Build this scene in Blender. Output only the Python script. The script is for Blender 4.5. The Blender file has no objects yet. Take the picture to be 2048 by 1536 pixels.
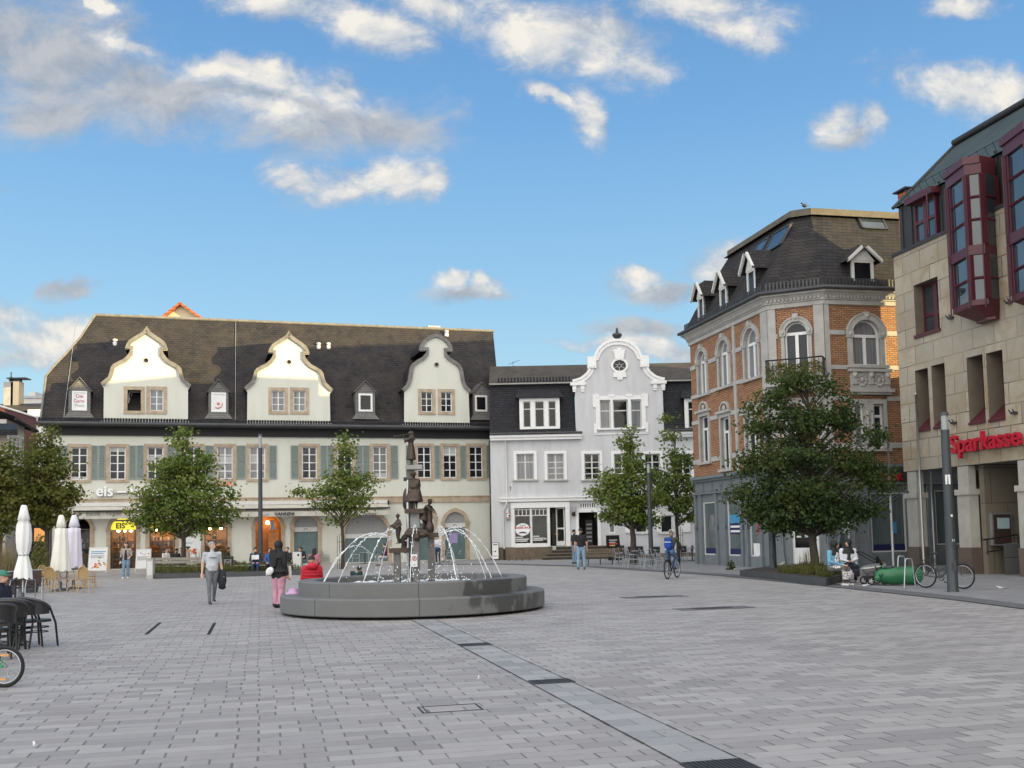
import bpy, math, random
from mathutils import Vector, Matrix
V = Vector
RN = random.Random(11)
SC = bpy.context.scene
COL = SC.collection
# ---------------------------------------------------------------- camera maths
FP, SHP, HC = 2070.0, 148.0, 1.75           # focal length / lens shift in photo pixels, eye height
PIT, ROL = math.atan(.0734), math.atan(.020)
_F = V((0, math.cos(PIT), math.sin(PIT))); _U0 = V((0, -math.sin(PIT), math.cos(PIT))); _R0 = V((1, 0, 0))
_R = _R0*math.cos(ROL)-_U0*math.sin(ROL); _U = _R0*math.sin(ROL)+_U0*math.cos(ROL)
CAM = V((0, 0, HC))
def ray(px, py): return _F+_R*((px-1024)/FP)+_U*((768+SHP-py)/FP)
def G(px, py, z=0.0):
    d = ray(px, py); t = (z-HC)/d.z
    return CAM+d*t
def AtY(px, py, Y):
    d = ray(px, py); return CAM+d*(Y/d.y)
def hz(px): return 1068-.020*(px-1024)
class Frame:
    def __init__(s, o, e):
        s.o = V((o[0], o[1], 0)); s.e = V((e[0], e[1], 0)).normalized(); s.i = V((-s.e.y, s.e.x, 0)); s.rz = math.atan2(s.e.y, s.e.x)
    def uz(s, px, py, d=0.0):
        r = ray(px, py); t = ((s.o+s.i*d-CAM).dot(s.i))/r.dot(s.i); p = CAM+r*t-s.o
        return p.dot(s.e), p.z
    def u(s, px, py, d=0.0): return s.uz(px, py, d)[0]
    def z(s, px, py, d=0.0): return s.uz(px, py, d)[1]
    def P(s, u, d, z=0): return s.o+s.e*u+s.i*d+V((0, 0, z))
    def rect(s, x0, y0, x1, y1, d=0.0):
        xm, ym = (x0+x1)/2, (y0+y1)/2
        return s.u(x0, ym, d), s.z(xm, y1, d), s.u(x1, ym, d), s.z(xm, y0, d)
# ---------------------------------------------------------------- mesh builder
class MB:
    def __init__(s): s.v = []; s.f = []; s.m = []; s.s = []
    def add(s, vs, fs, mi=0, sm=False):
        b = len(s.v); s.v += [tuple(p) for p in vs]
        for f in fs: s.f.append([b+i for i in f]); s.m.append(mi); s.s.append(sm)
        return b
    def box(s, x0, x1, y0, y1, z0, z1, mi=0):
        if x0 > x1: x0, x1 = x1, x0
        if y0 > y1: y0, y1 = y1, y0
        if z0 > z1: z0, z1 = z1, z0
        s.add([(x0,y0,z0),(x1,y0,z0),(x1,y1,z0),(x0,y1,z0),(x0,y0,z1),(x1,y0,z1),(x1,y1,z1),(x0,y1,z1)],
              [(0,3,2,1),(4,5,6,7),(0,1,5,4),(1,2,6,5),(2,3,7,6),(3,0,4,7)], mi)
        return s
    def quad(s, a, b, c, d, mi=0): s.add([a,b,c,d], [(0,1,2,3)], mi); return s
    def poly(s, pts, mi=0): s.add(pts, [tuple(range(len(pts)))], mi); return s
    def tess(s, loops, fn, mi=0):
        """fill outline minus holes: vertical slabs cut into trapezoids (even-odd)"""
        xs = sorted({round(p[0], 6) for l in loops for p in l}); E = []
        for l in loops:
            for i in range(len(l)):
                a, b = l[i], l[(i+1) % len(l)]
                if abs(a[0]-b[0]) > 2e-6: E.append((a, b) if a[0] < b[0] else (b, a))
        for xa, xb in zip(xs, xs[1:]):
            if xb-xa < 2e-6: continue
            xm = (xa+xb)/2; cut = []
            for a, b in E:
                if a[0] < xm < b[0]:
                    k = (b[1]-a[1])/(b[0]-a[0]); cut.append((a[1]+k*(xm-a[0]), a[1]+k*(xa-a[0]), a[1]+k*(xb-a[0])))
            cut.sort()
            for lo, hi in zip(cut[::2], cut[1::2]):
                q = [fn(xa, lo[1]), fn(xb, lo[2]), fn(xb, hi[2]), fn(xa, hi[1])]
                if abs(hi[1]-lo[1]) < 1e-6: q = q[:3]
                elif abs(hi[2]-lo[2]) < 1e-6: q = [q[0], q[1], q[3]]
                s.add(q, [tuple(range(len(q)))], mi)
    def panel(s, outer, holes, y0, y1, mi=0, rv=None, back=False, rim=True):
        """wall in the local xz plane, front face at y0, holes with reveals going back to y1"""
        s.tess([outer]+holes, lambda x, z: V((x, y0, z)), mi)
        if back: s.tess([outer]+holes, lambda x, z: V((x, y1, z)), mi)
        for k, l in enumerate([outer]+holes):
            if k == 0 and not rim: continue
            n = len(l)
            for i in range(n):
                a, b = l[i], l[(i+1) % n]
                s.add([(a[0],y0,a[1]),(b[0],y0,b[1]),(b[0],y1,b[1]),(a[0],y1,a[1])], [(0,1,2,3)], mi if k == 0 or rv is None else rv)
        return s
    def prism(s, pts, y0, y1, mi=0):
        s.panel(pts, [], y0, y1, mi, None, True); return s
    def prismz(s, pts, z0, z1, mi=0):
        s.tess([pts], lambda x, y: V((x, y, z1)), mi); s.tess([pts], lambda x, y: V((x, y, z0)), mi)
        n = len(pts)
        for i in range(n):
            a, b = pts[i], pts[(i+1) % n]
            s.add([(a[0],a[1],z0),(b[0],b[1],z0),(b[0],b[1],z1),(a[0],a[1],z1)], [(0,1,2,3)], mi)
        return s
    def tube(s, path, r, n=8, mi=0, closed=False, cap=True, sm=True, fl=1.0):
        path = [V(p) for p in path]; m = len(path)
        rs = r if isinstance(r, (list, tuple)) else [r]*m
        up = None; rings = []
        for i, p in enumerate(path):
            if closed: d = path[(i+1) % m]-path[i-1]
            else: d = path[min(i+1, m-1)]-path[max(i-1, 0)]
            if d.length < 1e-9: d = V((0,0,1))
            d.normalize()
            if up is None:
                up = V((0,0,1)) if abs(d.z) < .9 else V((1,0,0))
            a = d.cross(up)
            if a.length < 1e-6: a = d.orthogonal()
            a.normalize(); b = a.cross(d).normalized(); up = b
            rings.append([p+(a*math.cos(2*math.pi*k/n)+b*math.sin(2*math.pi*k/n)*fl)*rs[i] for k in range(n)])
        vs = [q for rg in rings for q in rg]; fs = []
        for i in range(m if closed else m-1):
            j = (i+1) % m
            for k in range(n): fs.append((i*n+k, i*n+(k+1) % n, j*n+(k+1) % n, j*n+k))
        s.add(vs, fs, mi, sm)
        if cap and not closed:
            s.add(rings[0], [tuple(range(n))], mi); s.add(rings[-1], [tuple(range(n))[::-1]], mi)
        return s
    def loft(s, rings, mi=0, sm=True, cap=True):
        n = len(rings[0]); fs = []
        for i in range(len(rings)-1):
            for k in range(n): fs.append((i*n+k, i*n+(k+1) % n, (i+1)*n+(k+1) % n, (i+1)*n+k))
        s.add([q for rg in rings for q in rg], fs, mi, sm)
        if cap: s.add(rings[0], [tuple(range(n))[::-1]], mi); s.add(rings[-1], [tuple(range(n))], mi)
        return s
    def lathe(s, prof, n=24, c=(0,0,0), mi=0, sm=True, cap=True):
        return s.loft([[(c[0]+r*math.cos(2*math.pi*k/n), c[1]+r*math.sin(2*math.pi*k/n), c[2]+z) for k in range(n)] for r, z in prof], mi, sm, cap)
    def ball(s, c, r, n=12, mi=0, sc=(1,1,1), rot=None):
        rings = []
        M = rot or Matrix.Identity(3)
        for i in range(0, n//2+1):
            t = math.pi*i/(n//2); rr = max(math.sin(t), .02)
            rings.append([V(c)+M@V((r*sc[0]*rr*math.cos(2*math.pi*k/n), r*sc[1]*rr*math.sin(2*math.pi*k/n), -r*sc[2]*math.cos(t))) for k in range(n)])
        return s.loft(rings, mi)
    def torus(s, c, R, r, ax=(0,1,0), n=32, m=8, mi=0):
        ax = V(ax).normalized(); a = ax.orthogonal().normalized(); b = ax.cross(a)
        return s.tube([V(c)+(a*math.cos(2*math.pi*k/n)+b*math.sin(2*math.pi*k/n))*R for k in range(n)], r, m, mi, closed=True)
    def ribbon(s, pts, w, y0, y1, mi=0):
        """moulding that follows a polyline in the xz plane, w wide to its left"""
        n = len(pts); out = []
        for i in range(n):
            a, b = pts[max(i-1,0)], pts[min(i+1,n-1)]
            dx, dz = b[0]-a[0], b[1]-a[1]; L = math.hypot(dx, dz) or 1
            out.append((pts[i][0]-dz/L*w, pts[i][1]+dx/L*w))
        for i in range(n-1):
            a, b, c, d = pts[i], pts[i+1], out[i+1], out[i]
            s.add([(a[0],y0,a[1]),(b[0],y0,b[1]),(c[0],y0,c[1]),(d[0],y0,d[1]),(a[0],y1,a[1]),(b[0],y1,b[1]),(c[0],y1,c[1]),(d[0],y1,d[1])],
                  [(0,1,2,3),(4,7,6,5),(0,4,5,1),(3,2,6,7)], mi)
        for i in (0, n-1):
            a, d = pts[i], out[i]
            s.add([(a[0],y0,a[1]),(d[0],y0,d[1]),(d[0],y1,d[1]),(a[0],y1,a[1])], [(0,1,2,3)], mi)
        return s
    def xf(s, M, b=0):
        for i in range(b, len(s.v)): s.v[i] = tuple(M@V(s.v[i]))
        return s
    def mesh(s, name):
        me = bpy.data.meshes.new(name); me.from_pydata(s.v, [], s.f)
        me.polygons.foreach_set('material_index', s.m); me.polygons.foreach_set('use_smooth', s.s); me.update()
        return me
    def build(s, name, mats, parent=None, loc=None, rz=None):
        me = s.mesh(name)
        for m in (mats if isinstance(mats, (list, tuple)) else [mats]): me.materials.append(m)
        o = bpy.data.objects.new(name, me); COL.objects.link(o)
        if parent: o.parent = parent
        if loc is not None: o.location = loc
        if rz is not None: o.rotation_euler = (0, 0, rz)
        return o
def tag(o, label, cat, group=None):
    o['label'] = label; o['category'] = cat
    if group: o['group'] = group
    return o
def kind(o, k): o['kind'] = k; return o
def thing(name, label, cat, loc=(0,0,0), rz=0.0, group=None):
    o = bpy.data.objects.new(name, None); COL.objects.link(o); o.empty_display_size = .3
    o.location = loc; o.rotation_euler = (0, 0, rz)
    return tag(o, label, cat, group)
def dup(root, loc, rz, label=None, group=None):
    r = root.copy(); COL.objects.link(r); r.location = loc; r.rotation_euler = (0, 0, rz)
    if label: r['label'] = label
    if group: r['group'] = group
    for ch in list(root.children):
        c = ch.copy(); COL.objects.link(c); c.parent = r
        for g in list(ch.children):
            d = g.copy(); COL.objects.link(d); d.parent = c
    return r
def text(name, body, size, mat, parent, loc, rx=math.pi/2, ext=.02, align='LEFT', off=0.0, rot=None, sx=1.0, shear=0.0):
    cu = bpy.data.curves.new(name, 'FONT'); cu.body = body; cu.size = size; cu.extrude = ext; cu.align_x = align; cu.offset = off; cu.shear = shear
    tmp = bpy.data.objects.new('lettering_source', cu); COL.objects.link(tmp); bpy.context.view_layer.update()
    me = bpy.data.meshes.new_from_object(tmp.evaluated_get(bpy.context.evaluated_depsgraph_get())); me.name = name
    bpy.data.objects.remove(tmp); bpy.data.curves.remove(cu)
    me.materials.clear(); me.materials.append(mat)
    o = bpy.data.objects.new(name, me); COL.objects.link(o); o.parent = parent
    o.location = loc; o.rotation_euler = rot or (rx, 0, 0); o.scale = (sx, 1, 1)
    return o
def arch(u0, u1, z0, z1, n=14, rise=None):
    """opening outline: straight sides, round head reaching z1"""
    c = (u0+u1)/2; r = (u1-u0)/2; h = r if rise is None else rise
    zs = z1-h
    return [(u0,z0),(u1,z0)]+[(c+r*math.cos(math.pi*k/n), zs+h*math.sin(math.pi*k/n)) for k in range(n+1)]
def rectp(u0, u1, z0, z1): return [(u0,z0),(u1,z0),(u1,z1),(u0,z1)]
# ---------------------------------------------------------------- materials
class NT:
    def __init__(s, tree): s.t = tree; s.n = tree.nodes; s.l = tree.links
    def new(s, ty, **kw):
        n = s.n.new(ty)
        for k, v in kw.items():
            if k in n.bl_rna.properties.keys() and k not in ('inputs',): setattr(n, k, v)
            else: n.inputs[k].default_value = v
        return n
    def ln(s, a, b): s.l.new(a, b)
    def math(s, op, a, b=None, c=None, clamp=False):
        n = s.n.new('ShaderNodeMath'); n.operation = op; n.use_clamp = clamp
        for i, x in enumerate((a, b, c)):
            if x is None: continue
            if isinstance(x, (int, float)): n.inputs[i].default_value = x
            else: s.ln(x, n.inputs[i])
        return n.outputs[0]
    def mix(s, f, a, b, mode='MIX'):
        n = s.n.new('ShaderNodeMix'); n.data_type = 'RGBA'; n.blend_type = mode
        for i, x in ((0, f), (6, a), (7, b)):
            if isinstance(x, (int, float)): n.inputs[i].default_value = x
            elif isinstance(x, (tuple, list)): n.inputs[i].default_value = (*x[:3], 1)
            else: s.ln(x, n.inputs[i])
        return n.outputs[2]
    def ramp(s, f, stops):
        n = s.n.new('ShaderNodeValToRGB'); s.ln(f, n.inputs[0]); e = n.color_ramp.elements
        while len(e) < len(stops): e.new(.5)
        for x, (p, c) in zip(e, stops): x.position = p; x.color = (*c, 1) if len(c) == 3 else c
        return n.outputs[0]
    def noise(s, vec, scale, detail=4, rough=.55, dist=0.0):
        n = s.new('ShaderNodeTexNoise'); n.inputs['Scale'].default_value = scale; n.inputs['Detail'].default_value = detail
        n.inputs['Roughness'].default_value = rough; n.inputs['Distortion'].default_value = dist
        if vec is not None: s.ln(vec, n.inputs['Vector'])
        return n.outputs[0]
def newmat(name):
    m = bpy.data.materials.new(name); m.use_nodes = True; nt = NT(m.node_tree)
    b = m.node_tree.nodes['Principled BSDF']
    return m, nt, b
def uvz(nt, plane='xz', scale=1.0):
    """object coordinates turned so that the texture's x/y lie in a facade"""
    tc = nt.new('ShaderNodeTexCoord'); sp = nt.new('ShaderNodeSeparateXYZ'); nt.ln(tc.outputs['Object'], sp.inputs[0])
    cb = nt.new('ShaderNodeCombineXYZ')
    ax = {'x': 0, 'y': 1, 'z': 2}
    if plane == 'sum':   # works on any upright wall of a block
        nt.ln(nt.math('ADD', sp.outputs[0], sp.outputs[1]), cb.inputs[0]); nt.ln(sp.outputs[2], cb.inputs[1])
    else:
        nt.ln(sp.outputs[ax[plane[0]]], cb.inputs[0]); nt.ln(sp.outputs[ax[plane[1]]], cb.inputs[1])
    return cb.outputs[0], tc.outputs['Object']
def bump(nt, b, h, strength=.3, dist=.02):
    n = nt.new('ShaderNodeBump'); n.inputs['Strength'].default_value = strength; n.inputs['Distance'].default_value = dist
    nt.ln(h, n.inputs['Height']); nt.ln(n.outputs[0], b.inputs['Normal'])
def plain(name, c, rough=.6, var=.12, sc=6.0, metal=0.0, spec=.5, bmp=0.0):
    m, nt, b = newmat(name)
    tc = nt.new('ShaderNodeTexCoord')
    n = nt.noise(tc.outputs['Object'], sc, 5)
    f = nt.math('MULTIPLY_ADD', n, 2.0, -.5, True)
    nt.ln(nt.mix(f, [x*(1-var) for x in c], [min(1, x*(1+var)) for x in c]), b.inputs['Base Color'])
    b.inputs['Roughness'].default_value = rough; b.inputs['Metallic'].default_value = metal; b.inputs['Specular IOR Level'].default_value = spec
    if bmp: bump(nt, b, n, bmp, .02)
    return m
def plaster(name, c, stain=(.45,.43,.40), amt=.35):
    m, nt, b = newmat(name)
    v, o = uvz(nt, 'xz')
    mp = nt.new('ShaderNodeMapping'); mp.inputs['Scale'].default_value = (1.6, .25, 1); nt.ln(v, mp.inputs[0])
    streak = nt.noise(mp.outputs[0], 1.3, 6, .6); blot = nt.noise(o, .35, 5, .6); fine = nt.noise(o, 14, 3)
    f = nt.math('MULTIPLY', nt.math('MULTIPLY_ADD', streak, 2.6, -1.15, True), amt)
    c1 = nt.mix(nt.math('MULTIPLY_ADD', blot, 1.6, -.4, True), [x*.92 for x in c], [min(1, x*1.04) for x in c])
    c2 = nt.mix(f, c1, [x*y*1.7 for x, y in zip(c, stain)])
    c3 = nt.mix(nt.math('MULTIPLY', fine, .10), c2, [x*.8 for x in c])
    sp = nt.new('ShaderNodeSeparateXYZ'); nt.ln(o, sp.inputs[0])      # splash dirt along the foot of the wall
    foot = nt.math('MULTIPLY', nt.math('MULTIPLY_ADD', sp.outputs[2], -.9, 1.0, True), nt.math('MULTIPLY_ADD', nt.noise(o, 1.8, 6, .7), 2.6, -.95, True))
    c3 = nt.mix(nt.math('MULTIPLY', foot, .55), c3, [x*y for x, y in zip(c, stain)])
    nt.ln(c3, b.inputs['Base Color']); b.inputs['Roughness'].default_value = .85; b.inputs['Specular IOR Level'].default_value = .2
    bump(nt, b, fine, .15, .01)
    return m
def brickmat(name, c1, c2, mortar, w, h, ms=.012, plane='sum', rough=.8, veins=0.0, vs=1.0, bstr=.4, vcol=None, off=.5):
    m, nt, b = newmat(name)
    v, o = uvz(nt, plane)
    t = nt.new('ShaderNodeTexBrick'); nt.ln(v, t.inputs['Vector']); t.offset = off
    for k, x in (('Color1', c1), ('Color2', c2), ('Mortar', mortar)): t.inputs[k].default_value = (*x, 1)
    t.inputs['Scale'].default_value = 1; t.inputs['Mortar Size'].default_value = ms; t.inputs['Mortar Smooth'].default_value = .1
    t.inputs['Brick Width'].default_value = w; t.inputs['Row Height'].default_value = h
    col = t.outputs['Color']
    if veins:
        n = nt.noise(o, vs, 7, .65, 1.5); n2 = nt.noise(o, vs*.35, 3)
        f = nt.math('MULTIPLY', nt.math('MULTIPLY_ADD', n, 3.2, -1.2, True), veins)
        col = nt.mix(f, col, vcol or [x*.55 for x in c1])
        col = nt.mix(nt.math('MULTIPLY', nt.math('MULTIPLY_ADD', n2, 3, -1.1, True), veins*.6), col, [x*1.25 for x in c2])
    nt.ln(col, b.inputs['Base Color']); b.inputs['Roughness'].default_value = rough; b.inputs['Specular IOR Level'].default_value = .25
    bump(nt, b, nt.math('SUBTRACT', 1.0, t.outputs['Fac']), bstr, .012)
    return m
def slate(name, c1, c2, w=.3, h=.17, plane='xz', moss=(.16,.13,.09), mossamt=.5, rough=.7):
    m, nt, b = newmat(name)
    v, o = uvz(nt, plane)
    t = nt.new('ShaderNodeTexBrick'); nt.ln(v, t.inputs['Vector'])
    wob = nt.noise(o, 3.0, 3)
    for k, x in (('Color1', c1), ('Color2', c2), ('Mortar', [x*.35 for x in c1])): t.inputs[k].default_value = (*x, 1)
    t.inputs['Scale'].default_value = 1; t.inputs['Mortar Size'].default_value = .014; t.inputs['Mortar Smooth'].default_value = .6
    t.inputs['Brick Width'].default_value = w; t.inputs['Row Height'].default_value = h
    n = nt.noise(o, .9, 7, .7); n2 = nt.noise(o, 7.0, 4, .7)
    col = nt.mix(nt.math('MULTIPLY', nt.math('MULTIPLY_ADD', n, 2.4, -.8, True), mossamt), t.outputs['Color'], moss)
    col = nt.mix(nt.math('MULTIPLY_ADD', n2, 6.0, -4.25, True), col, [.16,.14,.12])
    nt.ln(col, b.inputs['Base Color']); b.inputs['Roughness'].default_value = rough; b.inputs['Specular IOR Level'].default_value = .15
    sp = nt.new('ShaderNodeSeparateXYZ'); nt.ln(v, sp.inputs[0])
    saw = nt.math('SUBTRACT', 1.0, nt.math('FRACT', nt.math('DIVIDE', sp.outputs[1], h)))
    hgt = nt.math('ADD', saw, nt.math('MULTIPLY', t.outputs['Fac'], -.6))
    bump(nt, b, nt.math('ADD', hgt, nt.math('MULTIPLY', n2, .4)), .55, .03)
    return m
def glassm(name, c=(.02,.024,.03), rough=.04, curtain=None, amt=0.0):
    m, nt, b = newmat(name)
    tc = nt.new('ShaderNodeTexCoord'); n = nt.noise(tc.outputs['Object'], .8, 2)
    col = nt.mix(nt.math('MULTIPLY_ADD', n, 2.2, -.6, True), [x*.5 for x in c], [x*1.5 for x in c])
    if curtain:
        mp = nt.new('ShaderNodeMapping'); mp.inputs['Scale'].default_value = (9, .25, .25); nt.ln(tc.outputs['Object'], mp.inputs[0])
        f = nt.math('MULTIPLY_ADD', nt.noise(mp.outputs[0], 1.5, 3), .9, amt-.45, True)
        col = nt.mix(f, col, curtain)
    nt.ln(col, b.inputs['Base Color'])
    b.inputs['Roughness'].default_value = rough; b.inputs['Specular IOR Level'].default_value = .38; b.inputs['IOR'].default_value = 1.5
    bump(nt, b, nt.noise(tc.outputs['Object'], 1.1, 1), .04, .05)
    return m
def emis(name, c, s):
    m, nt, b = newmat(name); b.inputs['Base Color'].default_value = (*[x*.5 for x in c], 1)
    b.inputs['Emission Color'].default_value = (*c, 1); b.inputs['Emission Strength'].default_value = s
    return m
def clearglass(name):
    m, nt, b = newmat(name); out = m.node_tree.nodes['Material Output']
    tr = nt.new('ShaderNodeBsdfTransparent'); gl = nt.new('ShaderNodeBsdfGlossy'); gl.inputs['Roughness'].default_value = .03
    tr.inputs[0].default_value = (.86,.88,.88,1)
    fr = nt.new('ShaderNodeFresnel'); fr.inputs[0].default_value = 1.5
    mx = nt.new('ShaderNodeMixShader'); nt.ln(fr.outputs[0], mx.inputs[0]); nt.ln(tr.outputs[0], mx.inputs[1]); nt.ln(gl.outputs[0], mx.inputs[2])
    nt.ln(mx.outputs[0], out.inputs[0])
    return m
def leafm(name, c1, c2, c3):
    m, nt, b = newmat(name); out = m.node_tree.nodes['Material Output']
    g = nt.new('ShaderNodeNewGeometry'); tc = nt.new('ShaderNodeTexCoord')
    n = nt.noise(tc.outputs['Object'], .7, 3)
    col = nt.mix(g.outputs['Random Per Island'], c1, c2)
    col = nt.mix(nt.math('MULTIPLY_ADD', n, 3.0, -1.25, True), col, c3)
    nt.ln(col, b.inputs['Base Color']); b.inputs['Roughness'].default_value = .55; b.inputs['Specular IOR Level'].default_value = .25
    tl = nt.new('ShaderNodeBsdfTranslucent'); nt.ln(nt.mix(.5, col, (.12,.16,.02)), tl.inputs[0])
    mx = nt.new('ShaderNodeMixShader'); mx.inputs[0].default_value = .42
    nt.ln(b.outputs[0], mx.inputs[1]); nt.ln(tl.outputs[0], mx.inputs[2]); nt.ln(mx.outputs[0], out.inputs[0])
    return m
M = {}
M['cream'] = plaster('cream_plaster', (.66,.67,.60), (.5,.48,.44), .62)
M['white_pl'] = plaster('white_plaster', (.60,.605,.625), (.42,.42,.42), .75)
M['sand'] = plain('sandstone', (.42,.33,.24), .85, .28, 2.5, bmp=.2)
M['coping'] = plain('grey_coping', (.185,.175,.165), .85, .3, 3.0, bmp=.3)
M['slate'] = slate('roof_slate', (.024,.025,.031), (.040,.039,.043), .32, .17, 'xz', (.078,.064,.054), .70, .95)
M['slate_dk'] = slate('dark_slate', (.022,.024,.030), (.035,.037,.043), .26, .16, 'xz', (.05,.045,.04), .25)
M['slate_sum'] = slate('mansard_slate', (.024,.025,.031), (.040,.039,.043), .30, .17, 'sum', (.068,.058,.048), .5, .95)
M['white'] = plain('white_paint', (.78,.78,.78), .45, .05)
M['offwhite'] = plain('aged_white_paint', (.62,.62,.60), .5, .1)
M['shutter'] = plain('green_grey_shutter_paint', (.27,.315,.295), .55, .12)
M['black'] = plain('black_timber', (.012,.012,.013), .7, .2)
M['gutter'] = plain('zinc_gutter', (.06,.062,.068), .5, .25, 3, .3)
M['zinc'] = plain('pale_zinc', (.36,.37,.38), .45, .15, 3, .6)
M['pipe'] = plain('brown_pipe', (.05,.038,.035), .5, .2)
M['glass'] = glassm('window_glass')
M['glass_c'] = glassm('curtained_glass', (.03,.033,.036), .05, (.42,.43,.45), .45)
M['glass_d'] = glassm('dark_room_glass', (.012,.013,.015), .05)
M['clear'] = clearglass('shop_glass')
M['teal'] = plain('teal_roller_door', (.11,.17,.17), .35, .15, 2)
M['greyshut'] = plain('grey_panel', (.30,.30,.30), .5, .1)
M['awning'] = plain('awning_cloth', (.50,.47,.42), .85, .14, 1.5)
M['warm'] = plain('warm_room_wall', (.50,.30,.12), .8, .25, 2)
M['wood'] = plain('orange_wood', (.42,.16,.035), .45, .35, 4)
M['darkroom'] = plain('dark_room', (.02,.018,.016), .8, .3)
M['lampwarm'] = emis('warm_lamp', (1.0,.62,.25), 30.0)
M['yellow_sign'] = emis('yellow_lit_sign', (1.0,.86,.08), .42)
M['ink'] = plain('dark_lettering', (.03,.03,.03), .6, .05)
M['signwhite'] = plain('white_sign_letters', (.85,.85,.85), .35, .03)
M['red'] = plain('red_sign_letters', (.44,.012,.032), .35, .06)
M['redtile'] = brickmat('red_roof_tiles', (.42,.13,.055), (.50,.17,.075), (.16,.05,.03), .25, .3, .02, 'xz')
M['maroontile'] = brickmat('maroon_shingles', (.085,.03,.032), (.10,.036,.036), (.04,.015,.016), .3, .2, .02, 'sum')
M['orangewall'] = plaster('pale_orange_plaster', (.74,.62,.42), (.5,.42,.35), .2)
M['greywall'] = plaster('pale_grey_plaster', (.62,.60,.58), (.5,.48,.46), .2)
M['brick'] = brickmat('orange_brick', (.45,.235,.120), (.32,.155,.085), (.10,.072,.055), .25, .085, .014, 'xz', .75)
M['greystone'] = plain('grey_sandstone', (.40,.39,.37), .85, .16, 2.2, bmp=.15)
M['shopgrey'] = plain('blue_grey_shopfront', (.165,.190,.205), .6, .10, 2)
M['cladding'] = brickmat('sandstone_cladding', (.47,.41,.315), (.31,.285,.24), (.06,.055,.05), 1.12, .72, .020, 'xz', .7, 1.0, .9, .3, (.30,.22,.13))
M['cladpil'] = plain('pillar_stone', (.40,.385,.34), .75, .18, 1.8)
M['cladbrown'] = plain('brown_base_stone', (.115,.085,.068), .6, .3, 1.3)
M['maroon'] = plain('maroon_steel', (.078,.013,.021), .4, .12)
M['metalroof'] = plain('green_grey_standing_seam', (.050,.066,.062), .62, .28, .8, 0, .25)
M['metalwall'] = plain('dark_metal_cladding', (.040,.042,.044), .55, .2, .9, 0, .3)
M['mirror'] = glassm('reflective_glass', (.03,.04,.05), .015)
M['mirror'].node_tree.nodes['Principled BSDF'].inputs['Metallic'].default_value = .0
M['mirror'].node_tree.nodes['Principled BSDF'].inputs['IOR'].default_value = 2.1
M['steel'] = plain('brushed_steel', (.52,.53,.54), .35, .08, 4, .85)
M['anthracite'] = plain('anthracite_pole_paint', (.045,.052,.06), .45, .12)
M['concrete'] = None
M['bronze'] = plain('weathered_bronze', (.068,.050,.040), .45, .3, 9, .55)
M['basalt'] = plain('grey_basalt', (.15,.145,.14), .75, .2, 5, bmp=.1)
M['basalt_l'] = plain('pale_basalt', (.30,.30,.30), .75, .15, 5)
M['bark'] = plain('bark', (.065,.052,.042), .9, .35, 9, bmp=.6)
M['rattan'] = plain('honey_rattan', (.50,.34,.16), .6, .2, 30)
M['rattan_d'] = plain('woven_honey_cane', (.36,.25,.115), .7, .35, 60)
M['blackwick'] = plain('black_wicker', (.022,.022,.024), .45, .35, 60)
M['blackfr'] = plain('black_frame', (.016,.014,.014), .35, .2)
M['brownwick'] = plain('brown_wicker', (.052,.030,.026), .6, .3, 60)
M['alu'] = plain('aluminium', (.48,.50,.52), .35, .08, 4, .8)
M['rubber'] = plain('tyre_rubber', (.014,.014,.015), .8, .2)
M['bikegreen'] = plain('green_bike_paint', (.015,.24,.085), .3, .08)
M['canvas_w'] = plain('white_canvas', (.80,.80,.79), .85, .05, 3)
M['canvas_l'] = plain('lilac_white_canvas', (.70,.67,.76), .85, .05, 3)
M['canvas_c'] = plain('cream_canvas', (.79,.77,.71), .85, .05, 3)
M['plasticgreen'] = plain('green_play_plastic', (.022,.145,.060), .35, .2, 2.5)
M['planter'] = plain('dark_planter_steel', (.055,.06,.065), .55, .2, 2)
M['benchwood'] = plain('weathered_bench_wood', (.30,.27,.235), .75, .25, 6)
M['soil'] = plain('soil', (.05,.04,.03), .95, .3, 5)
M['asphalt'] = plain('grey_cobble', (.115,.118,.125), .85, .3, 9, bmp=.4)
M['paper'] = plain('paper', (.75,.75,.75), .8, .06)
M['iron'] = plain('cast_iron', (.055,.055,.055), .55, .3, 8, .4)
M['pit'] = plain('pit_and_recess_shade', (.008,.008,.008), .9, .1)
M['leaf1'] = leafm('leaf_olive', (.080,.115,.024), (.165,.195,.042), (.22,.175,.05))
M['leaf2'] = leafm('leaf_green', (.085,.145,.032), (.19,.265,.055), (.26,.28,.07))
M['leaf3'] = leafm('leaf_dark', (.024,.056,.022), (.060,.110,.034), (.11,.125,.032))
M['grass'] = leafm('grass_blades', (.07,.09,.02), (.12,.13,.035), (.20,.17,.08))
# ---------------------------------------------------------------- camera, sky, sun
cam = bpy.data.cameras.new('camera'); co = bpy.data.objects.new('camera', cam); COL.objects.link(co)
cam.sensor_width = 36; cam.lens = FP*36/2048; cam.shift_y = SHP/2048; cam.clip_end = 3000; cam.clip_start = .1
mw = Matrix((( _R.x, _U.x, -_F.x, 0), (_R.y, _U.y, -_F.y, 0), (_R.z, _U.z, -_F.z, HC), (0,0,0,1)))
co.matrix_world = mw; SC.camera = co
SUN_EL = math.radians(6.3); SH = V((.926, -.378, 0)).normalized()
sd = bpy.data.lights.new('sun', 'SUN'); sd.energy = 5.0; sd.angle = math.radians(.5); sd.color = (1.0, .78, .36)
so = bpy.data.objects.new('sun', sd); COL.objects.link(so)
tosun = V((SH.x*math.cos(SUN_EL), SH.y*math.cos(SUN_EL), math.sin(SUN_EL)))
so.rotation_euler = tosun.to_track_quat('Z', 'Y').to_euler()
w = bpy.data.worlds.new('World'); SC.world = w; w.use_nodes = True
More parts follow.
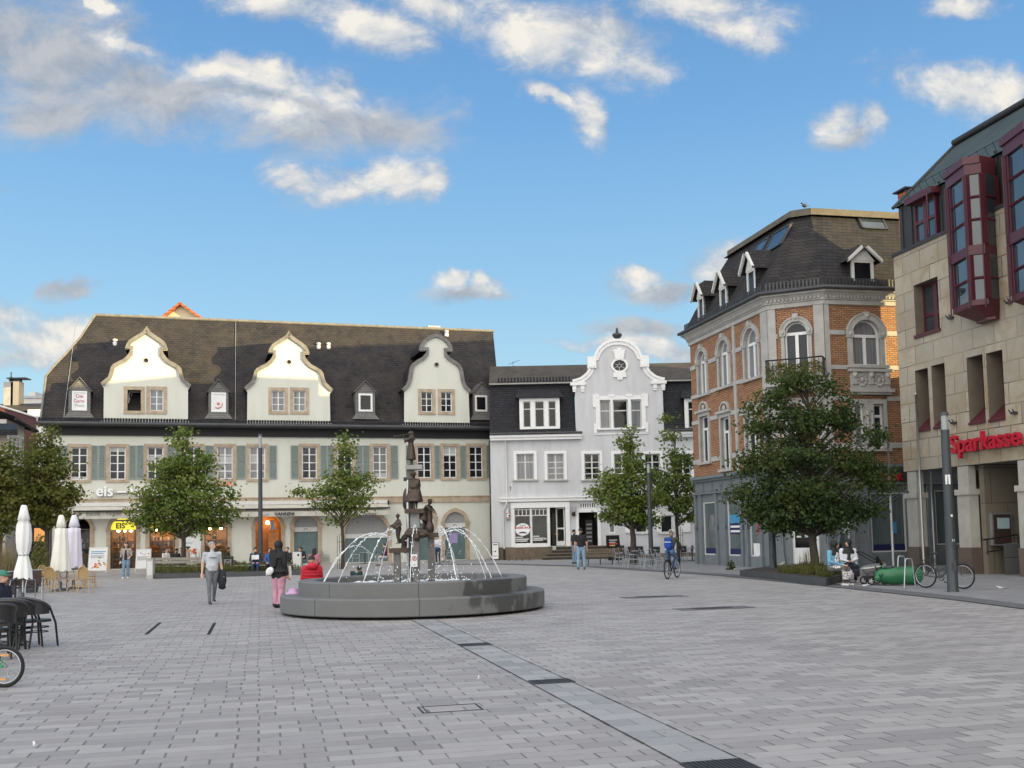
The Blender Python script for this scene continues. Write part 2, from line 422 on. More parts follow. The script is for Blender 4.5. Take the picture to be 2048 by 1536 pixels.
nt = NT(w.node_tree); bg = w.node_tree.nodes['Background']; wo = w.node_tree.nodes['World Output']
sky = nt.new('ShaderNodeTexSky'); sky.sky_type = 'NISHITA'; sky.sun_disc = False
sky.sun_elevation = SUN_EL; sky.sun_rotation = math.atan2(SH.x, SH.y); sky.air_density = 1.0; sky.dust_density = .6; sky.ozone_density = 2.0
tc = nt.new('ShaderNodeTexCoord'); sp = nt.new('ShaderNodeSeparateXYZ'); nt.ln(tc.outputs['Generated'], sp.inputs[0])
X, Y, Z = sp.outputs
yy = nt.math('MAXIMUM', Y, .08)
cu = nt.math('DIVIDE', X, yy); cv = nt.math('DIVIDE', Z, yy)
cb = nt.new('ShaderNodeCombineXYZ'); nt.ln(cu, cb.inputs[0]); nt.ln(cv, cb.inputs[1]); P2 = cb.outputs[0]
wn = nt.new('ShaderNodeTexNoise'); wn.inputs['Scale'].default_value = 9; wn.inputs['Detail'].default_value = 5; wn.inputs['Roughness'].default_value = .6; nt.ln(P2, wn.inputs['Vector'])
wm = nt.new('ShaderNodeVectorMath'); wm.operation = 'MULTIPLY_ADD'; nt.ln(wn.outputs['Color'], wm.inputs[0]); wm.inputs[1].default_value = (.10,.062,0); wm.inputs[2].default_value = (-.05,-.031,0)
wa = nt.new('ShaderNodeVectorMath'); wa.operation = 'ADD'; nt.ln(P2, wa.inputs[0]); nt.ln(wm.outputs[0], wa.inputs[1]); PW = wa.outputs[0]
def fbm(off=(0,0), scale=14, detail=8, rough=.62, dist=.35):
    mp = nt.new('ShaderNodeMapping'); mp.inputs['Location'].default_value = (off[0], off[1], 0); mp.inputs['Scale'].default_value = (.8, 1.15, 1)
    nt.ln(P2, mp.inputs[0]); return nt.noise(mp.outputs[0], scale, detail, rough, dist)
n1 = fbm(); n2 = fbm((-.012, .016)); nw = fbm((.7, .3), 34, 6, .7, .8)
def clouds(specs):
    cur = None
    for (px, py, a, b, r) in specs:
        d = ray(px, py); mp = nt.new('ShaderNodeMapping'); mp.vector_type = 'TEXTURE'
        mp.inputs['Location'].default_value = (d.x/d.y, d.z/d.y, 0); mp.inputs['Rotation'].default_value = (0, 0, math.radians(r))
        mp.inputs['Scale'].default_value = (a*1.28/FP, b*1.28/FP, 1); nt.ln(PW, mp.inputs[0])
        vm = nt.new('ShaderNodeVectorMath'); vm.operation = 'LENGTH'; nt.ln(mp.outputs[0], vm.inputs[0])
        cur = vm.outputs['Value'] if cur is None else nt.math('SMOOTH_MIN', cur, vm.outputs['Value'], .25)
    return nt.math('SUBTRACT', 1.0, cur)
front = nt.math('MULTIPLY_ADD', Y, 8.0, -.8, True)
def dens(base, lo, hi, amt, fine=.5):
    e = nt.math('MULTIPLY_ADD', nt.math('SUBTRACT', n1, .5), amt, base)
    e = nt.math('MULTIPLY_ADD', nt.math('SUBTRACT', nw, .5), fine, e)
    mr = nt.new('ShaderNodeMapRange'); mr.interpolation_type = 'SMOOTHSTEP'; nt.ln(e, mr.inputs[0]); mr.inputs[1].default_value = lo; mr.inputs[2].default_value = hi
    return nt.math('MULTIPLY', mr.outputs[0], front)
bright = clouds([(430,128,150,30,-8),(560,150,120,40,-14),(690,178,100,34,-22),(250,95,80,20,-14),(190,20,50,16,-30),(520,215,150,34,-6),
                 (560,8,160,40,-8),(740,48,170,56,-20),(900,20,160,62,-14),(1060,75,170,84,-18),(1200,100,150,84,-14),(1290,120,90,52,-24),(1400,10,190,46,-6),(1470,45,110,48,-16),
                 (620,350,110,36,-14),(700,375,120,34,4),(790,350,80,48,14),(850,345,40,40,0),(1165,240,36,80,28),(1100,205,60,20,-30),(1660,235,70,40,-6),(1750,250,46,36,-10),(1930,180,150,64,-12),(2020,200,70,60,-10),(1300,708,90,26,-16),
                 (1285,548,60,26,0),(1440,530,76,50,0),(890,572,34,22,0),(955,578,36,22,0),(60,690,120,54,-8),(15,640,70,50,0),(120,660,60,34,0),(1240,685,140,16,-4),(1920,6,70,22,0),(12,365,26,20,0)])
grey = clouds([(80,110,250,140,-16),(300,180,310,92,-10),(600,215,300,86,-10),(770,245,130,54,-6),(110,215,150,44,0),(10,60,140,90,0),(1330,578,110,30,-3),(90,720,170,26,0),(1265,655,110,22,0),(925,596,90,18,0),(1330,700,90,26,-20),(1190,60,160,60,-14),(140,580,50,24,20),(1700,265,90,26,0)])
dB = dens(bright, -.02, .85, 1.45, .75); dG = dens(grey, -.05, .80, 1.2, .5)
lit = nt.math('MULTIPLY_ADD', nt.math('SUBTRACT', n1, n2), 3.6, .60, True)
cB = nt.mix(lit, (.56,.62,.70), (1.0,.95,.86))
cG = nt.mix(lit, (.36,.41,.48), (.60,.60,.61))
ccol = nt.mix(dB, cG, cB)
den = nt.math('MINIMUM', nt.math('MAXIMUM', nt.math('MULTIPLY', dB, .97), nt.math('MULTIPLY', dG, .88)), 1.0)
# added bright fill in the sky behind the camera to light shaded facades
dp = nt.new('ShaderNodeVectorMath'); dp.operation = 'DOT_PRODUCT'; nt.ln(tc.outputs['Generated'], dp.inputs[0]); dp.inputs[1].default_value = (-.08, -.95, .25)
sky_fill = nt.math('MULTIPLY_ADD', dp.outputs['Value'], 1.1, .36, True)
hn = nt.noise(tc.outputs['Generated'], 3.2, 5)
hd = nt.math('MULTIPLY', sky_fill, nt.math('MULTIPLY_ADD', hn, 1.4, .15, True))
SKYS, CLS, FILLS = .10, .47, 1.22
bg.inputs['Strength'].default_value = SKYS
bg.inputs['Strength'].default_value = .5
air = nt.ramp(nt.math('MAXIMUM', Z, 0.0), [(0.0, (.72,.95,1.0)), (.10, (.58,.88,1.0)), (.22, (.38,.70,1.0)), (.38, (.21,.48,.88)), (.60, (.10,.27,.60)), (1.0, (.07,.20,.48))])
nsk = nt.new('ShaderNodeVectorMath'); nsk.operation = 'SCALE'; nt.ln(sky.outputs[0], nsk.inputs[0]); nsk.inputs['Scale'].default_value = .12
nt.ln(nt.mix(.82, nsk.outputs[0], air), bg.inputs[0])
b2 = nt.new('ShaderNodeBackground'); b2.inputs[1].default_value = CLS; nt.ln(ccol, b2.inputs[0])
b3 = nt.new('ShaderNodeBackground'); b3.inputs[1].default_value = FILLS; b3.inputs[0].default_value = (1.0, .965, .905, 1)
m1 = nt.new('ShaderNodeMixShader'); nt.ln(den, m1.inputs[0]); nt.ln(bg.outputs[0], m1.inputs[1]); nt.ln(b2.outputs[0], m1.inputs[2])
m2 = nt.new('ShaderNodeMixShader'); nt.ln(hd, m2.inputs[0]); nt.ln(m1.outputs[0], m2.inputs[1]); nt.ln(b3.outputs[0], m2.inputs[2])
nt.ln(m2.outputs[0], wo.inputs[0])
SC.view_settings.view_transform = 'Standard'; SC.view_settings.look = 'None'; SC.view_settings.exposure = 1.0; SC.view_settings.gamma = 1
SC.cycles.max_bounces = 8; SC.cycles.transparent_max_bounces = 12; SC.cycles.use_denoising = True
# ---------------------------------------------------------------- plaza
aC = math.atan((518-1024)/FP)                       # the paving runs towards the vanishing point left of the fountain
dC = V((math.sin(aC), math.cos(aC), 0)); dR = V((math.cos(aC), -math.sin(aC), 0))
def paving(name, L, W, cols, seed=0.0, jl=.009, js=.0035):
    m, nt, b = newmat(name)
    tc = nt.new('ShaderNodeTexCoord'); mp = nt.new('ShaderNodeMapping'); mp.inputs['Rotation'].default_value = (0, 0, aC)
    nt.ln(tc.outputs['Object'], mp.inputs[0]); sp = nt.new('ShaderNodeSeparateXYZ'); nt.ln(mp.outputs[0], sp.inputs[0])
    u, v = sp.outputs[0], sp.outputs[1]
    wn = nt.noise(tc.outputs['Object'], 1.4, 2)
    vr = nt.math('DIVIDE', v, W); row = nt.math('FLOOR', vr); fv = nt.math('FRACT', vr)
    def rnd(a, b_, s):
        cb = nt.new('ShaderNodeCombineXYZ')
        for i, x in enumerate((a, b_, s)):
            if isinstance(x, float): cb.inputs[i].default_value = x
            else: nt.ln(x, cb.inputs[i])
        w = nt.new('ShaderNodeTexWhiteNoise'); w.noise_dimensions = '3D'; nt.ln(cb.outputs[0], w.inputs[0]); return w.outputs['Value']
    half = nt.math('MULTIPLY', nt.math('MODULO', nt.math('ABSOLUTE', row), 2.0), .5)
    jit = nt.math('MULTIPLY', rnd(row, row, 3.1+seed), .10)
    ur = nt.math('ADD', nt.math('DIVIDE', u, L), nt.math('ADD', half, jit))
    cell = nt.math('FLOOR', ur); fu = nt.math('FRACT', ur)
    pair = nt.math('FLOOR', nt.math('DIVIDE', cell, 2.0)); odd = nt.math('SUBTRACT', cell, nt.math('MULTIPLY', pair, 2.0))
    merge = nt.math('GREATER_THAN', rnd(pair, row, 5.7+seed), .66)              # some stones are double length
    cf = nt.math('ADD', nt.math('MULTIPLY', cell, nt.math('SUBTRACT', 1.0, merge)), nt.math('MULTIPLY', nt.math('MULTIPLY', pair, 2.0), merge))
    r1 = rnd(cf, row, 9.3+seed); r2 = rnd(cf, row, 1.7+seed)
    d0 = nt.math('MULTIPLY', fu, L); d1 = nt.math('MULTIPLY', nt.math('SUBTRACT', 1.0, fu), L)
    d0 = nt.math('ADD', d0, nt.math('MULTIPLY', nt.math('MULTIPLY', merge, odd), 9.0))
    d1 = nt.math('ADD', d1, nt.math('MULTIPLY', nt.math('MULTIPLY', merge, nt.math('SUBTRACT', 1.0, odd)), 9.0))
    dl = nt.math('MINIMUM', d0, d1)
    dsv = nt.math('MINIMUM', nt.math('MULTIPLY', fv, W), nt.math('MULTIPLY', nt.math('SUBTRACT', 1.0, fv), W))
    big = nt.noise(tc.outputs['Object'], .5, 4); fine = nt.noise(tc.outputs['Object'], 42, 4, .7); mid = nt.noise(tc.outputs['Object'], 5, 5, .7)
    jlv = nt.math('MULTIPLY_ADD', wn, .016, jl-.008); jsv = nt.math('MULTIPLY_ADD', mid, .012, js-.0065)
    joint = nt.math('MAXIMUM', nt.math('LESS_THAN', dl, jlv), nt.math('LESS_THAN', dsv, jsv))
    c = nt.ramp(r1, [(0.0, cols[0]), (.32, cols[1]), (.62, cols[2]), (1.0, cols[3])])
    c = nt.mix(nt.math('MULTIPLY', r2, .25), c, cols[4])
    c = nt.mix(nt.math('MULTIPLY_ADD', big, 1.4, -.35, True), nt.mix(.5, c, [x*.90 for x in cols[1]]), c)
    c = nt.mix(nt.math('MULTIPLY', nt.math('MULTIPLY_ADD', mid, 2.4, -1.1, True), .35), c, [x*.62 for x in cols[1]])
    c = nt.mix(nt.math('MULTIPLY', fine, .25), c, [x*.75 for x in cols[2]])
    vg = nt.new('ShaderNodeTexVoronoi'); vg.inputs['Scale'].default_value = 2.6; nt.ln(tc.outputs['Object'], vg.inputs[0])
    gum = nt.math('MULTIPLY', nt.math('LESS_THAN', vg.outputs['Distance'], .045), nt.math('GREATER_THAN', nt.noise(tc.outputs['Object'], .9, 2), .5))
    c = nt.mix(nt.math('MULTIPLY', gum, .55), c, (.07,.07,.07))
    stn = nt.noise(tc.outputs['Object'], .23, 6, .68, .6)
    c = nt.mix(nt.math('MULTIPLY', nt.math('MULTIPLY_ADD', stn, 3.4, -1.75, True), .38), c, [x*.55 for x in cols[1]])
    c = nt.mix(nt.math('MULTIPLY', joint, .60), c, (.03,.028,.028))
    nt.ln(c, b.inputs['Base Color'])
    nt.ln(nt.math('MULTIPLY_ADD', r2, .15, .55), b.inputs['Roughness']); b.inputs['Specular IOR Level'].default_value = .35
    h = nt.math('ADD', nt.math('MULTIPLY', joint, -1.0), nt.math('ADD', nt.math('MULTIPLY', r2, .25), nt.math('MULTIPLY', fine, .15)))
    bump(nt, b, h, .35, .012)
    return m
M['pave'] = paving('plaza_paving', .37, .195, [(.245,.234,.230), (.315,.302,.296), (.385,.369,.360), (.465,.449,.432), (.39,.335,.335)])
M['drainpave'] = paving('drain_paving', .56, .30, [(.235,.24,.245), (.29,.292,.298), (.34,.342,.342), (.44,.435,.43), (.32,.325,.32)], 4.0, .006)
M['footpave'] = plain('pavement_slabs', (.225,.225,.235), .8, .22, 1.2, bmp=.2)
g = MB(); g.quad((-400,-260,0), (400,-260,0), (400,700,0), (-400,700,0)); kind(g.build('plaza_ground', M['pave']), 'structure')
def gstrip(name, pts, mat, z):
    m = MB(); m.tess([[(p.x, p.y) for p in pts]], lambda x, y: V((x, y, z))); return kind(m.build(name, mat), 'structure')
# drain line of darker slabs
e0, e1 = G(927.5, 1296), G(994.7, 1296)
far = G(893, 1240); near = 5.0
def along(p, Yt): return p+dC*((Yt-p.y)/dC.y)
gstrip('drain_channel', [along(e0, near), along(e1, near), along(e1, far.y+.3), along(e0, far.y+.3)], M['drainpave'], .004)
jm = MB()
for e in (e0, e1):
    a, b_ = along(e, near), along(e, far.y+.3)
    for k in range(60):
        p, q = a.lerp(b_, k/60), a.lerp(b_, (k+1)/60-.001); wv = .004+.007*RN.random()
        jm.quad(p-dR*wv+V((0,0,.008)), p+dR*wv+V((0,0,.008)), q+dR*wv+V((0,0,.008)), q-dR*wv+V((0,0,.008)))
kind(jm.build('drain_joint', M['soil']), 'structure')
edge = [(2300,1262),(2100,1226),(1920,1202),(1660,1174),(1440,1152),(1290,1142),(1170,1134),(1000,1129),(860,1130)]
ep = [G(*p) for p in edge]
back = [G(860,1112), G(1400,1098), V((60,60,0)), V((60,10,0))]
gstrip('pavement', ep+[V((ep[-1].x-2, 80, 0)), V((40,80,0)), V((40,8,0))], M['footpave'], .012)
st = []
for p in ep: st.append(p)
st2 = [p+V((-p.x*.0+.55, .95, 0)).normalized()*1.25 for p in ep]
gm = MB()
for i in range(len(st)-1): gm.quad(*[q+V((0,0,.018)) for q in (st[i], st[i+1], st2[i+1], st2[i])])
kind(gm.build('gutter_strip', M['asphalt']), 'structure')
def lit_patch(*a): pass
# small things let into the ground
def grate(px, py, W, D, label):
    c = G(px, py); m = MB()
    t = thing('drain_grate', label, 'drain grate', c, aC*-1, 'slotted iron grates along the drain line')
    fr_ = MB(); z = .014
    for a in ((-W/2,-W/2+.02,-D/2,D/2),(W/2-.02,W/2,-D/2,D/2),(-W/2+.02,W/2-.02,-D/2,-D/2+.02),(-W/2+.02,W/2-.02,D/2-.02,D/2)): fr_.box(a[0],a[1],a[2],a[3],.006,z)
    n = 12
    for k in range(n):
        x = -W/2+.02+(W-.04)*(k+.5)/n; fr_.box(x-.009, x+.009, -D/2+.02, D/2-.02, .008, z-.001)
    fr_.build('grate', M['iron'], t); p = MB(); p.quad((-W/2,-D/2,.0095),(W/2,-D/2,.0095),(W/2,D/2,.0095),(-W/2,D/2,.0095)); p.build('pit', M['pit'], t)
grate(950, 1290, .50, .34, 'farthest small drain grate, on the dark slab line just before the fountain')
grate(1103, 1364, .50, .30, 'drain grate halfway along the dark slab line')
grate(1440, 1534, .50, .36, 'nearest drain grate, at the bottom end of the dark slab line')
for (px, py, W, D, lab) in ((1308,1194,1.75,.55,'farther long dark utility cover set in the paving'), (1428,1217,1.75,.62,'nearer long dark utility cover set in the paving')):
    t = thing('utility_cover', lab, 'cover', G(px, py), -aC, 'utility covers right of the fountain')
    m = MB(); m.box(-W/2, W/2, -D/2, D/2, -.02, .012); m.build('frame', M['asphalt'], t)
    m = MB(); m.box(-W*.28, W*.22, -D*.33, D*.33, .0, .020); m.build('lid', M['iron'], t)
t = thing('access_hatch', 'paved access hatch with two dark slots left of the fountain', 'hatch', G(362,1257), -aC)
for px in (302, 427):
    a, b_ = G(px-10, 1269)-t.location, G(px+9, 1246)-t.location
    m = MB(); Rm = Matrix.Rotation(aC, 3, 'Z'); a, b_ = Rm@a, Rm@b_
    m.box(a.x-.03, a.x+.03, a.y, b_.y, -.01, .006); m.build('slot', M['pit'], t)
t = thing('access_hatch', 'paved access hatch with a thin steel frame in the foreground', 'hatch', G(900,1417), -aC)
m = MB(); W, D = .62, .36
for a in ((-W/2,-W/2+.02,-D/2,D/2),(W/2-.02,W/2,-D/2,D/2),(-W/2,W/2,-D/2-.02,-D/2),(-W/2,W/2,D/2,D/2+.012),(-W/2+.05,-W/2+.062,-D/2,D/2)): m.box(a[0],a[1],a[2],a[3],-.01,.005)
m.build('frame', M['iron'], t)
for i, (px, py, s, lab) in enumerate([(67,1497,.028,'crumpled paper scrap on the paving at the bottom left'),(958,1361,.025,'small paper scrap beside the dark slab line'),(1736,1173,.22,'white paper litter on the dark strip near the pram'),(2003,1177,.24,'flat white paper litter by the bank steps'),(1477,1140,.28,'white paper litter lying by the grey shopfront')]):
    p = G(px, py); m = MB()
    for k in range(3):
        a = RN.random()*6.28; q = V((math.cos(a), math.sin(a), 0))*s*.4; z = .02+.012*k
        m.add([q+V((-s*.5,-s*.3,z)), q+V((s*.5,-s*.25,z+.01)), q+V((s*.45,s*.3,z)), q+V((-s*.4,s*.28,z+.02))], [(0,1,2),(0,2,3)])
    tag(m.build('paper_scrap', M['paper'], None, (p.x, p.y, 0)), lab, 'litter')
M['slate_grey'] = slate('dormer_slate', (.15,.152,.155), (.19,.19,.19), .2, .12, 'sum', (.22,.20,.17), .4)
M['pinkred'] = plain('faded_pink_print', (.60,.25,.25), .6, .05)
M['lilac'] = plain('lilac_poster', (.34,.28,.50), .6, .1)
M['warmdark'] = plain('brown_counter', (.14,.075,.03), .6, .25, 3)
M['brownfr'] = plain('brown_frame', (.12,.085,.055), .5, .2)
M['foodred'] = plain('print_red', (.55,.10,.06), .6, .2, 20)
M['foodor'] = plain('print_orange', (.62,.33,.12), .6, .2, 20)
M['foodgr'] = plain('print_green', (.22,.32,.10), .6, .2, 20)
M['posterblue'] = plain('print_blue', (.10,.30,.50), .6, .05)
M['redneon'] = emis('red_neon', (1.0,.10,.04), .28)
M['brownslate'] = slate('brown_felt_roof', (.060,.055,.048), (.085,.075,.062), .35, .2, 'xz', (.12,.10,.075), .6)
M['brownplinth'] = plain('brown_sandstone_plinth', (.135,.105,.072), .8, .3, 1.6)
M['palegreen'] = plain('pale_green_room', (.24,.27,.20), .8, .1)
M['ochre'] = plain('ochre_shelf', (.55,.33,.05), .6, .1)
M['palecyan'] = plain('pale_cyan_notice', (.42,.56,.58), .6, .05)
M['skyblue'] = plain('sky_blue_notice', (.06,.27,.50), .5, .05)
M['navy'] = plain('navy_strip', (.012,.016,.085), .5, .05)
M['shopglass'] = glassm('shop_front_glass', (.035,.045,.05), .04, (.20,.25,.26), .45)
M['rimstone'] = plain('weathered_rim', (.125,.11,.085), .85, .25, 2)
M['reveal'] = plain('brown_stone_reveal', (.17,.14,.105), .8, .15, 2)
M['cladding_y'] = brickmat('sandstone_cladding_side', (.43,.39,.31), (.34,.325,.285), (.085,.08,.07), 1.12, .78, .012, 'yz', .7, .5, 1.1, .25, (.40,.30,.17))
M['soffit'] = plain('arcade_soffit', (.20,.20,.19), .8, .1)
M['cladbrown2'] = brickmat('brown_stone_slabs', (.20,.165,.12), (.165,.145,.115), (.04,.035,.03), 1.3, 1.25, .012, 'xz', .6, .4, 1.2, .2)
M['ramp'] = brickmat('grey_ramp_stone', (.14,.14,.135), (.125,.125,.12), (.05,.05,.05), 1.6, .6, .012, 'xz', .7, .2, 1.2, .2)
M['redtile_s'] = brickmat('red_tiles', (.42,.13,.055), (.50,.17,.075), (.16,.05,.03), .3, .3, .03, 'yz')
M['beigewall'] = plaster('beige_plaster', (.45,.38,.32), (.4,.38,.36), .2)
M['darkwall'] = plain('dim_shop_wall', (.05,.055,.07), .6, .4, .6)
M['warmwin'] = emis('warm_lit_window', (1.0,.45,.15), .4)
def _two():
    m, nt, b = newmat('tile_and_shingle')
    tc = nt.new('ShaderNodeTexCoord'); sp = nt.new('ShaderNodeSeparateXYZ'); nt.ln(tc.outputs['Object'], sp.inputs[0])
    f = nt.math('GREATER_THAN', nt.math('ADD', sp.outputs[0], nt.math('MULTIPLY', sp.outputs[2], .18)), -.15)
    n = nt.noise(tc.outputs['Object'], 3, 4)
    c = nt.mix(f, (.36,.125,.06), (.085,.032,.034)); nt.ln(nt.mix(nt.math('MULTIPLY', n, .4), c, (.05,.03,.03)), b.inputs['Base Color']); b.inputs['Roughness'].default_value = .8
    return m
M['maroontile2'] = _two()
M['straw'] = leafm('dry_pampas', (.26,.19,.10), (.36,.28,.16), (.16,.16,.07))
M['leaf_y'] = leafm('leaf_yellowish', (.10,.12,.03), (.18,.17,.05), (.30,.22,.10))
M['lampglass'] = plain('lantern_acrylic', (.30,.32,.33), .15, .05)
M['blackrail'] = plain('grey_black_rail', (.05,.05,.052), .4, .15)
M['slatdark'] = plain('dark_chair_slats', (.030,.034,.042), .5, .2)
M['brownplastic'] = plain('brown_plastic', (.13,.085,.055), .5, .15)
M['pramgrey'] = plain('pram_cloth', (.14,.14,.15), .85, .15)
M['stepshade'] = plain('shaded_step_riser', (.050,.042,.033), .85, .3, 2)
M['steplit'] = plain('lit_step_tread', (.17,.14,.105), .8, .25, 2)
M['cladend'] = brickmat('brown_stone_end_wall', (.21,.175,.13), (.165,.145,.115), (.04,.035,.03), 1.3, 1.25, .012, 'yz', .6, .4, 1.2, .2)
M['blind'] = plain('white_blind', (.42,.43,.43), .6, .15, 2)
# ================================================================ window helpers
def sash(parent, u0, u1, z0, z1, y, nx, nz, frame, glass, fw=.06, bw=.03, dep=.05, zs=None, xs=None, name='window', gname='pane'):
    """a glazed window: frame and bars are the part, its glass a sub-part"""
    m = MB(); ya, yb = y, y+dep
    m.box(u0,u0+fw,ya,yb,z0,z1); m.box(u1-fw,u1,ya,yb,z0,z1); m.box(u0+fw,u1-fw,ya,yb,z0,z0+fw); m.box(u0+fw,u1-fw,ya,yb,z1-fw,z1)
    xs = xs if xs is not None else [u0+(u1-u0)*k/nx for k in range(1, nx)]
    zs = zs if zs is not None else [z0+(z1-z0)*k/nz for k in range(1, nz)]
    for x in xs: m.box(x-bw*.8, x+bw*.8, ya+.006, yb-.004, z0+fw, z1-fw)
    for z in zs: m.box(u0+fw, u1-fw, ya+.010, yb-.008, z-bw*.5, z+bw*.5)
    o = m.build(name, frame, parent)
    p = MB(); p.quad((u0+.01,y+dep*.6,z0+.01),(u1-.01,y+dep*.6,z0+.01),(u1-.01,y+dep*.6,z1-.01),(u0+.01,y+dep*.6,z1-.01))
    p.build(gname, glass, o)
    return o
def surround(o, u0, u1, z0, z1, w, y0, y1, mat, sill=.0, name='surround', wt=None):
    m = MB(); wt = wt or w
    m.box(u0-w,u0,y0,y1,z0,z1); m.box(u1,u1+w,y0,y1,z0,z1); m.box(u0-w,u1+w,y0,y1,z1,z1+wt); m.box(u0-w-sill,u1+w+sill,y0-.03-sill,y1,z0-w*.9,z0)
    return m.build(name, mat, o)
def shutter(parent, u0, u1, z0, z1):
    m = MB(); y0, y1 = -.075, -.025; s = .05
    m.box(u0,u0+s,y0,y1,z0,z1); m.box(u1-s,u1,y0,y1,z0,z1)
    zm = z0+(z1-z0)*.49
    for z in (z0, zm, z1-s): m.box(u0+s,u1-s,y0+.001,y1-.001,z,z+s)
    n = 34
    for k in range(n):
        z = z0+s+(z1-z0-2*s)*(k+.5)/n
        if abs(z-zm-.025) < .05: continue
        m.add([(u0+s,y0+.008,z-.022),(u1-s,y0+.008,z-.022),(u1-s,y1-.008,z+.022),(u0+s,y1-.008,z+.022)], [(0,1,2,3)])
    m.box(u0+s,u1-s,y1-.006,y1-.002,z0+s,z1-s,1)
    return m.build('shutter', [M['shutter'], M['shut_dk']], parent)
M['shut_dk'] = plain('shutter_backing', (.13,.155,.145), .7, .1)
# ================================================================ long cream building with three gables
a, b_ = G(98, 1143), G(990, 1118.5)
FC = Frame(a, b_-a)
WL = (b_-a).length
t = thing('gabled_building', 'long cream building with three curved gables, grey green shutters and a big slate roof', 'building', FC.o, FC.rz)
cream = t
Zs = lambda y, x=540, d=0.0: FC.z(x, y, d)
z_eave, z_soff = Zs(857), Zs(874)
D = 9.5
wins = [(135,182),(212,258),(288,333),(366,409),(428,472),(493,537),(598,640),(669,710),(740,780),(829,868),(881,919),(933,971)]
holes = []; wrect = []
for (x0, x1) in wins:
    u0, u1 = FC.u(x0, 925), FC.u(x1, 925); xm = (x0+x1)/2
    z0, z1 = FC.z(xm, 966-(xm-150)*.006), FC.z(xm, 888-(xm-150)*.0012)
    w = .20; wrect.append((u0+w, u1-w, z0+w, z1-w)); holes.append(rectp(*wrect[-1]))
Arches = [(128,180,1034,0),(221,272,1035,1),(299,350,1032,2),(409,455,1032,3),(511,563,1030,4),(588,636,1030,5),(690,776,1027,6),(838,868,1022,7),(890,932,1024,8)]
arects = []
for (x0, x1, yt, k) in Arches:
    u0, u1 = FC.u(x0, 1070), FC.u(x1, 1070); xm = (x0+x1)/2
    z0 = .05; z1 = FC.z(xm, yt)
    arects.append((u0, u1, z0, z1, k)); holes.append(arch(u0, u1, z0, z1, 14, min((u1-u0)/2, 1.35)))
m = MB()
m.panel([(0,0),(WL,0),(WL,z_eave),(0,z_eave)], holes, 0, .32, 0, 0, rim=False)
m.quad((0,0,0),(0,D,0),(0,D,z_eave),(0,0,z_eave)); m.quad((WL,0,0),(WL,D,0),(WL,D,z_eave),(WL,0,z_eave)); m.quad((0,D,0),(WL,D,0),(WL,D,z_eave),(0,D,z_eave))
m.build('wall', [M['cream']], t)
# black eaves board and gutter
m = MB(); m.box(-.05, WL+.05, -.16, .02, z_soff, z_eave-.02); m.build('eaves_board', M['black'], t)
m = MB(); zc = z_eave+.02
m.tube([(-.75,-.78,zc+.1),(WL+.45,-.78,zc+.1)], .13, 10); m.box(-.7, WL+.4, -.72, .0, z_eave-.03, z_eave+.02)
m.build('gutter', M['gutter'], t)
# roof: front slope with a kick at the eaves, half hip on the left, gable end on the right
zE, zR = z_eave+.05, FC.z(600, 647, 4.4)
yR = 4.4
def dz(z):
    k = zE+1.1
    return -.72+(z-zE)/1.1*.55 if z < k else -.17+(z-k)/(zR-k)*(yR+.17)
lefts = [(80,845),(86,800),(92,752),(106,735),(130,710),(160,676),(190,638)]
rows = []
for i, (px, py) in enumerate(lefts):
    z = None
    d = 0
    for it in range(12):
        z = FC.z(px, py, d); z = max(z, zE); d = dz(z)
    u0 = FC.u(px, py, d)
    f = (z-zE)/(zR-zE)
    rows.append([u0, d, min(z, zR)])
rows[0][2] = zE; rows[0][1] = dz(zE); rows[-1][2] = zR; rows[-1][1] = yR
uR0, uR1 = FC.u(1003, 850, -.7), FC.u(986, 655, yR)
m = MB(); nx = 24
pr = []
for i, (u0, d, z) in enumerate(rows):
    f = (z-zE)/(zR-zE); u1 = uR0+(uR1-uR0)*f
    pr.append((u0, u1, d, z))
for i in range(len(pr)-1):
    A, B = pr[i], pr[i+1]
    m.quad((A[0],A[2],A[3]),(A[1],A[2],A[3]),(B[1],B[2],B[3]),(B[0],B[2],B[3]))
    # back slope mirrored about the ridge, and the hip on the left
    m.quad((A[0],2*yR-A[2],A[3]),(A[1],2*yR-A[2],A[3]),(B[1],2*yR-B[2],B[3]),(B[0],2*yR-B[2],B[3]))
    m.quad((A[0],A[2],A[3]),(B[0],B[2],B[3]),(B[0],2*yR-B[2],B[3]),(A[0],2*yR-A[2],A[3]))
    m.quad((A[1]-.15,A[2]+.05,A[3]-.05),(B[1]-.15,B[2]+.05,B[3]-.05),(B[1]-.15,2*yR-B[2],B[3]),(A[1]-.15,2*yR-A[2],A[3]), 1)
roof = m.build('roof', [M['slate'], M['cream']], t)
m = MB()
m.tube([(rows[-1][0]-.05,yR,zR+.02),(uR1+.05,yR,zR+.02)], .11, 8)
m.tube([(r[0],r[1]-.02,r[2]+.02) for r in rows], .07, 6)
m.build('ridge_capping', M['coping'], roof)
# row of eaves tiles standing above the gutter
m = MB(); u = -.65
while u < WL+.35:
    m.box(u, u+.13, -.80, -.70, zE-.06, zE+.42); u += .175
m.build('eaves_tiles', M['slate_dk'], roof)
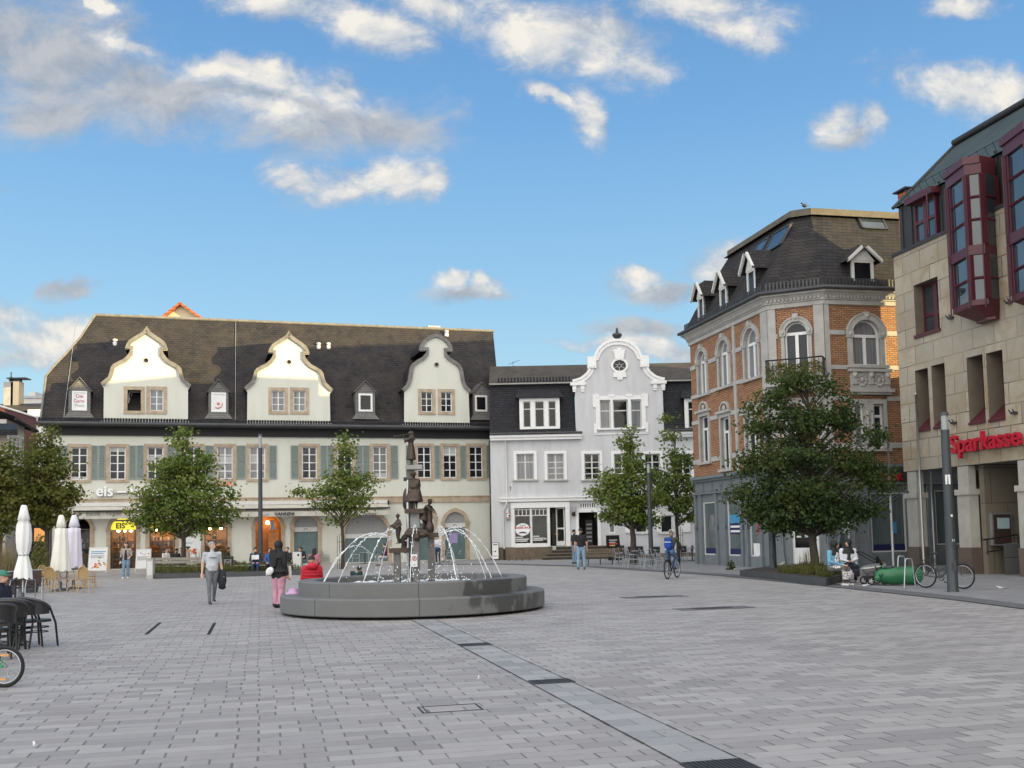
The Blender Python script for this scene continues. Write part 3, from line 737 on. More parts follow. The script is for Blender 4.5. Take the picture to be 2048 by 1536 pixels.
# ridge vents and light stones on the slope
for (px, py) in ((637,693),(657,693),(893,668),(230,686)):
    z = FC.z(px, py, 3.2); d = dz(z); u, z = FC.uz(px, py, d)
    m = MB(); m.lathe([(.16,-.2),(.15,.05),(.09,.12),(.17,.16),(.16,.24),(.02,.30)], 10, (u, d, z)); m.build('roof_vent', M['offwhite'], roof)
for px in (130, 470):
    m = MB(); pts = []
    for k in range(12):
        z = zE+.3+(zR-zE-.4)*k/11; d = dz(z)-.05; pts.append((FC.u(px, 800, 0)+.02*k, d, z))
    m.tube(pts, .02, 5); m.build('lightning_cable', M['zinc'], roof)
u0, z0, u1, z1 = FC.rect(856, 660, 873, 648, yR+.8)
m = MB(); m.box(u0, u1, yR+.3, yR+1.1, zR-.8, z1+.05); m.box(u0-.15, u1+.15, yR+.15, yR+1.25, z1+.05, z1+.2, 1); m.build('chimney', [M['greystone'], M['zinc']], roof)
u, z = FC.uz(282, 636, yR+.4)
m = MB(); m.lathe([(.14,-1.2),(.14,.0),(.19,.02),(.19,.22),(.05,.26)], 12, (u, yR+.5, z)); m.build('flue', M['zinc'], roof)
# gables
gA = [(207,838),(207,775),(201,766.5),(216,754),(219,746),(221.5,735),(226,729),(235,724),(246,719),(254,712),(259,705),(261,698),(250,697),(253,688.5),(258,681),(267,675),(277,669),(285,664),(290,658),(293,653)]
gC = [(806,838),(806,781),(801.6,778),(811,769),(815,758.6),(816,751),(816.7,745),(818.5,735),(823.5,726),(832,720),(842.7,714),(849,707),(852,701),(837.5,701),(838,693),(840,687.5),(846,679),(853.6,673.5),(861,669.5),(871,668)]
specs = [(gA, 293, 0, [(247.5,289.3,773,828.5),(292.6,334,773,828.5)], (292,721)),
         (gA, 578, 8.0, [(537,576,775,829),(580,618,775,829)], (578,724)),
         (gC, 873, 0, [(836,871,778,830),(875.5,909.7,778,830)], (873,729.5))]
for gi, (prof, cx, dy, gw, orb) in enumerate(specs):
    base = prof[0][0]; pc = prof[-1][0]
    k = 1.0 if gi != 1 else .975
    L = [((x-pc)*k+cx, 838+(y+dy-838 if y < 838 else 0)) for x, y in prof]
    if gi == 1: L = [(x, min(y, 838)) for x, y in L]
    yp = -.66
    Lu = [FC.uz(x, y, yp) for x, y in L]; uc = FC.u(cx, 750, yp)
    Lu[-1] = (uc, Lu[-1][1])
    for i, (u, z) in enumerate(Lu[:2]): pass
    left = Lu; right = [(2*uc-u, z) for u, z in reversed(Lu[:-1])]
    out = left+right
    zb = zE+.25
    out[0] = (out[0][0], zb); out[-1] = (out[-1][0], zb)
    outl = [out[0]]+[(u+.02 if u < uc else u-.02, z-.04) for u, z in out[1:-1]]+[out[-1]]
    hl = []; gr = []
    for (x0, x1, y0, y1) in gw:
        r = FC.rect(x0, y0, x1, y1, yp); w = .22
        gr.append((r[0]+w, r[2]-w, r[1]+w, r[3]-w)); hl.append(rectp(*gr[-1]))
    ou, oz = FC.uz(orb[0], orb[1], yp); rr = .17
    hl.append([(ou+rr*.85*math.cos(6.2832*q/14), oz+rr*math.sin(6.2832*q/14)) for q in range(14)])
    m = MB(); m.panel(outl, hl, yp, yp+.22, 0, 0, rim=False)
    n = len(outl)
    for i in range(n):
        p, q = outl[i], outl[(i+1) % n]
        dp_, dq = dz(p[1])+.15, dz(q[1])+.15
        m.quad((p[0],yp,p[1]),(q[0],yp,q[1]),(q[0],max(yp,dq)+.3,q[1]),(p[0],max(yp,dp_)+.3,p[1]), 1)
    gab = m.build('gable', [M['cream'], M['slate_dk']], t)
    cop = out[2:-2]
    m = MB(); m.ribbon(cop, -.24, yp-.14, yp+.30)
    m.build('coping', M['coping'], gab)
    m = MB(); m.box(out[0][0]-.12, out[-1][0]+.12, yp-.10, yp+.02, zb-.08, zb+.03); m.build('base_moulding', M['white'], gab)
    m = MB(); m.torus((ou, yp-.0, oz), rr*.95, .035, (0,1,0), 20, 6); m.build('oculus_ring', M['greystone'], gab)
    m = MB(); m.quad((ou-.3,yp+.15,oz-.3),(ou+.3,yp+.15,oz-.3),(ou+.3,yp+.15,oz+.3),(ou-.3,yp+.15,oz+.3)); m.build('oculus_pane', M['glass_d'], gab)
    for wi, r in enumerate(gr):
        if gi == 0 and wi == 0:      # the open casement
            o = MB(); o.box(r[0],r[0]+.05,.10,.16,r[2],r[3]); o.box(r[1]-.05,r[1],.10,.16,r[2],r[3]); o.box(r[0],r[1],.10,.16,r[2],r[2]+.05); o.box(r[0],r[1],.10,.16,r[3]-.05,r[3])
            b0 = len(o.v); ww = .58
            o.box(0,.05,-.02,.02,r[2]+.05,r[3]-.05); o.box(ww-.05,ww,-.02,.02,r[2]+.05,r[3]-.05)
            for z in (r[2]+.05, r[2]+.05+(r[3]-r[2])*.3, r[2]+.05+(r[3]-r[2])*.62, r[3]-.10): o.box(0,ww,-.019,.019,z,z+.045)
            o.box(ww*.5-.02,ww*.5+.02,-.018,.018,r[2]+.05,r[3]-.05)
            o.xf(Matrix.Translation((r[0]+.05,.16,0))@Matrix.Rotation(math.radians(62), 4, 'Z'), b0)
            o = o.build('open_window', M['white'], gab)
            dk = MB(); dk.quad((r[0]-.1,.9,r[2]-.1),(r[1]+.1,.9,r[2]-.1),(r[1]+.1,.9,r[3]+.1),(r[0]-.1,.9,r[3]+.1)); dk.build('dark_room', M['darkroom'], o)
        else:
            gl = 'glass_c' if (gi, wi) in ((0,1),(1,0),(1,1)) else 'glass_d'
            nz_ = 3
            o = sash(gab, r[0], r[1], r[2], r[3], yp+.08, 2, nz_, M['white'], M[gl], .055, .04)
        surround(o, r[0], r[1], r[2], r[3], .22, yp-.035, yp+.14, M['sand'])
# small dormers
dorm = [((137,181),159.5,757,779,829,(144,174,782,821)), ((417,457),437,761,781,831,(422.5,452,785,824)), ((711,750),730.5,763.5,781,832,(717,745,787,823)), ((946,980),963,767,784,834,(950,974.5,790.6,823))]
for k, ((x0,x1),xa,ya,ye,yb,wr) in enumerate(dorm):
    yp = -.42
    u0, u1 = FC.u(x0, 800, yp), FC.u(x1, 800, yp); ua = FC.u(xa, 770, yp); zb = FC.z(xa, yb, yp); ze = FC.z(xa, ye, yp); za = FC.z(xa, ya, yp)
    r = FC.rect(wr[0], wr[2], wr[1], wr[3], yp)
    h = rectp(r[0], r[2], r[1], r[3])
    o2 = [(u0,zb),(u1,zb),(u1,ze),(ua,za),(u0,ze)]
    m = MB(); m.panel(o2, [h], yp, yp+.12, 0, 0, rim=False)
    for i in range(5):
        p, q = o2[i], o2[(i+1) % 5]
        m.quad((p[0],yp,p[1]),(q[0],yp,q[1]),(q[0],dz(q[1])+.5,q[1]),(p[0],dz(p[1])+.5,p[1]), 0)
    m.quad((u0-.25,yp-.12,zb-.22),(u1+.25,yp-.12,zb-.22),(u1+.02,yp-.01,zb+.12),(u0-.02,yp-.01,zb+.12))
    for sgn in (-1, 1):
        ue = u0-.1 if sgn < 0 else u1+.1
        m.quad((ua,yp-.12,za+.10),(ue,yp-.12,ze-.10),(ue,dz(ze)+.4,ze-.10),(ua,dz(za)+.4,za+.10))
        m.quad((ua,yp-.12,za+.04),(ue,yp-.12,ze-.16),(ue,yp-.12,ze-.10),(ua,yp-.12,za+.10))
    dm = m.build('dormer', M['slate_grey'] if 'slate_grey' in M else M['coping'], t)
    o = sash(dm, r[0], r[2], r[1], r[3], yp-.02, 1, 1, M['white'], M['paper'] if k < 2 else M['glass_d'], .10 if k < 2 else .13, .03, .07)
    cx = (r[0]+r[2])/2
    if k == 0:
        for j, (s, zz) in enumerate((('Die', .66), ('Gyro-', .42), ('Praxis', .20))):
            text('poster_lettering', s, .30 if j < 2 else .22, M['red'] if j < 2 else M['greyshut'], o, (cx, yp+.015, r[1]+(r[3]-r[1])*zz), ext=.004, align='CENTER')
    if k == 1:
        m = MB(); m.tube([(cx-.22,yp+.01,r[1]+.32),(cx-.05,yp+.01,r[1]+.25),(cx+.15,yp+.01,r[1]+.34),(cx+.26,yp+.01,r[1]+.62)], [.03,.05,.045,.015], 6); m.ball((cx-.02,yp+.012,r[1]+.55), .11, 10, 0, (1,.2,1)); m.build('poster_emblem', M['pinkred'] if 'pinkred' in M else M['red'], o)
# first floor windows, surrounds and shutters
kinds = ['glass_d','glass','glass','glass','glass_c','glass_c','glass','glass','glass_c','glass','glass_d','glass_d']
for k, r in enumerate(wrect):
    o = sash(t, r[0], r[1], r[2], r[3], .10, 2, 4, M['white'], M[kinds[k]], .07, .05)
    surround(o, r[0], r[1], r[2], r[3], .20, -.045, .14, M['sand'])
    if k in (0,1,2,4,5,8,10):
        q = MB(); hh = (r[3]-r[2]); a0, a1 = {0:(.0,.10),1:(.86,1.),2:(.5,.72),4:(.5,.70),5:(.48,.74),8:(.0,.16),10:(.7,1.)}[k]
        q.quad((r[0]+.05,.128,r[2]+hh*a0),(r[1]-.05,.128,r[2]+hh*a0),(r[1]-.05,.128,r[2]+hh*a1),(r[0]+.05,.128,r[2]+hh*a1)); q.build('blind', M['blind'], o)
sh = [(116,134.5),(182.5,196),(197.5,211),(258.5,272.5),(273.5,287.5),(333.5,349),(350,365.5),(410,427.5),(473,491.5),(538,553.5),(581.5,597),(641,654),(655,668),(711,725),(726,739),(781,796),(812,828),(869,880),(920,932),(972,986)]
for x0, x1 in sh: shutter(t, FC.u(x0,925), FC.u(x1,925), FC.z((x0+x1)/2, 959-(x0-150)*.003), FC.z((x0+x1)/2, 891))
# string course
zb0, zb1 = Zs(1008, 540), Zs(996.5, 540)
m = MB(); m.box(-.03, WL+.04, -.10, .0, zb0, zb1); m.box(-.05, WL+.05, -.14, .0, zb1, zb1+.06); m.build('string_course', M['sand'], t)
# downpipes
for u, lab in ((.08,0), (WL-.28,1)):
    m = MB(); m.tube([(u,-.7,z_eave+.05),(u,-.5,z_eave-.15),(u,-.12,z_soff-.35),(u,-.12,zb1+.2),(u,-.24,zb1+.02),(u,-.24,zb0-.1),(u,-.10,zb0-.35),(u,-.10,.0)], .065, 8); m.build('downpipe', M['pipe'], t)
# arcade openings
surmat = M['sand']
def archstone(u0, u1, z0, z1, h, w=.24):
    c = (u0+u1)/2; r = (u1-u0)/2; zs = z1-h; m = MB()
    pts = [(c+r*math.cos(math.pi*k/20), zs+h*math.sin(math.pi*k/20)) for k in range(21)]
    m.ribbon(pts, -w, -.05, .10)
    for x0, x1 in ((u0-w,u0),(u1,u1+w)): m.box(x0,x1,-.05,.10,z0-.05,zs-.12); m.box(x0-.05 if x1==u0 else x0-.0,x1 if x1==u0 else x1+.05,-.085,.10,zs-.12,zs+.12)
    m.box(c-.14,c+.14,-.08,.1,z1+.0,z1+w+.05)
    return m
for (u0, u1, z0, z1, k) in arects:
    h = min((u1-u0)/2, 1.35); zs = z1-h
    nm = 'shop_arch' if k in (0,1,2,3) else 'arched_door'
    o = archstone(u0, u1, z0, z1, h).build(nm, surmat, t)
    if k in (5, 6, 8, 7):
        fill = MB(); fill.panel(arch(u0, u1, zs-.02, z1, 14, h), [], .20, .26, 0, None, True); fill.build('fanlight_panel', M['greyshut'], o)
        bd = MB(); bd.box(u0, u1, .14, .22, zs-.32, zs-.02); bd.build('lintel_board', M['offwhite'], o)
        lo = MB(); lo.tube([((u0+u1)/2-.11,.13,zs-.24),((u0+u1)/2-.09,.13,zs-.13),((u0+u1)/2,.13,zs-.10),((u0+u1)/2+.09,.13,zs-.13),((u0+u1)/2+.11,.13,zs-.24)], .016, 5); lo.build('emblem', M['ink'], o)
        dr = MB()
        dr.box(u0, u1, .24, .28, z0-.05, zs-.3)
        for q in range(1, 9): dr.box(u0, u1, .232, .24, z0+(zs-.3-z0)*q/9-.006, z0+(zs-.3-z0)*q/9+.006)
        dr.build('roller_door', M['teal'], o)
        if k == 8:
            p = MB(); p.box(u0+.35,u0+.95,.22,.235,1.2,1.9); p.build('poster', M['lilac'], o)
    elif k == 4:
        rm = MB(); rm.box(u0-.3, u1+.3, 1.6, 1.7, 0, z1+.2); rm.quad((u0-.3,.3,0),(u0-.3,1.6,0),(u0-.3,1.6,z1),(u0-.3,.3,z1)); rm.quad((u1+.3,.3,0),(u1+.3,1.6,0),(u1+.3,1.6,z1),(u1+.3,.3,z1)); rm.quad((u0-.3,.3,z1),(u1+.3,.3,z1),(u1+.3,1.6,z1),(u0-.3,1.6,z1)); rm.build('lobby', M['wood'], o)
        d1 = MB(); d1.box(u0+.85, u1-.15, .30, .36, 0, 2.2); d1.build('timber_door', M['wood'], o)
        ms = MB(); ms.tube([(u0+.95,.32,2.35),(u1-.35,.32,2.35),(u1-.5,.32,z1-.35),(u0+1.05,.32,z1-.35)], .04, 6, closed=True); ms.build('transom_frame', M['offwhite'], o)
        gl = MB(); gl.poly([(u0+.95,.33,2.35),(u1-.35,.33,2.35),(u1-.5,.33,z1-.35),(u0+1.05,.33,z1-.35)]); gl.build('pane', M['glass_c'], o)
        lp = MB(); lp.ball(((u0+u1)/2,.9,z1-.5), .12, 10); lp.build('lamp', M['lampwarm'], o)
    else:
        rm = MB(); x0, x1, yb_ = u0-.6, u1+.6, 2.6
        rm.quad((x0,yb_,0),(x1,yb_,0),(x1,yb_,z1+.3),(x0,yb_,z1+.3)); rm.quad((x0,.33,0),(x0,yb_,0),(x0,yb_,z1+.3),(x0,.33,z1+.3)); rm.quad((x1,.33,0),(x1,yb_,0),(x1,yb_,z1+.3),(x1,.33,z1+.3)); rm.quad((x0,.33,z1+.3),(x1,.33,z1+.3),(x1,yb_,z1+.3),(x0,yb_,z1+.3)); rm.quad((x0,.33,.02),(x1,.33,.02),(x1,yb_,.02),(x0,yb_,.02), 1)
        rm.build('shop_room', [M['warm'] if k else M['darkroom'], M['darkroom']], o)
        sv = MB()
        for q in range(4): sv.box(u0+.05, u1-.2, 2.25, 2.55, .5+q*.42, .54+q*.42)
        for q in range(26): x = u0+.1+RN.random()*(u1-u0-.4); zz = .54+RN.randrange(4)*.42; sv.box(x, x+.12, 2.28, 2.45, zz, zz+.1+.2*RN.random(), 1+RN.randrange(2))
        sv.box(u0, u1, .9, 1.3, .0, 1.05, 3); sv.build('shelving', [M['wood'], M['offwhite'], M['blackfr'], M['warmdark']], o)
        if k:
            for q in range(3):
                lp = MB(); x = u0+(u1-u0)*(.25+.25*q); lp.lathe([(.03,.30),(.22,.16),(.26,.0),(.24,.0)], 12, (x, 1.5, zs-.05)); lp.build('pendant_shade', M['wood'], o)
                lb = MB(); lb.ball((x,1.5,zs-.04), .11, 8); lb.build('bulb', M['lampwarm'], o)
        fr = MB(); fr.box(u0,u0+.06,.18,.24,z0,zs); fr.box(u1-.06,u1,.18,.24,z0,zs); fr.box(u0,u1,.18,.24,zs-.06,zs); fr.box((u0+u1)/2-.03,(u0+u1)/2+.03,.18,.24,z0,zs-.06); fr.build('shop_frame', M['brownfr'], o)
        gq = MB(); gq.panel(arch(u0, u1, z0, z1, 14, h), [], .21, .22, 0); gq.build('pane', M['clear'], o)
        if k == 1:
            sg = MB(); sg.box(u0+.02, u1-.02, .12, .17, zs-.02, zs+.52); sg.build('lit_sign', M['yellow_sign'], o)
            text('lit_sign_lettering', 'EIS', .46, M['ink'], o, (u0+.30, .115, zs+.08), ext=.004, off=.015)
            sg = MB(); sg.box(u0+.35, u1-.35, .12, .17, zs+.62, zs+.80); sg.build('lit_sign', M['yellow_sign'], o)
        if k == 2:
            sg = MB(); sg.box(u0+.05, u1-.05, .12, .17, zs+.05, zs+.22); sg.build('lit_sign', M['yellow_sign'], o)
        if k == 1:
            for x in (u0+.12, u1-.52):
                rk = MB()
                for q in range(6): rk.box(x, x+.42, .02, .12, .35+q*.28, .38+q*.28)
                rk.box(x,x+.03,.02,.12,0,2.2); rk.box(x+.39,x+.42,.02,.12,0,2.2); rk.build('display_rack', M['brownfr'], o)
# wall posters between the arches
u0, z0, u1, z1 = FC.rect(362, 1075, 402, 1122)
m = MB(); m.box(u0, u1, -.06, -.02, z0, z1); pb = m.build('poster_board', M['paper'], t)
def dish(parent, cx, cz, y, s):
    for k in range(9):
        a = RN.random()*6.28; r = RN.random()*s; q = MB()
        q.ball((cx+r*math.cos(a)*1.3, y-.004-.002*k, cz+r*math.sin(a)*.7), s*(.3+.3*RN.random()), 8, 0, (1.2,.02,.8)); q.build('food_picture', RN.choice([M['foodred'], M['foodor'], M['foodgr'], M['offwhite']]), parent)
dish(pb, (u0+u1)/2, z0+(z1-z0)*.38, -.07, .28)
text('poster_lettering', 'Speisen', .20, M['posterblue'], pb, (u0+.1, -.065, z1-.4), ext=.002)
# awning
za0, za1 = Zs(1022, 540), Zs(1009.5, 540)
u0, u1 = FC.u(150, 1025), FC.u(779, 1025, -1.0)
m = MB(); ya = -.95
m.quad((u0,-.10,za1+.05),(u1,-.10,za1+.05),(u1,ya,za0+.12),(u0,ya,za0+.12)); m.quad((u0,-.10,za1-.0),(u1,-.10,za1-.0),(u1,ya,za0+.06),(u0,ya,za0+.06))
aw = m.build('awning', M['awning'], t)
m = MB(); m.box(u0-.02, u1+.02, -.30, -.10, za1+.0, za1+.24); m.build('cassette', M['offwhite'], aw)
m = MB(); m.tube([(u0-.03,ya-.03,za0+.10),(u1+.03,ya-.03,za0+.10)], .05, 8); m.box(u1-.02,u1+.12,-.30,-.12,za1-.1,za1+.20); m.build('front_rail', M['black'], aw)
zv0, zv1 = FC.z(540, 1033, ya), FC.z(540, 1023, ya)
m = MB(); n = 150
for k in range(n):
    x0_, x1_ = u0+(u1-u0)*k/n, u0+(u1-u0)*(k+1)/n; w0, w1 = .02*math.sin(k*1.1), .02*math.sin((k+1)*1.1)
    m.quad((x0_,ya-.05+w0,zv0),(x1_,ya-.05+w1,zv0),(x1_,ya-.03,zv1),(x0_,ya-.03,zv1))
m.build('valance', M['awning'], aw)
for (s, px, sz, mt, off) in (('Eiscafé - Vannini', 172, .32, 'ink', 0), ('Eiscafé', 519, .22, 'greyshut', 0), ('VANNINI', 549, .31, 'ink', .012), ('Eiscafé - Vannini', 690, .32, 'ink', 0)):
    u, z = FC.uz(px, 1031, ya); text('valance_lettering', s, sz, M[mt], aw, (u, ya-.115, z), ext=.003, off=off)
# raised letters over the awning and a red neon script half hidden by the tree
u, z = FC.uz(192, 992); text('sign_lettering', 'eis – vannini', .95, M['signwhite'], t, (u, -.16, z), ext=.06, off=.02)
m = MB(); u1_ = FC.u(372, 985); m.box(u+.1, u1_, -.09, -.03, z+.14, z+.20); m.build('sign_rail', M['zinc'], t)
u, z = FC.uz(422, 975); m = MB(); m.tube([(u+.1*k, -.12, z+.12+.10*math.sin(k*1.3)+.008*k) for k in range(16)], .028, 6); m.build('neon_script', M['redneon'], t)
# ================================================================ white building with the round curved gable
YW = 70.0
pl = AtY(1000, 1000, YW)
FW = Frame((pl.x, YW), (1, 0))
uW = lambda x, d=0.0: FW.u(x, 900, d)
zW = lambda y, x=1180, d=0.0: FW.z(x, y, d)
UR = uW(1440)
wb = thing('curved_gable_house', 'white house with round scrolled gable, urn finial and dark slate mansard', 'building', FW.o, FW.rz)
zcor = zW(868, 1085); ztop = zW(766, 1085)
fw = [(1027.5,1073.7,902,961),(1089,1133.5,902,961),(1163,1205,902,961),(1222.5,1266,902,961),(1284,1326,902,961),(1345,1387,902,961)]
hs = []; wr = []
for x0,x1,y0,y1 in fw:
    r = FW.rect(x0,y0,x1,y1); w = .19; wr.append((r[0]+w, r[2]-w, r[1]+.05, r[3]-w)); hs.append(rectp(*wr[-1]))
shop = [(1029,1061.5,1015,1088),(1063.5,1095.5,1015,1088),(1100,1131,1013,1092),(1158,1195.5,1024.5,1097),(1160,1192,1006,1016),(1271,1293.5,1031,1064.5),(1320,1344.5,1031,1064.5),(1218,1230,1022,1066)]
sr = []
for x0,x1,y0,y1 in shop:
    r = FW.rect(x0,y0,x1,y1); sr.append((r[0],r[2],r[1],r[3])); hs.append(rectp(*sr[-1]))
# gable silhouette
half = [(1149.5,766),(1146,764.5),(1154,762.5),(1162,759.5),(1169,755),(1176,748.5),(1180,742),(1182.6,735.5),(1183.6,718),(1192,716),(1194,709),(1197,702.5),(1201.5,697),(1207,692),(1213,688),(1220.7,685),(1229,683.5),(1240,683)]
uc = uW(1241)
L = [FW.uz(x, y) for x, y in half]
L = [(u-(uW(1240)-uc)*0, z) for u, z in L]; L[-1] = (uc, L[-1][1])
gl = L+[(2*uc-u, z) for u, z in reversed(L[:-1])]
tri = [(1200,1221,800,857),(1226,1256,800,857),(1262,1283,800,857)]
tr = []
for x0,x1,y0,y1 in tri:
    r = FW.rect(x0,y0,x1,y1); tr.append((r[0],r[2],r[1],r[3])); hs.append(rectp(*tr[-1]))
ou, oz = FW.uz(1239, 731); ra, rb = .44, .36
hs.append([(ou+ra*math.cos(6.2832*k/20), oz+rb*math.sin(6.2832*k/20)) for k in range(20)])
gx0, gx1 = L[0][0], 2*uc-L[0][0]
zmid = zW(998, 1085)
def hin(a, b): return [h for h in hs if min(p[1] for p in h) >= a-.3 and max(p[1] for p in h) <= b+.01]
m = MB()
m.panel([(-.6,0),(UR,0),(UR,zmid),(-.6,zmid)], hin(-1, zmid), 0, .28, 0, 0, rim=False)
m.panel([(-.6,zmid),(UR,zmid),(UR,zcor),(-.6,zcor)], hin(zmid, zcor), 0, .28, 0, 0, rim=False)
m.panel([(gx0,zcor),(gx1,zcor)]+list(reversed(gl)), hin(zcor, 99), 0, .28, 0, 0, rim=False)
n = len(gl)
for i in range(n-1):
    p, q = gl[i], gl[i+1]; m.quad((p[0],0,p[1]),(q[0],0,q[1]),(q[0],.45,q[1]),(p[0],.45,p[1]))
m.prism([(u, z) for u, z in gl], .30, .45)
m.quad((0,0,0),(0,9,0),(0,9,zcor),(0,0,zcor)); m.quad((UR,0,0),(UR,9,0),(UR,9,zcor),(UR,0,zcor)); m.quad((0,9,0),(UR,9,0),(UR,9,zcor),(0,9,zcor))
# grimy run-off under the round window and over one sill
m.build('wall', [M['white_pl']], wb)
# mansard: lower slate slope, narrow cornice, low upper roof
zu = zW(768, 1085, .7); zr = zW(731, 1085, 4.2)
for a0, a1 in ((-.6, gx0), (gx1, UR)):
    m = MB(); m.quad((a0,-.30,zcor+.02),(a1,-.30,zcor+.02),(a1,.10,zcor+.45),(a0,.10,zcor+.45)); m.quad((a0,.10,zcor+.45),(a1,.10,zcor+.45),(a1,.70,zu),(a0,.70,zu))
    for ax in (a0, a1): m.poly([(ax,-.30,zcor+.02),(ax,.10,zcor+.45),(ax,.70,zu),(ax,3,zu),(ax,3,zcor)])
    m.build('mansard_slope', M['slate_dk'], wb)
    m = MB(); m.box(a0, a1+(.35 if a0 < 1 else 0)-(0 if a0 < 1 else 0), -.42, .0, zcor-.22, zcor-.02); m.box(a0, a1+(.35 if a0 < 1 else 0), -.32, .0, zcor-.40, zcor-.22); m.build('cornice', M['white'], wb)
    m = MB(); m.tube([(a0,-.44,zcor+.02),(a1+(.4 if a0 < 1 else 0),-.44,zcor+.02)], .085, 8); m.build('gutter', M['gutter'], wb)
    m = MB(); m.box(a0,a1,.40,.72,zu-.02,zu+.10); m.build('upper_cornice', M['greystone'], wb)
m = MB(); m.quad((-.6,.35,zu+.10),(UR,.35,zu+.10),(UR,4.2,zr),(-.6,4.2,zr)); m.quad((-.05,8.6,zu+.10),(UR,8.6,zu+.10),(UR,4.2,zr),(-.6,4.2,zr)); m.poly([(-.05,.35,zu+.1),(-.6,4.2,zr),(-.05,8.6,zu+.1)])
m.quad((-.6,.35,zu+.10),(UR,.35,zu+.10),(UR,.7,zu),(-.6,.7,zu))
rf = m.build('upper_roof', M['brownslate'], wb)
m = MB(); u = 0
while u < gx0-.2: m.box(u, u+.12, .33, .39, zu+.12, zu+.42); u += .22
m.build('snow_guard', M['slate_dk'], rf)
m = MB(); u, z = FW.uz(1026, 726, 4.2); m.tube([(u,4.2,zr-.1),(u,4.2,zr+.35)], .015, 5); m.tube([(u-.35,4.2,zr+.12),(u+.5,4.2,zr+.42)], .012, 5)
for k in range(4): m.tube([(u-.2+.17*k,4.0,zr+.18+.06*k),(u-.2+.17*k,4.4,zr+.18+.06*k)], .008, 4)
m.build('aerial', M['iron'], rf)
# gable coping, scroll blocks, urn
m = MB(); m.ribbon(gl[1:-1], .17, -.14, .5); m.ribbon(gl[1:-1], -.22, -.07, .02)
for s in (-1, 1):
    c = uc+s*(uc-uW(1188)); z0, z1 = zW(735.5), zW(717)
    m.box(c-.30, c+.30, -.16, .3, z0-.05, z1+.12); m.tube([(c,-.22,z0+.12),(c,-.05,z0+.12)], .16, 12)
    c2 = uc+s*(uc-uW(1160)); zt = zW(767); m.box(c2-.55,c2+.5,-.16,.1,zt-.12,zt+.10)
    for q in (-.28, .28): m.box(c2+q-.13,c2+q+.13,-.10,.05,zt-.42,zt-.12); m.box(c2+q-.11,c2+q+.11,-.08,.05,zt-.56,zt-.44)
m.build('gable_moulding', M['white'], wb)
m = MB(); zt = zW(683); hh = zW(655)-zt
m.lathe([(.26,-.05),(.26,.04),(.14,.08),(.10,.16),(.24,.26),(.33,.40),(.33,.50),(.26,.56),(.12,.60),(.08,.66),(.12,.72),(.06,.78),(.09,.86),(.01,1.0)], 16, (uc,.15,zt)); m.xf(Matrix.Translation((0,0,zt))@Matrix.Diagonal((1,1,hh,1))@Matrix.Translation((0,0,-zt)))
m.build('urn_finial', M['iron'], wb)
# round window
m = MB(); m.lathe([(1.0,0),(1.34,0),(1.34,.1),(1.0,.1)], 28, (0,0,0), 0, False, False); m.xf(Matrix.Translation((ou,.02,oz))@Matrix.Rotation(math.pi/2,4,'X')@Matrix.Diagonal((ra,rb*1.05,1,1)))
m.prism([(ou-.28,oz+rb*1.2),(ou+.28,oz+rb*1.2),(ou+.40,oz+rb+.72),(ou+.16,oz+rb+.72),(ou+.16,oz+rb+.86),(ou-.16,oz+rb+.86),(ou-.16,oz+rb+.72),(ou-.40,oz+rb+.72)], -.10, .02)
m.prism([(ou-.40,oz-rb*1.25),(ou-.46,oz-rb-.45),(ou-.2,oz-rb-.45),(ou-.14,oz-rb-.62),(ou+.14,oz-rb-.62),(ou+.2,oz-rb-.45),(ou+.46,oz-rb-.45),(ou+.40,oz-rb*1.25)], -.10, .02)
o = m.build('oval_window', M['white'], wb)
m = MB()
for k in range(6):
    a = 6.2832*(k+.5)/6; m.tube([(ou+ra*.35*math.cos(a),.12,oz+rb*.3*math.sin(a)),(ou+ra*math.cos(a),.12,oz+rb*math.sin(a))], .022, 4)
m.tube([(ou+ra*.35*math.cos(6.2832*k/12),.12,oz+rb*.3*math.sin(6.2832*k/12)) for k in range(12)], .022, 4, closed=True); m.build('glazing_bars', M['offwhite'], o)
m = MB(); m.quad((ou-.6,.16,oz-.6),(ou+.6,.16,oz-.6),(ou+.6,.16,oz+.6),(ou-.6,.16,oz+.6)); m.build('pane', M['glass_d'], o)
# triple gable window
zs = [tr[0][2]+(tr[0][3]-tr[0][2])*.62]
for k, r in enumerate(tr):
    o = sash(wb, r[0], r[1], r[2], r[3], .10, 1, 1, M['offwhite'], M['glass_d' if k == 1 else 'glass_c'], .07, .07, zs=zs)
    if k == 1: continue
m = MB(); r = FW.rect(1196, 798, 1287, 860)
for a0, a1 in ((r[0]-.15, tr[0][0]), (tr[0][1], tr[1][0]), (tr[1][1], tr[2][0]), (tr[2][1], r[2]+.15)): m.box(a0, a1, -.07, .06, tr[0][2]-.05, tr[0][3]+.28)
for a0, a1 in ((tr[0][0],tr[0][1]),(tr[1][0],tr[1][1]),(tr[2][0],tr[2][1])): m.box(a0, a1, -.06, .06, tr[0][3], tr[0][3]+.25)
for u in (r[0]-.12, (tr[0][1]+tr[1][0])/2, (tr[1][1]+tr[2][0])/2, r[2]+.12): m.box(u-.22,u+.22,-.09,.02,tr[0][3]+.2,tr[0][3]+.36)
for u in (r[0]-.20, r[2]+.20):
    m.box(u-.13,u+.13,-.085,.02,tr[0][3]-.5,tr[0][3]+.2); m.box(u-.10,u+.10,-.08,.02,tr[0][2]-.32,tr[0][2]+.35)
m.box(r[0]-.3, r[2]+.3, -.06, .02, tr[0][2]-.42, tr[0][2]-.34); m.box(r[0]-.05, r[2]+.05, -.16, .08, tr[0][2]-.10, tr[0][2]); m.build('triple_surround', M['white'], wb)
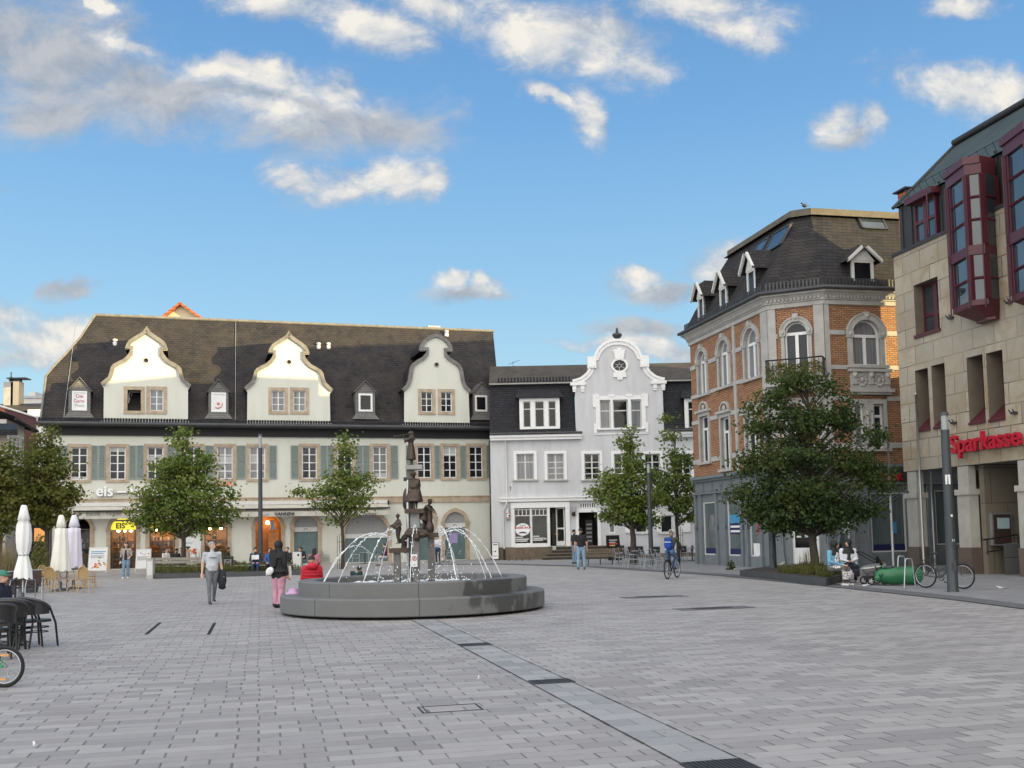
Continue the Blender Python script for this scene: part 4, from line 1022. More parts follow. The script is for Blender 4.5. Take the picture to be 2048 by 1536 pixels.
# mansard windows
for (x0, x1) in ((1039,1119.5),(1369,1449)):
    r = FW.rect(x0, 795, x1, 858, -.1); y = -.12
    m = MB(); w = .24; us = [r[0]+(r[2]-r[0])*k/3 for k in range(4)]
    hl = [rectp(us[k]+(.24 if k == 0 else .13), us[k+1]-(.24 if k == 2 else .13), r[1]+.12, r[3]-.24) for k in range(3)]
    m.panel(rectp(r[0], r[2], r[1], r[3]), hl, y, y+.2, 0, 0); 
    o = m.build('dormer_window', M['white'], wb)
    for h in hl: sash(o, h[0][0], h[1][0], h[0][1], h[2][1], y+.06, 1, 1, M['offwhite'], M['glass_d'], .06, .06, zs=[h[0][1]+(h[2][1]-h[0][1])*.70], name='sash')
    m = MB(); m.quad((r[0]-.25,y-.22,r[3]+.03),(r[2]+.25,y-.22,r[3]+.03),(r[2]-.1,.75,r[3]+.85),(r[0]+.1,.75,r[3]+.85)); m.quad((r[0]-.25,y-.22,r[3]-.04),(r[2]+.25,y-.22,r[3]-.04),(r[2]+.25,y-.22,r[3]+.03),(r[0]-.25,y-.22,r[3]+.03))
    m.quad((r[0],y,r[1]),(r[0],1.,r[1]),(r[0],1.,r[3]+.2),(r[0],y,r[3])); m.quad((r[2],y,r[1]),(r[2],1.,r[1]),(r[2],1.,r[3]+.2),(r[2],y,r[3])); m.quad((r[0]-.25,y-.22,r[3]-.04),(r[2]+.25,y-.22,r[3]-.04),(r[2]+.25,.4,r[3]-.04),(r[0]-.25,.4,r[3]-.04)); m.build('dormer_roof', M['slate_dk'], o)
# first floor windows
for k, r in enumerate(wr):
    zt = r[2]+(r[3]-r[2])*.68
    o = sash(wb, r[0], r[1], r[2], r[3], .10, 2, 1, M['offwhite'], M['glass_c' if k < 2 else 'glass_d'], .07, .06, zs=[zt, r[2]+(r[3]-r[2])*.24, r[2]+(r[3]-r[2])*.46] if k != 0 else [zt])
    m = MB(); w = .19; m.box(r[0]-w,r[0],-.06,.1,r[2],r[3]+w); m.box(r[1],r[1]+w,-.06,.1,r[2],r[3]+w); m.box(r[0],r[1],-.06,.1,r[3],r[3]+w); m.build('surround', M['white'], o)
    m = MB(); m.box(r[0]-w-.08,r[1]+w+.08,-.14,.1,r[2]-.09,r[2]); m.build('sill', M['greystone'], o)
# shop cornice and plinth, steps
z0, z1 = zW(1002.6, 1085), zW(995, 1085)
m = MB(); m.box(-.02, UR, -.22, .0, z0, z1-.05); m.box(-.02, UR, -.30, .0, z1-.05, z1+.03); m.build('shop_cornice', M['white'], wb)
zp = zW(1094, 1050)
m = MB(); m.box(-.4, uW(1100), -.07, .0, 0, zp); m.build('plinth', M['brownplinth'], wb); m = MB(); m.box(uW(1240), UR, -.05, .0, 0, .25); m.build('plinth', M['brownplinth'], wb)
zst = zp
for k in range(4):
    zt = zst*(1-k/4.0); m = MB(); a0, a1 = uW(1108-k*10), uW(1240)
    m.box(a0, a1, -.9-.34*k, -.9-.34*(k-1) if k else .30, 0, zt-.05); m.box(a0-.03, a1, -.93-.34*k, -.9-.34*(k-1) if k else .30, zt-.05, zt, 1)
    m.build('entrance_step', [M['stepshade'], M['steplit']], wb)  # risers coloured darker than treads to draw the shade between steps
# shopfront
fr = FW.rect(1022, 1008, 1140, 1093)
m = MB(); m.box(fr[0],sr[0][0],-.10,.12,zp,fr[3]); m.box(sr[0][1],sr[1][0],-.06,.12,zp,fr[3]-.3); m.box(sr[1][1],sr[2][0],-.08,.12,zp,fr[3]-.2); m.box(sr[2][1],fr[2],-.10,.12,zp,fr[3]); m.box(fr[0],fr[2],-.12,.10,fr[3]-.25,fr[3]+.12)
m.box(sr[0][0],sr[1][1],-.08,.12,zp-.02,sr[0][2]+.02)
shopf = m.build('shopfront', M['white'], wb)
for k in (0, 1):
    r = sr[k]; zt = zW(1031, 1060); zq = zW(1019, 1060)
    n_ = 4
    o = sash(shopf, r[0], r[1], r[2], r[3], .05, 1, 1, M['white'], M['clear'], .05, .05, zs=[zt, zq], name='display_window')
    m = MB()
    for q in range(1, n_): x = r[0]+(r[1]-r[0])*q/n_; m.box(x-.025,x+.025,.055,.09,zt,zq)
    m.build('transom_bars', M['white'], shopf)
m = MB(); a0, a1 = sr[0][0]-.3, sr[2][1]+.3; zt = sr[0][3]+.2
m.quad((a0,3.4,0),(a1,3.4,0),(a1,3.4,zt),(a0,3.4,zt)); m.quad((a0,.29,0),(a0,3.4,0),(a0,3.4,zt),(a0,.29,zt)); m.quad((a1,.29,0),(a1,3.4,0),(a1,3.4,zt),(a1,.29,zt)); m.quad((a0,.29,zt),(a1,.29,zt),(a1,3.4,zt),(a0,3.4,zt)); m.quad((a0,.29,zp),(a1,.29,zp),(a1,3.4,zp),(a0,3.4,zp), 1)
m.build('shop_room', [M['palegreen'], M['darkroom']], shopf)
m = MB()
for x in (sr[0][0]+.9, sr[1][0]+.3, sr[1][0]+.85): m.box(x,x+.42,1.4,1.9,zp,zp+.55); m.box(x,x+.42,1.85,1.95,zp+.5,zp+1.35)
m.box(sr[0][0]+.1,sr[0][0]+.4,2.0,2.4,zp,zp+2.2); m.box(sr[0][0]+.65,sr[0][0]+.85,2.0,2.4,zp,zp+2.2); m.box(sr[2][0]+.2,sr[2][1]-.45,1.6,2.0,zp,zp+2.3); m.build('salon_furniture', M['blackfr'], shopf)
m = MB(); m.box(sr[2][0]+.35,sr[2][1]-.4,1.2,1.4,zp+.78,zp+.88); m.build('yellow_shelf', M['ochre'], shopf)
m = MB(); m.xf(Matrix()); b0 = 0
ww = .62; m.box(0,.08,-.02,.02,zp+.05,sr[2][3]-.06); m.box(ww-.08,ww,-.02,.02,zp+.05,sr[2][3]-.06); m.box(0.08,ww-.08,-.019,.019,zp+.05,zp+.35); m.box(0.08,ww-.08,-.019,.019,zp+1.15,zp+1.25); m.box(0.08,ww-.08,-.019,.019,sr[2][3]-.16,sr[2][3]-.06)
m.xf(Matrix.Translation((sr[2][1]-.03,.15,0))@Matrix.Rotation(math.radians(160),4,'Z')); m.build('open_door', M['offwhite'], shopf)
# oval sign on the glass and its lettering
c = FW.uz(1045.3, 1059, .03); a_ = (uW(1060)-uW(1030.5))/2; b__ = (zW(1046.5,1045)-zW(1071.5,1045))/2
m = MB(); m.prism([(c[0]+a_*math.cos(6.2832*k/32), c[1]+b__*math.sin(6.2832*k/32)) for k in range(32)], .025, .04); ov = m.build('oval_shop_sign', M['signwhite'], shopf)
text('sign_lettering', 'MAZEN', .13, M['ink'], ov, (c[0], .02, c[1]+b__*.55), ext=.002, align='CENTER')
text('sign_lettering', 'BARBER SHOP', .20, M['red'], ov, (c[0], .02, c[1]+b__*.12), ext=.002, align='CENTER', off=.006, sx=.86)
m = MB(); m.tube([(c[0]-.30,.02,c[1]-b__*.60),(c[0]-.16,.02,c[1]-b__*.50),(c[0],.02,c[1]-b__*.44),(c[0]+.16,.02,c[1]-b__*.50),(c[0]+.30,.02,c[1]-b__*.60)], [.01,.045,.05,.045,.01], 6); m.build('moustache_emblem', M['ink'], ov)
m = MB()
for k, (x, zz, ln) in enumerate([(0.05,.42,.5),(0.05,.28,.9),(.05,.16,.8),(1.15,.46,.5),(1.15,.32,.9),(1.2,.20,.7),(1.9,.28,.25)]): m.box(sr[0][0]+x, sr[0][0]+x+ln, .035, .045, sr[0][2]+zz, sr[0][2]+zz+.08)
m.build('window_stripes', M['offwhite'], shopf)
# second doorway, lamp
r = sr[3]; m = MB()
m.box(r[0]-.2,r[0],-.07,.1,zp,r[3]+.25); m.box(r[1],r[1]+.2,-.07,.1,zp,r[3]+.25); m.box(r[0],r[1],-.07,.1,r[3],r[3]+.25); door = m.build('entrance_door', M['white'], wb)
m = MB(); m.quad((r[0]-.1,1.6,0),(r[1]+.1,1.6,0),(r[1]+.1,1.6,r[3]+.2),(r[0]-.1,1.6,r[3]+.2)); m.quad((r[0],.28,0),(r[0],1.6,0),(r[0],1.6,r[3]+.2),(r[0],.28,r[3]+.2)); m.quad((r[1],.28,0),(r[1],1.6,0),(r[1],1.6,r[3]+.2),(r[1],.28,r[3]+.2)); m.quad((r[0],.28,r[3]+.02),(r[1],.28,r[3]+.02),(r[1],1.6,r[3]+.02),(r[0],1.6,r[3]+.02)); m.build('hallway', M['darkroom'], door)
m = MB(); m.box(r[0]+.5,r[1]-.28,.9,1.1,zp,zp+1.75); fridge = m.build('display_fridge', M['blackfr'], door)
m = MB()
for k in range(5): m.box(r[0]+.56,r[1]-.34,.885,.895,zp+.25+.28*k,zp+.38+.28*k)
m.build('fridge_shelf', M['greyshut'], door)
r = sr[4]; sash(wb, r[0], r[1], r[2], r[3], .05, 7, 1, M['white'], M['glass_d'], .04, .05, name='transom_window')
u, z = FW.uz(1147, 1020); m = MB(); m.box(u-.02,u+.02,-.2,0,z+.1,z+.14); m.box(u-.17,u+.17,-.3,-.12,z-.12,z+.25); m.ball((u-.02,-.2,z-.28),.15,10,1); m.build('wall_lantern', [M['zinc'], M['blackfr']], wb)
# ground floor windows with white shutters on the right
for k in (5, 6):
    r = sr[k]; o = sash(wb, r[0], r[1], r[2], r[3], .08, 1, 1, M['offwhite'], M['glass_d'], .05)
    m = MB(); m.box(r[0]-.12,r[1]+.12,-.08,.08,r[3],r[3]+.14); m.box(r[0]-.12,r[1]+.12,-.10,.08,r[2]-.12,r[2]); m.build('surround', M['offwhite'], o)
for x0, x1 in ((1246,1260),(1308,1318),(1358,1376)):
    u0, u1 = uW(x0), uW(x1); za, zb = zW(1068), zW(1028); m = MB(); m.box(u0,u1,-.07,-.02,za,zb); m.box(u0+.05,u1-.05,-.085,-.07,za+.08,zb-.08); m.build('shutter', M['white'], wb)
r = sr[7]; o = sash(wb, r[0], r[1], r[2], r[3], .06, 1, 1, M['white'], M['glass_c'], .07)
# downpipe, barber pole, house number, remaining letters of an old sign
m = MB(); u = uW(1012); u2 = uW(1004.5); m.tube([(u,-.3,zcor-.15),(u,-.10,zcor-.5),(u,-.10,zW(1000)+.3),(u,-.30,zW(1000)),(u-.1,-.30,z0-.25),(u2,-.10,z0-.6),(u2,-.10,.75)], .055, 8); m.build('downpipe', M['offwhite'], wb)
m = MB(); m.tube([(u2,-.10,.76),(u2,-.10,0)], .07, 8); m.build('pipe_shoe', M['blackfr'], wb)
bu, bz = FW.uz(1016.3, 1028); m = MB()
m.tube([(bu,-.25,bz-.30),(bu,-.25,bz+.30)], .10, 14); bp = m.build('barber_pole', M['white'], wb)
m = MB(); m.lathe([(.13,.30),(.13,.36),(.08,.42),(.03,.46)], 14, (bu,-.25,bz)); m.lathe([(.03,-.46),(.08,-.42),(.13,-.36),(.13,-.30)], 14, (bu,-.25,bz)); m.tube([(bu,-.25,bz+.42),(bu+.05,-.1,bz+.5),(bu+.05,0,bz+.40)], .025, 6); m.build('pole_cap', M['zinc'], bp)
for q, mt in ((0, 'red'), (1, 'ink')):
    m = MB()
    for k in range(2):
        pts = []
        for i in range(9):
            a = i/8*3.2+math.pi*1.1+q*1.2; pts.append((bu+.102*math.cos(a), -.25+.102*math.sin(a), bz-.30+.16*q+.30*k+i*.018))
        m.tube(pts, .028, 4)
    m.build('pole_stripe', M[mt], bp)
u, z = FW.uz(1018.5, 981); text('house_number', '7', .36, M['ink'], wb, (u, -.03, z), ext=.005)
m = MB(); u = uW(1021.5); m.box(u,u+.05,-.03,0,zW(986),zW(964)); m.build('cable_conduit', M['white'], wb)
for s, px in (('B', 1162), ('Ü', 1174), ('R', 1188)):
    u, z = FW.uz(px, 980); text('old_sign_letter', s, .50, M['white'], wb, (u, -.04, z), ext=.02)
# ================================================================ brick corner building
P2b = AtY(1536, 650, 45.5); dl = V((math.sin(math.atan((550-1024)/FP)), math.cos(math.atan((550-1024)/FP)), 0))
P2b.z = 0; P1b = P2b+dl*Frame(P2b, dl).u(1380, 690)
ch = V((.906,-.423,0)).normalized(); P3b = P2b+ch*2.40
er = V((.976,.219,0)).normalized(); P4b = P3b+er*9.0
FL, FCh, FRt = Frame(P1b, P2b-P1b), Frame(P2b, ch), Frame(P3b, er)
LL, LC, LR = (P2b-P1b).length, 2.40, 9.0
zG, zE2, zT = 4.45, FRt.z(1700, 583), 16.35
br = thing('brick_corner_building', 'orange brick corner building with grey stone trim, arched windows and slate mansard roof', 'building', P2b, 0)
def sub(name, Fm):      # parts of one face keep that face's own axes: parent empties would be loose, so bake the frame in
    return Matrix.Translation(Fm.o-P2b)@Matrix.Rotation(Fm.rz, 4, 'Z')
class FMB(MB):
    pass
def put(mb, name, mats, Fm, parent=None):
    o = mb.build(name, mats, None)
    o.parent = parent or br
    if parent is None or parent is br: o.location = Fm.o-P2b; o.rotation_euler = (0,0,Fm.rz)
    return o
zsp = FL.z(1385, 737); zsill2 = FL.z(1385, 795.5); z1t = FL.z(1385, 847); z1b = FL.z(1388, 931)
bands = [(FL.z(1385,741), FL.z(1385,733)), (FL.z(1385,799), FL.z(1385,792)), (FL.z(1387,851), FL.z(1387,843)), (FL.z(1388,930), FL.z(1388,921))]
def brickface(Fm, Lw, arched, rects, shopholes, extra=[]):
    hs = []; A = []; Bq = []
    for (x0,x1,y0,y1) in arched:
        r = Fm.rect(x0,y0,x1,y1); A.append(r); hs.append(arch(r[0], r[2], r[1], r[3], 16))
    for (x0,x1,y0,y1) in rects:
        r = Fm.rect(x0,y0,x1,y1); Bq.append(r); hs.append(rectp(r[0], r[2], r[1], r[3]))
    m = MB(); m.panel([(0,zG-.05),(Lw,zG-.05),(Lw,zE2),(0,zE2)], hs, 0, .28, 0, 1, rim=False)
    put(m, 'brick_wall', [M['brick'], M['greystone']], Fm)
    S = []
    m = MB(); m.panel([(0,0),(Lw,0),(Lw,zG-.05),(0,zG-.05)], [rectp(*q) for q in shopholes], 0, .25, 0, 0, rim=False); 
    put(m, 'shopfront_wall', M['shopgrey'], Fm)
    return A, Bq
def stonebands(Fm, Lw, gaps):
    for z0, z1 in bands:
        cur = 0.0
        for g0, g1, za, zb in sorted(gaps)+[(Lw, Lw+1, -9, 99)]:
            if zb < z0 or za > z1: continue
            if g0 > cur+.02: m = MB(); m.box(cur, g0, -.045, .0, z0, z1); put(m, 'stone_band', M['greystone'], Fm)
            cur = max(cur, g1)
def archwin(Fm, r, mat='glass_c', head=True, cs=.16):
    u0, z0, u1, z1 = r; c = (u0+u1)/2; rad = (u1-u0)/2; zs = z1-rad
    m = MB(); pts = [(c+rad*math.cos(math.pi*k/20), zs+rad*math.sin(math.pi*k/20)) for k in range(21)]
    m.ribbon(pts, -cs, -.09, .06); m.ribbon([(c+(p[0]-c)*(1+cs/rad), zs+(p[1]-zs)*(1+cs/rad)) for p in pts], -.06, -.13, .02)
    for a0, a1 in ((u0-cs,u0),(u1,u1+cs)): m.box(a0,a1,-.07,.06,z0,zs-.12); m.box(a0-.05,a1+.05,-.12,.04,zs-.12,zs+.16); m.ball(((a0+a1)/2,-.12,zs+.03),.09,8,0,(1,.6,1.1))
    m.box(c-.12,c+.12,-.17,.04,z1-.02,z1+.34); m.ball((c,-.17,z1+.14),.09,8)
    m.box(u0-cs-.12,u1+cs+.12,-.16,.1,z0-.12,z0)
    o = put(m, 'arched_window', M['greystone'], Fm)
    m = MB(); y0, y1 = .14, .20; f = .075
    m.ribbon(pts, f, y0, y1); m.box(u0,u0+f,y0,y1,z0,zs); m.box(u1-f,u1,y0,y1,z0,zs); m.box(u0+f,u1-f,y0,y1,z0,z0+f); m.box(u0+f,u1-f,y0-.01,y1-.01,zs-.08,zs+.05); m.box(c-.07,c+.07,y0-.005,y1-.005,z0+f,zs-.08)
    put(m, 'sash', M['white'], Fm, o); 
    m = MB(); m.tess([arch(u0,u1,z0,z1,16)], lambda x, z: V((x,.19,z))); put(m, 'pane', M[mat], Fm, o)
    return o
# left face
arL = [(1397.5,1414,702,789),(1438.5,1459.5,680,773),(1490,1517,656,757)]
reL = [(1402,1419,832,924),(1444,1461,834,938),(1494,1518,836,940)]
shL = []
for (x0,x1,y0,y1) in ((1407.5,1433.5,1004,1110),(1456,1483.5,1000,1114),(1500,1521.5,998,1119)):
    r = FL.rect(x0,y0,x1,y1); shL.append((r[0],r[2],max(.5,r[1]),r[3]))
A, Bq = brickface(FL, LL, arL, reL, shL)
gaps = []
for r in A: archwin(FL, r, 'glass_c'); gaps.append((r[0]-.3, r[2]+.3, r[1], r[3]))
def rectwin(Fm, r, hood=True, mull=False):
    u0, z0, u1, z1 = r; m = MB(); w = .15
    m.box(u0-w,u0,-.07,.06,z0,z1); m.box(u1,u1+w,-.07,.06,z0,z1); m.box(u0-w,u1+w,-.08,.06,z1,z1+.2); m.box(u0-w-.1,u1+w+.1,-.16,.1,z0-.13,z0)
    if mull: c = (u0+u1)/2; m.box(c-.22,c+.22,-.08,.14,z0,z1); m.tube([(c-.11,-.10,z0+.2),(c-.11,-.10,z1-.3)],.06,8); m.tube([(c+.11,-.10,z0+.2),(c+.11,-.10,z1-.3)],.06,8)
    if hood: m.box(u0-.3,u1+.3,-.2,.04,z1+.2,z1+.32); m.ribbon([((u0+u1)/2+.42*math.cos(math.pi*k/10), z1+.34+.34*math.sin(math.pi*k/10)) for k in range(11)], -.1, -.10, .02); m.ball(((u0+u1)/2,-.06,z1+.45),.16,8,0,(1,.4,1))
    o = put(m, 'stone_window', M['greystone'], Fm)
    cols = [(u0,u1)] if not mull else [(u0,(u0+u1)/2-.22),((u0+u1)/2+.22,u1)]
    for a0, a1 in cols:
        q = MB(); y0, y1, f = .14, .20, .07
        q.box(a0,a0+f,y0,y1,z0,z1); q.box(a1-f,a1,y0,y1,z0,z1); q.box(a0+f,a1-f,y0,y1,z0,z0+f); q.box(a0+f,a1-f,y0,y1,z1-f,z1); zt = z0+(z1-z0)*.70; q.box(a0+f,a1-f,y0-.01,y1-.01,zt,zt+.12)
        if a1-a0 > .5: q.box((a0+a1)/2-.05,(a0+a1)/2+.05,y0-.005,y1-.005,z0+f,zt)
        put(q, 'sash', M['white'], Fm, o)
        q = MB(); q.quad((a0,.19,z0),(a1,.19,z0),(a1,.19,z1),(a0,.19,z1)); put(q, 'pane', M['glass_c' if a0 < (u0+u1)/2 and mull else 'glass'], Fm, o)
    return o
for r in Bq: rectwin(FL, r); gaps.append((r[0]-.2, r[2]+.2, r[1]-.1, r[3]+.3))
stonebands(FL, LL, gaps)
up = FL.u(1470, 720)
for a0, a1 in ((up-.12,up+.12),(LL-.62,LL)): m = MB(); m.box(a0, a1, -.07, .0, zG, zE2-.2); put(m, 'pilaster', M['greystone'], FL)
# chamfered corner with the balcony
rA = FCh.rect(1570, 643, 1617, 752); rB = FCh.rect(1572, 838, 1615, 938)
zdoor = FCh.z(1610, 1052); hs = [(LC*.28, LC*.76, .15, zdoor+.9)]
A, Bq = brickface(FCh, LC, [(1570,1617,643,752)], [(1572,1615,838,938)], hs)
archwin(FCh, A[0], 'glass'); rectwin(FCh, Bq[0])
stonebands(FCh, LC, [(A[0][0]-.3,A[0][2]+.3,A[0][1],A[0][3]),(Bq[0][0]-.2,Bq[0][2]+.2,Bq[0][1]-.1,Bq[0][3]+.3)])
for a0, a1 in ((0,.34),(LC-.42,LC)): m = MB(); m.box(a0, a1, -.07, .0, zG, zE2-.2); put(m, 'pilaster', M['greystone'], FCh)
zb0 = FCh.z(1585, 766); zb1 = FCh.z(1585, 724)
m = MB(); m.box(-.05, LC+.05, -.95, -.08, zb0-.22, zb0); m.box(.1, LC-.1, -.75, -.08, zb0-.42, zb0-.22)
for x in (.25, LC-.45): m.prism([(0,0)]*0 or [(x,zb0-.42),(x+.2,zb0-.42),(x+.2,zb0-1.3),(x,zb0-1.3)], -.30, -.08); m.box(x,x+.2,-.62,-.3,zb0-.8,zb0-.42)
bal = put(m, 'balcony', M['greystone'], FCh)
m = MB(); y = -.90
for z in (zb0+.08, zb0+.5, zb1): m.tube([(0,-.1,z),(0,y,z),(LC,y,z),(LC,-.1,z)], .022 if z < zb1 else .035, 6)
n = 16
for k in range(n+1):
    x = LC*k/n; m.tube([(x,y,zb0),(x,y,zb1)], .012, 5)
    if k < n: m.torus((x+LC/n/2,y,zb0+.62),.06,.012,(0,1,0),12,4)
for k in range(1, 6):
    for x in (0, LC): m.tube([(x,-.1-.8*k/6,zb0),(x,-.1-.8*k/6,zb1)], .012, 5)
put(m, 'balcony_railing', M['blackfr'], FCh, bal)
m = MB()
for k in range(420):
    x = RN.random()*LC; z = zb0+RN.random()**1.5*.75; yq = -.98-.10*RN.random(); s = .05+.04*RN.random(); a = RN.random()*6.28
    m.add([(x-s*math.cos(a),yq,z-s*math.sin(a)),(x+s*.4*math.sin(a),yq-.03,z-s*.4*math.cos(a)),(x+s*math.cos(a),yq,z+s*math.sin(a)),(x-s*.4*math.sin(a),yq+.03,z+s*.4*math.cos(a))], [(0,1,2,3)])
put(m, 'balcony_plants', M['leaf1'], FCh, bal)
m = MB(); h = hs[0]; m.box(h[0],h[0]+.12,.08,.16,h[2],h[3]); m.box(h[1]-.12,h[1],.08,.16,h[2],h[3]); m.box(h[0]+.12,h[1]-.12,.08,.16,h[2],h[2]+.75); m.box(h[0]+.12,h[1]-.12,.08,.16,zdoor-.1,zdoor+.05); m.box(h[0]+.12,h[1]-.12,.08,.16,h[3]-.1,h[3])
cd = put(m, 'corner_door', M['white'], FCh)
m = MB(); m.quad((h[0],.13,h[2]),(h[1],.13,h[2]),(h[1],.13,h[3]),(h[0],.13,h[3])); put(m, 'pane', M['glass_d'], FCh, cd)
m = MB(); m.box(h[0]+.55,h[0]+.85,.055,.07,1.35,2.0); put(m, 'notice', M['palecyan'], FCh, cd)
m = MB(); m.box(h[0]+.2,h[0]+.36,.055,.07,1.6,1.72); m.box(h[0]+.2,h[0]+.4,.055,.07,1.35,1.42); put(m, 'sticker', M['paper'], FCh, cd)
# right face
shR = []
for (x0,x1,y0,y1) in ((1668,1700,1040,1118),(1742,1812,985,1104)):
    r = FRt.rect(x0,y0,x1,y1); shR.append((r[0],r[2],max(.4,r[1]),r[3]))
shR.append((5.0,6.6,.9,3.3))
A, Bq = brickface(FRt, LR, [(1704,1760,640,731)], [(1709,1768,808,897)], shR)
archwin(FRt, A[0], 'glass_c', cs=.24); rectwin(FRt, Bq[0], False, True)
stonebands(FRt, LR, [(A[0][0]-.35,A[0][2]+.35,A[0][1],A[0][3]),(Bq[0][0]-.2,Bq[0][2]+.2,Bq[0][1]-.1,Bq[0][3]+.3)])
m = MB(); m.box(0, .22, -.07, .0, zG, zE2-.2); put(m, 'pilaster', M['greystone'], FRt)
r = FRt.rect(1700, 739, 1778, 790)
m = MB(); m.box(r[0], r[2], -.10, .0, r[1]+.25, r[3]); m.box(r[0]-.1, r[2]+.1, -.28, .0, r[1]+.1, r[1]+.25); m.box(r[0], r[2], -.2, 0, r[1], r[1]+.1); m.box(r[0]-.1,r[2]+.1,-.22,0,r[3]-.12,r[3])
for x in (r[0]+.05, (r[0]+r[2])/2-.1, r[2]-.25): m.box(x,x+.2,-.2,-.05,r[1]+.45,r[3]-.12); m.ball((x+.1,-.18,r[3]-.3),.12,8)
for cx in (r[0]+(r[2]-r[0])*.28, r[0]+(r[2]-r[0])*.72):
    for q in range(10): a = q*.628; m.ball((cx+.2*math.cos(a),-.11,(r[1]+r[3])/2+.08+.24*math.sin(a)),.085,8,0,(1,.5,1))
    m.ball((cx,-.11,(r[1]+r[3])/2+.08),.12,8,0,(1,.5,1))
put(m, 'relief_panel', M['greystone'], FRt)
# shop fronts: frames, panes, sign letters, notices
def shopwin(Fm, h, blue=True):
    m = MB(); u0,u1,z0,z1 = h; f = .06
    m.box(u0,u0+f,.02,.1,z0,z1); m.box(u1-f,u1,.02,.1,z0,z1); m.box(u0+f,u1-f,.02,.1,z0,z0+f); m.box(u0+f,u1-f,.02,.1,z1-f,z1)
    o = put(m, 'shop_window', M['offwhite'], Fm); m = MB(); m.quad((u0,.07,z0),(u1,.07,z0),(u1,.07,z1),(u0,.07,z1)); put(m, 'pane', M['shopglass'], Fm, o)
    if blue: m = MB(); m.box(u0+f,u1-f,.055,.062,z0+f,z0+f+.28); put(m, 'blue_strip', M['navy'], Fm, o)
    return o
W1 = [shopwin(FL, h) for h in shL]; WR = [shopwin(FRt, h) for h in shR[:2]]; shopwin(FRt, shR[2], False)
h = shL[1]; m = MB(); m.box(h[0]+.1,h[1]-.1,.05,.06,2.05,2.45); put(m, 'notice', M['skyblue'], FL, W1[1]); m = MB(); m.box(h[0]+.1,h[1]-.1,.05,.06,1.55,2.04); put(m, 'notice', M['navy'], FL, W1[1])
for z in (1.62, 1.84): m = MB(); m.box(h[0]+.2,h[1]-.3,.042,.048,z,z+.10); put(m, 'lettering_line', M['paper'], FL, W1[1])
h = shL[2]; m = MB(); m.box(h[0]+.2,h[1]-.15,.05,.06,h[2]+.02,h[2]+.6); put(m, 'notice', M['paper'], FL, W1[2]); m = MB(); m.box(h[1]-.45,h[1]-.2,.05,.06,1.55,2.0); put(m, 'notice', M['red'], FL, W1[2])
h = shL[0]; m = MB()
for k in range(9): m.tube([(h[0]+.3+.12*k,.05,h[2]+.35),(h[0]+.55+.09*k,.05,1.6),(h[0]+.75+.05*k,.05,2.5)], .012, 4)
put(m, 'etched_figure', M['zinc'], FL, W1[0])
h = shR[1]; m = MB()
for k in range(4): m.tube([(h[0]+.1,.05,h[2]+1.6+.16*k),(h[1]-.1,.05,h[2]+2.5+.16*k)], .02, 4)
put(m, 'etched_line', M['zinc'], FRt, WR[1])
m = MB(); m.box(h[0]+.95,h[0]+1.25,.04,.05,1.45,1.95); put(m, 'notice', M['skyblue'], FRt, WR[1])
h = shR[0]; m = MB(); m.box(h[0]+.12,h[1]-.12,.04,.05,1.5,2.55); put(m, 'notice', M['palecyan'], FRt, WR[0])
# pilaster strips of the shopfront, fascia, cornice
for Fm, Lw, us in ((FL, LL, [.05,shL[0][0]-.25,shL[0][1]+.05,shL[1][0]-.3,shL[1][1]+.05,shL[2][0]-.3,shL[2][1]+.05,LL-.35]), (FCh, LC, [.1,LC-.4]), (FRt, LR, [.02,shR[0][0]-.25,shR[0][1]+.05,shR[1][0]-.3,shR[1][1]+.05,4.6,7])):
    for u in us: m = MB(); m.box(u,u+.22,-.10,.0,.55,zG-.9); m.box(u-.04,u+.26,-.14,0,.0,.55); m.box(u-.03,u+.25,-.13,.0,zG-1.0,zG-.9); m.box(u+.0,u+.22,-.12,0,1.75,1.95); m.tube([(u+.11,-.11,1.1),(u+.11,-.11,1.7)],.03,6); put(m, 'shop_pilaster', M['shopgrey'], Fm)
    m = MB(); m.box(-.02,Lw+.02,-.16,.0,zG-.88,zG-.80); m.box(-.02,Lw+.02,-.12,.0,zG-.24,zG-.12); m.box(-.02,Lw+.02,-.26,.0,zG-.12,zG+.02)
    x = .1
    while x < Lw-.4: m.ribbon([(x,zG-.74),(x+1.0,zG-.74),(x+1.0,zG-.30),(x,zG-.30),(x,zG-.74)], -.03, -.03, .0); x += 1.12
    put(m, 'fascia', M['shopgrey'], Fm)
u, z = FRt.uz(1765, 976); bg_ = MB(); bg_.box(FRt.u(1735,967), FRt.u(1815,967), -.15, -.125, zG-.80, zG-.26); put(bg_, 'sign_board', M['gutter'], FRt)
for k, c in enumerate('BANK'):
    tt = text('sign_lettering', c, .42, M['red'], br, (0,0,0), ext=.03, off=.012); uu = FRt.u(1762+11.2*k, 967, -.19); p = FRt.P(uu, -.19, zG-.70)-P2b
    tt.location = p; tt.rotation_euler = (math.pi/2, 0, FRt.rz)
# back and side walls of the block
m = MB(); bk_ = P4b+FRt.i*9.15; lf_ = P1b+(P4b-P3b)*1.08
for a, b_ in ((P4b, bk_), (bk_, lf_), (lf_, P1b)): a, b_ = a-P2b, b_-P2b; m.quad((a.x,a.y,0),(b_.x,b_.y,0),(b_.x,b_.y,zE2),(a.x,a.y,zE2))
m.build('rear_wall', M['greywall'], br)
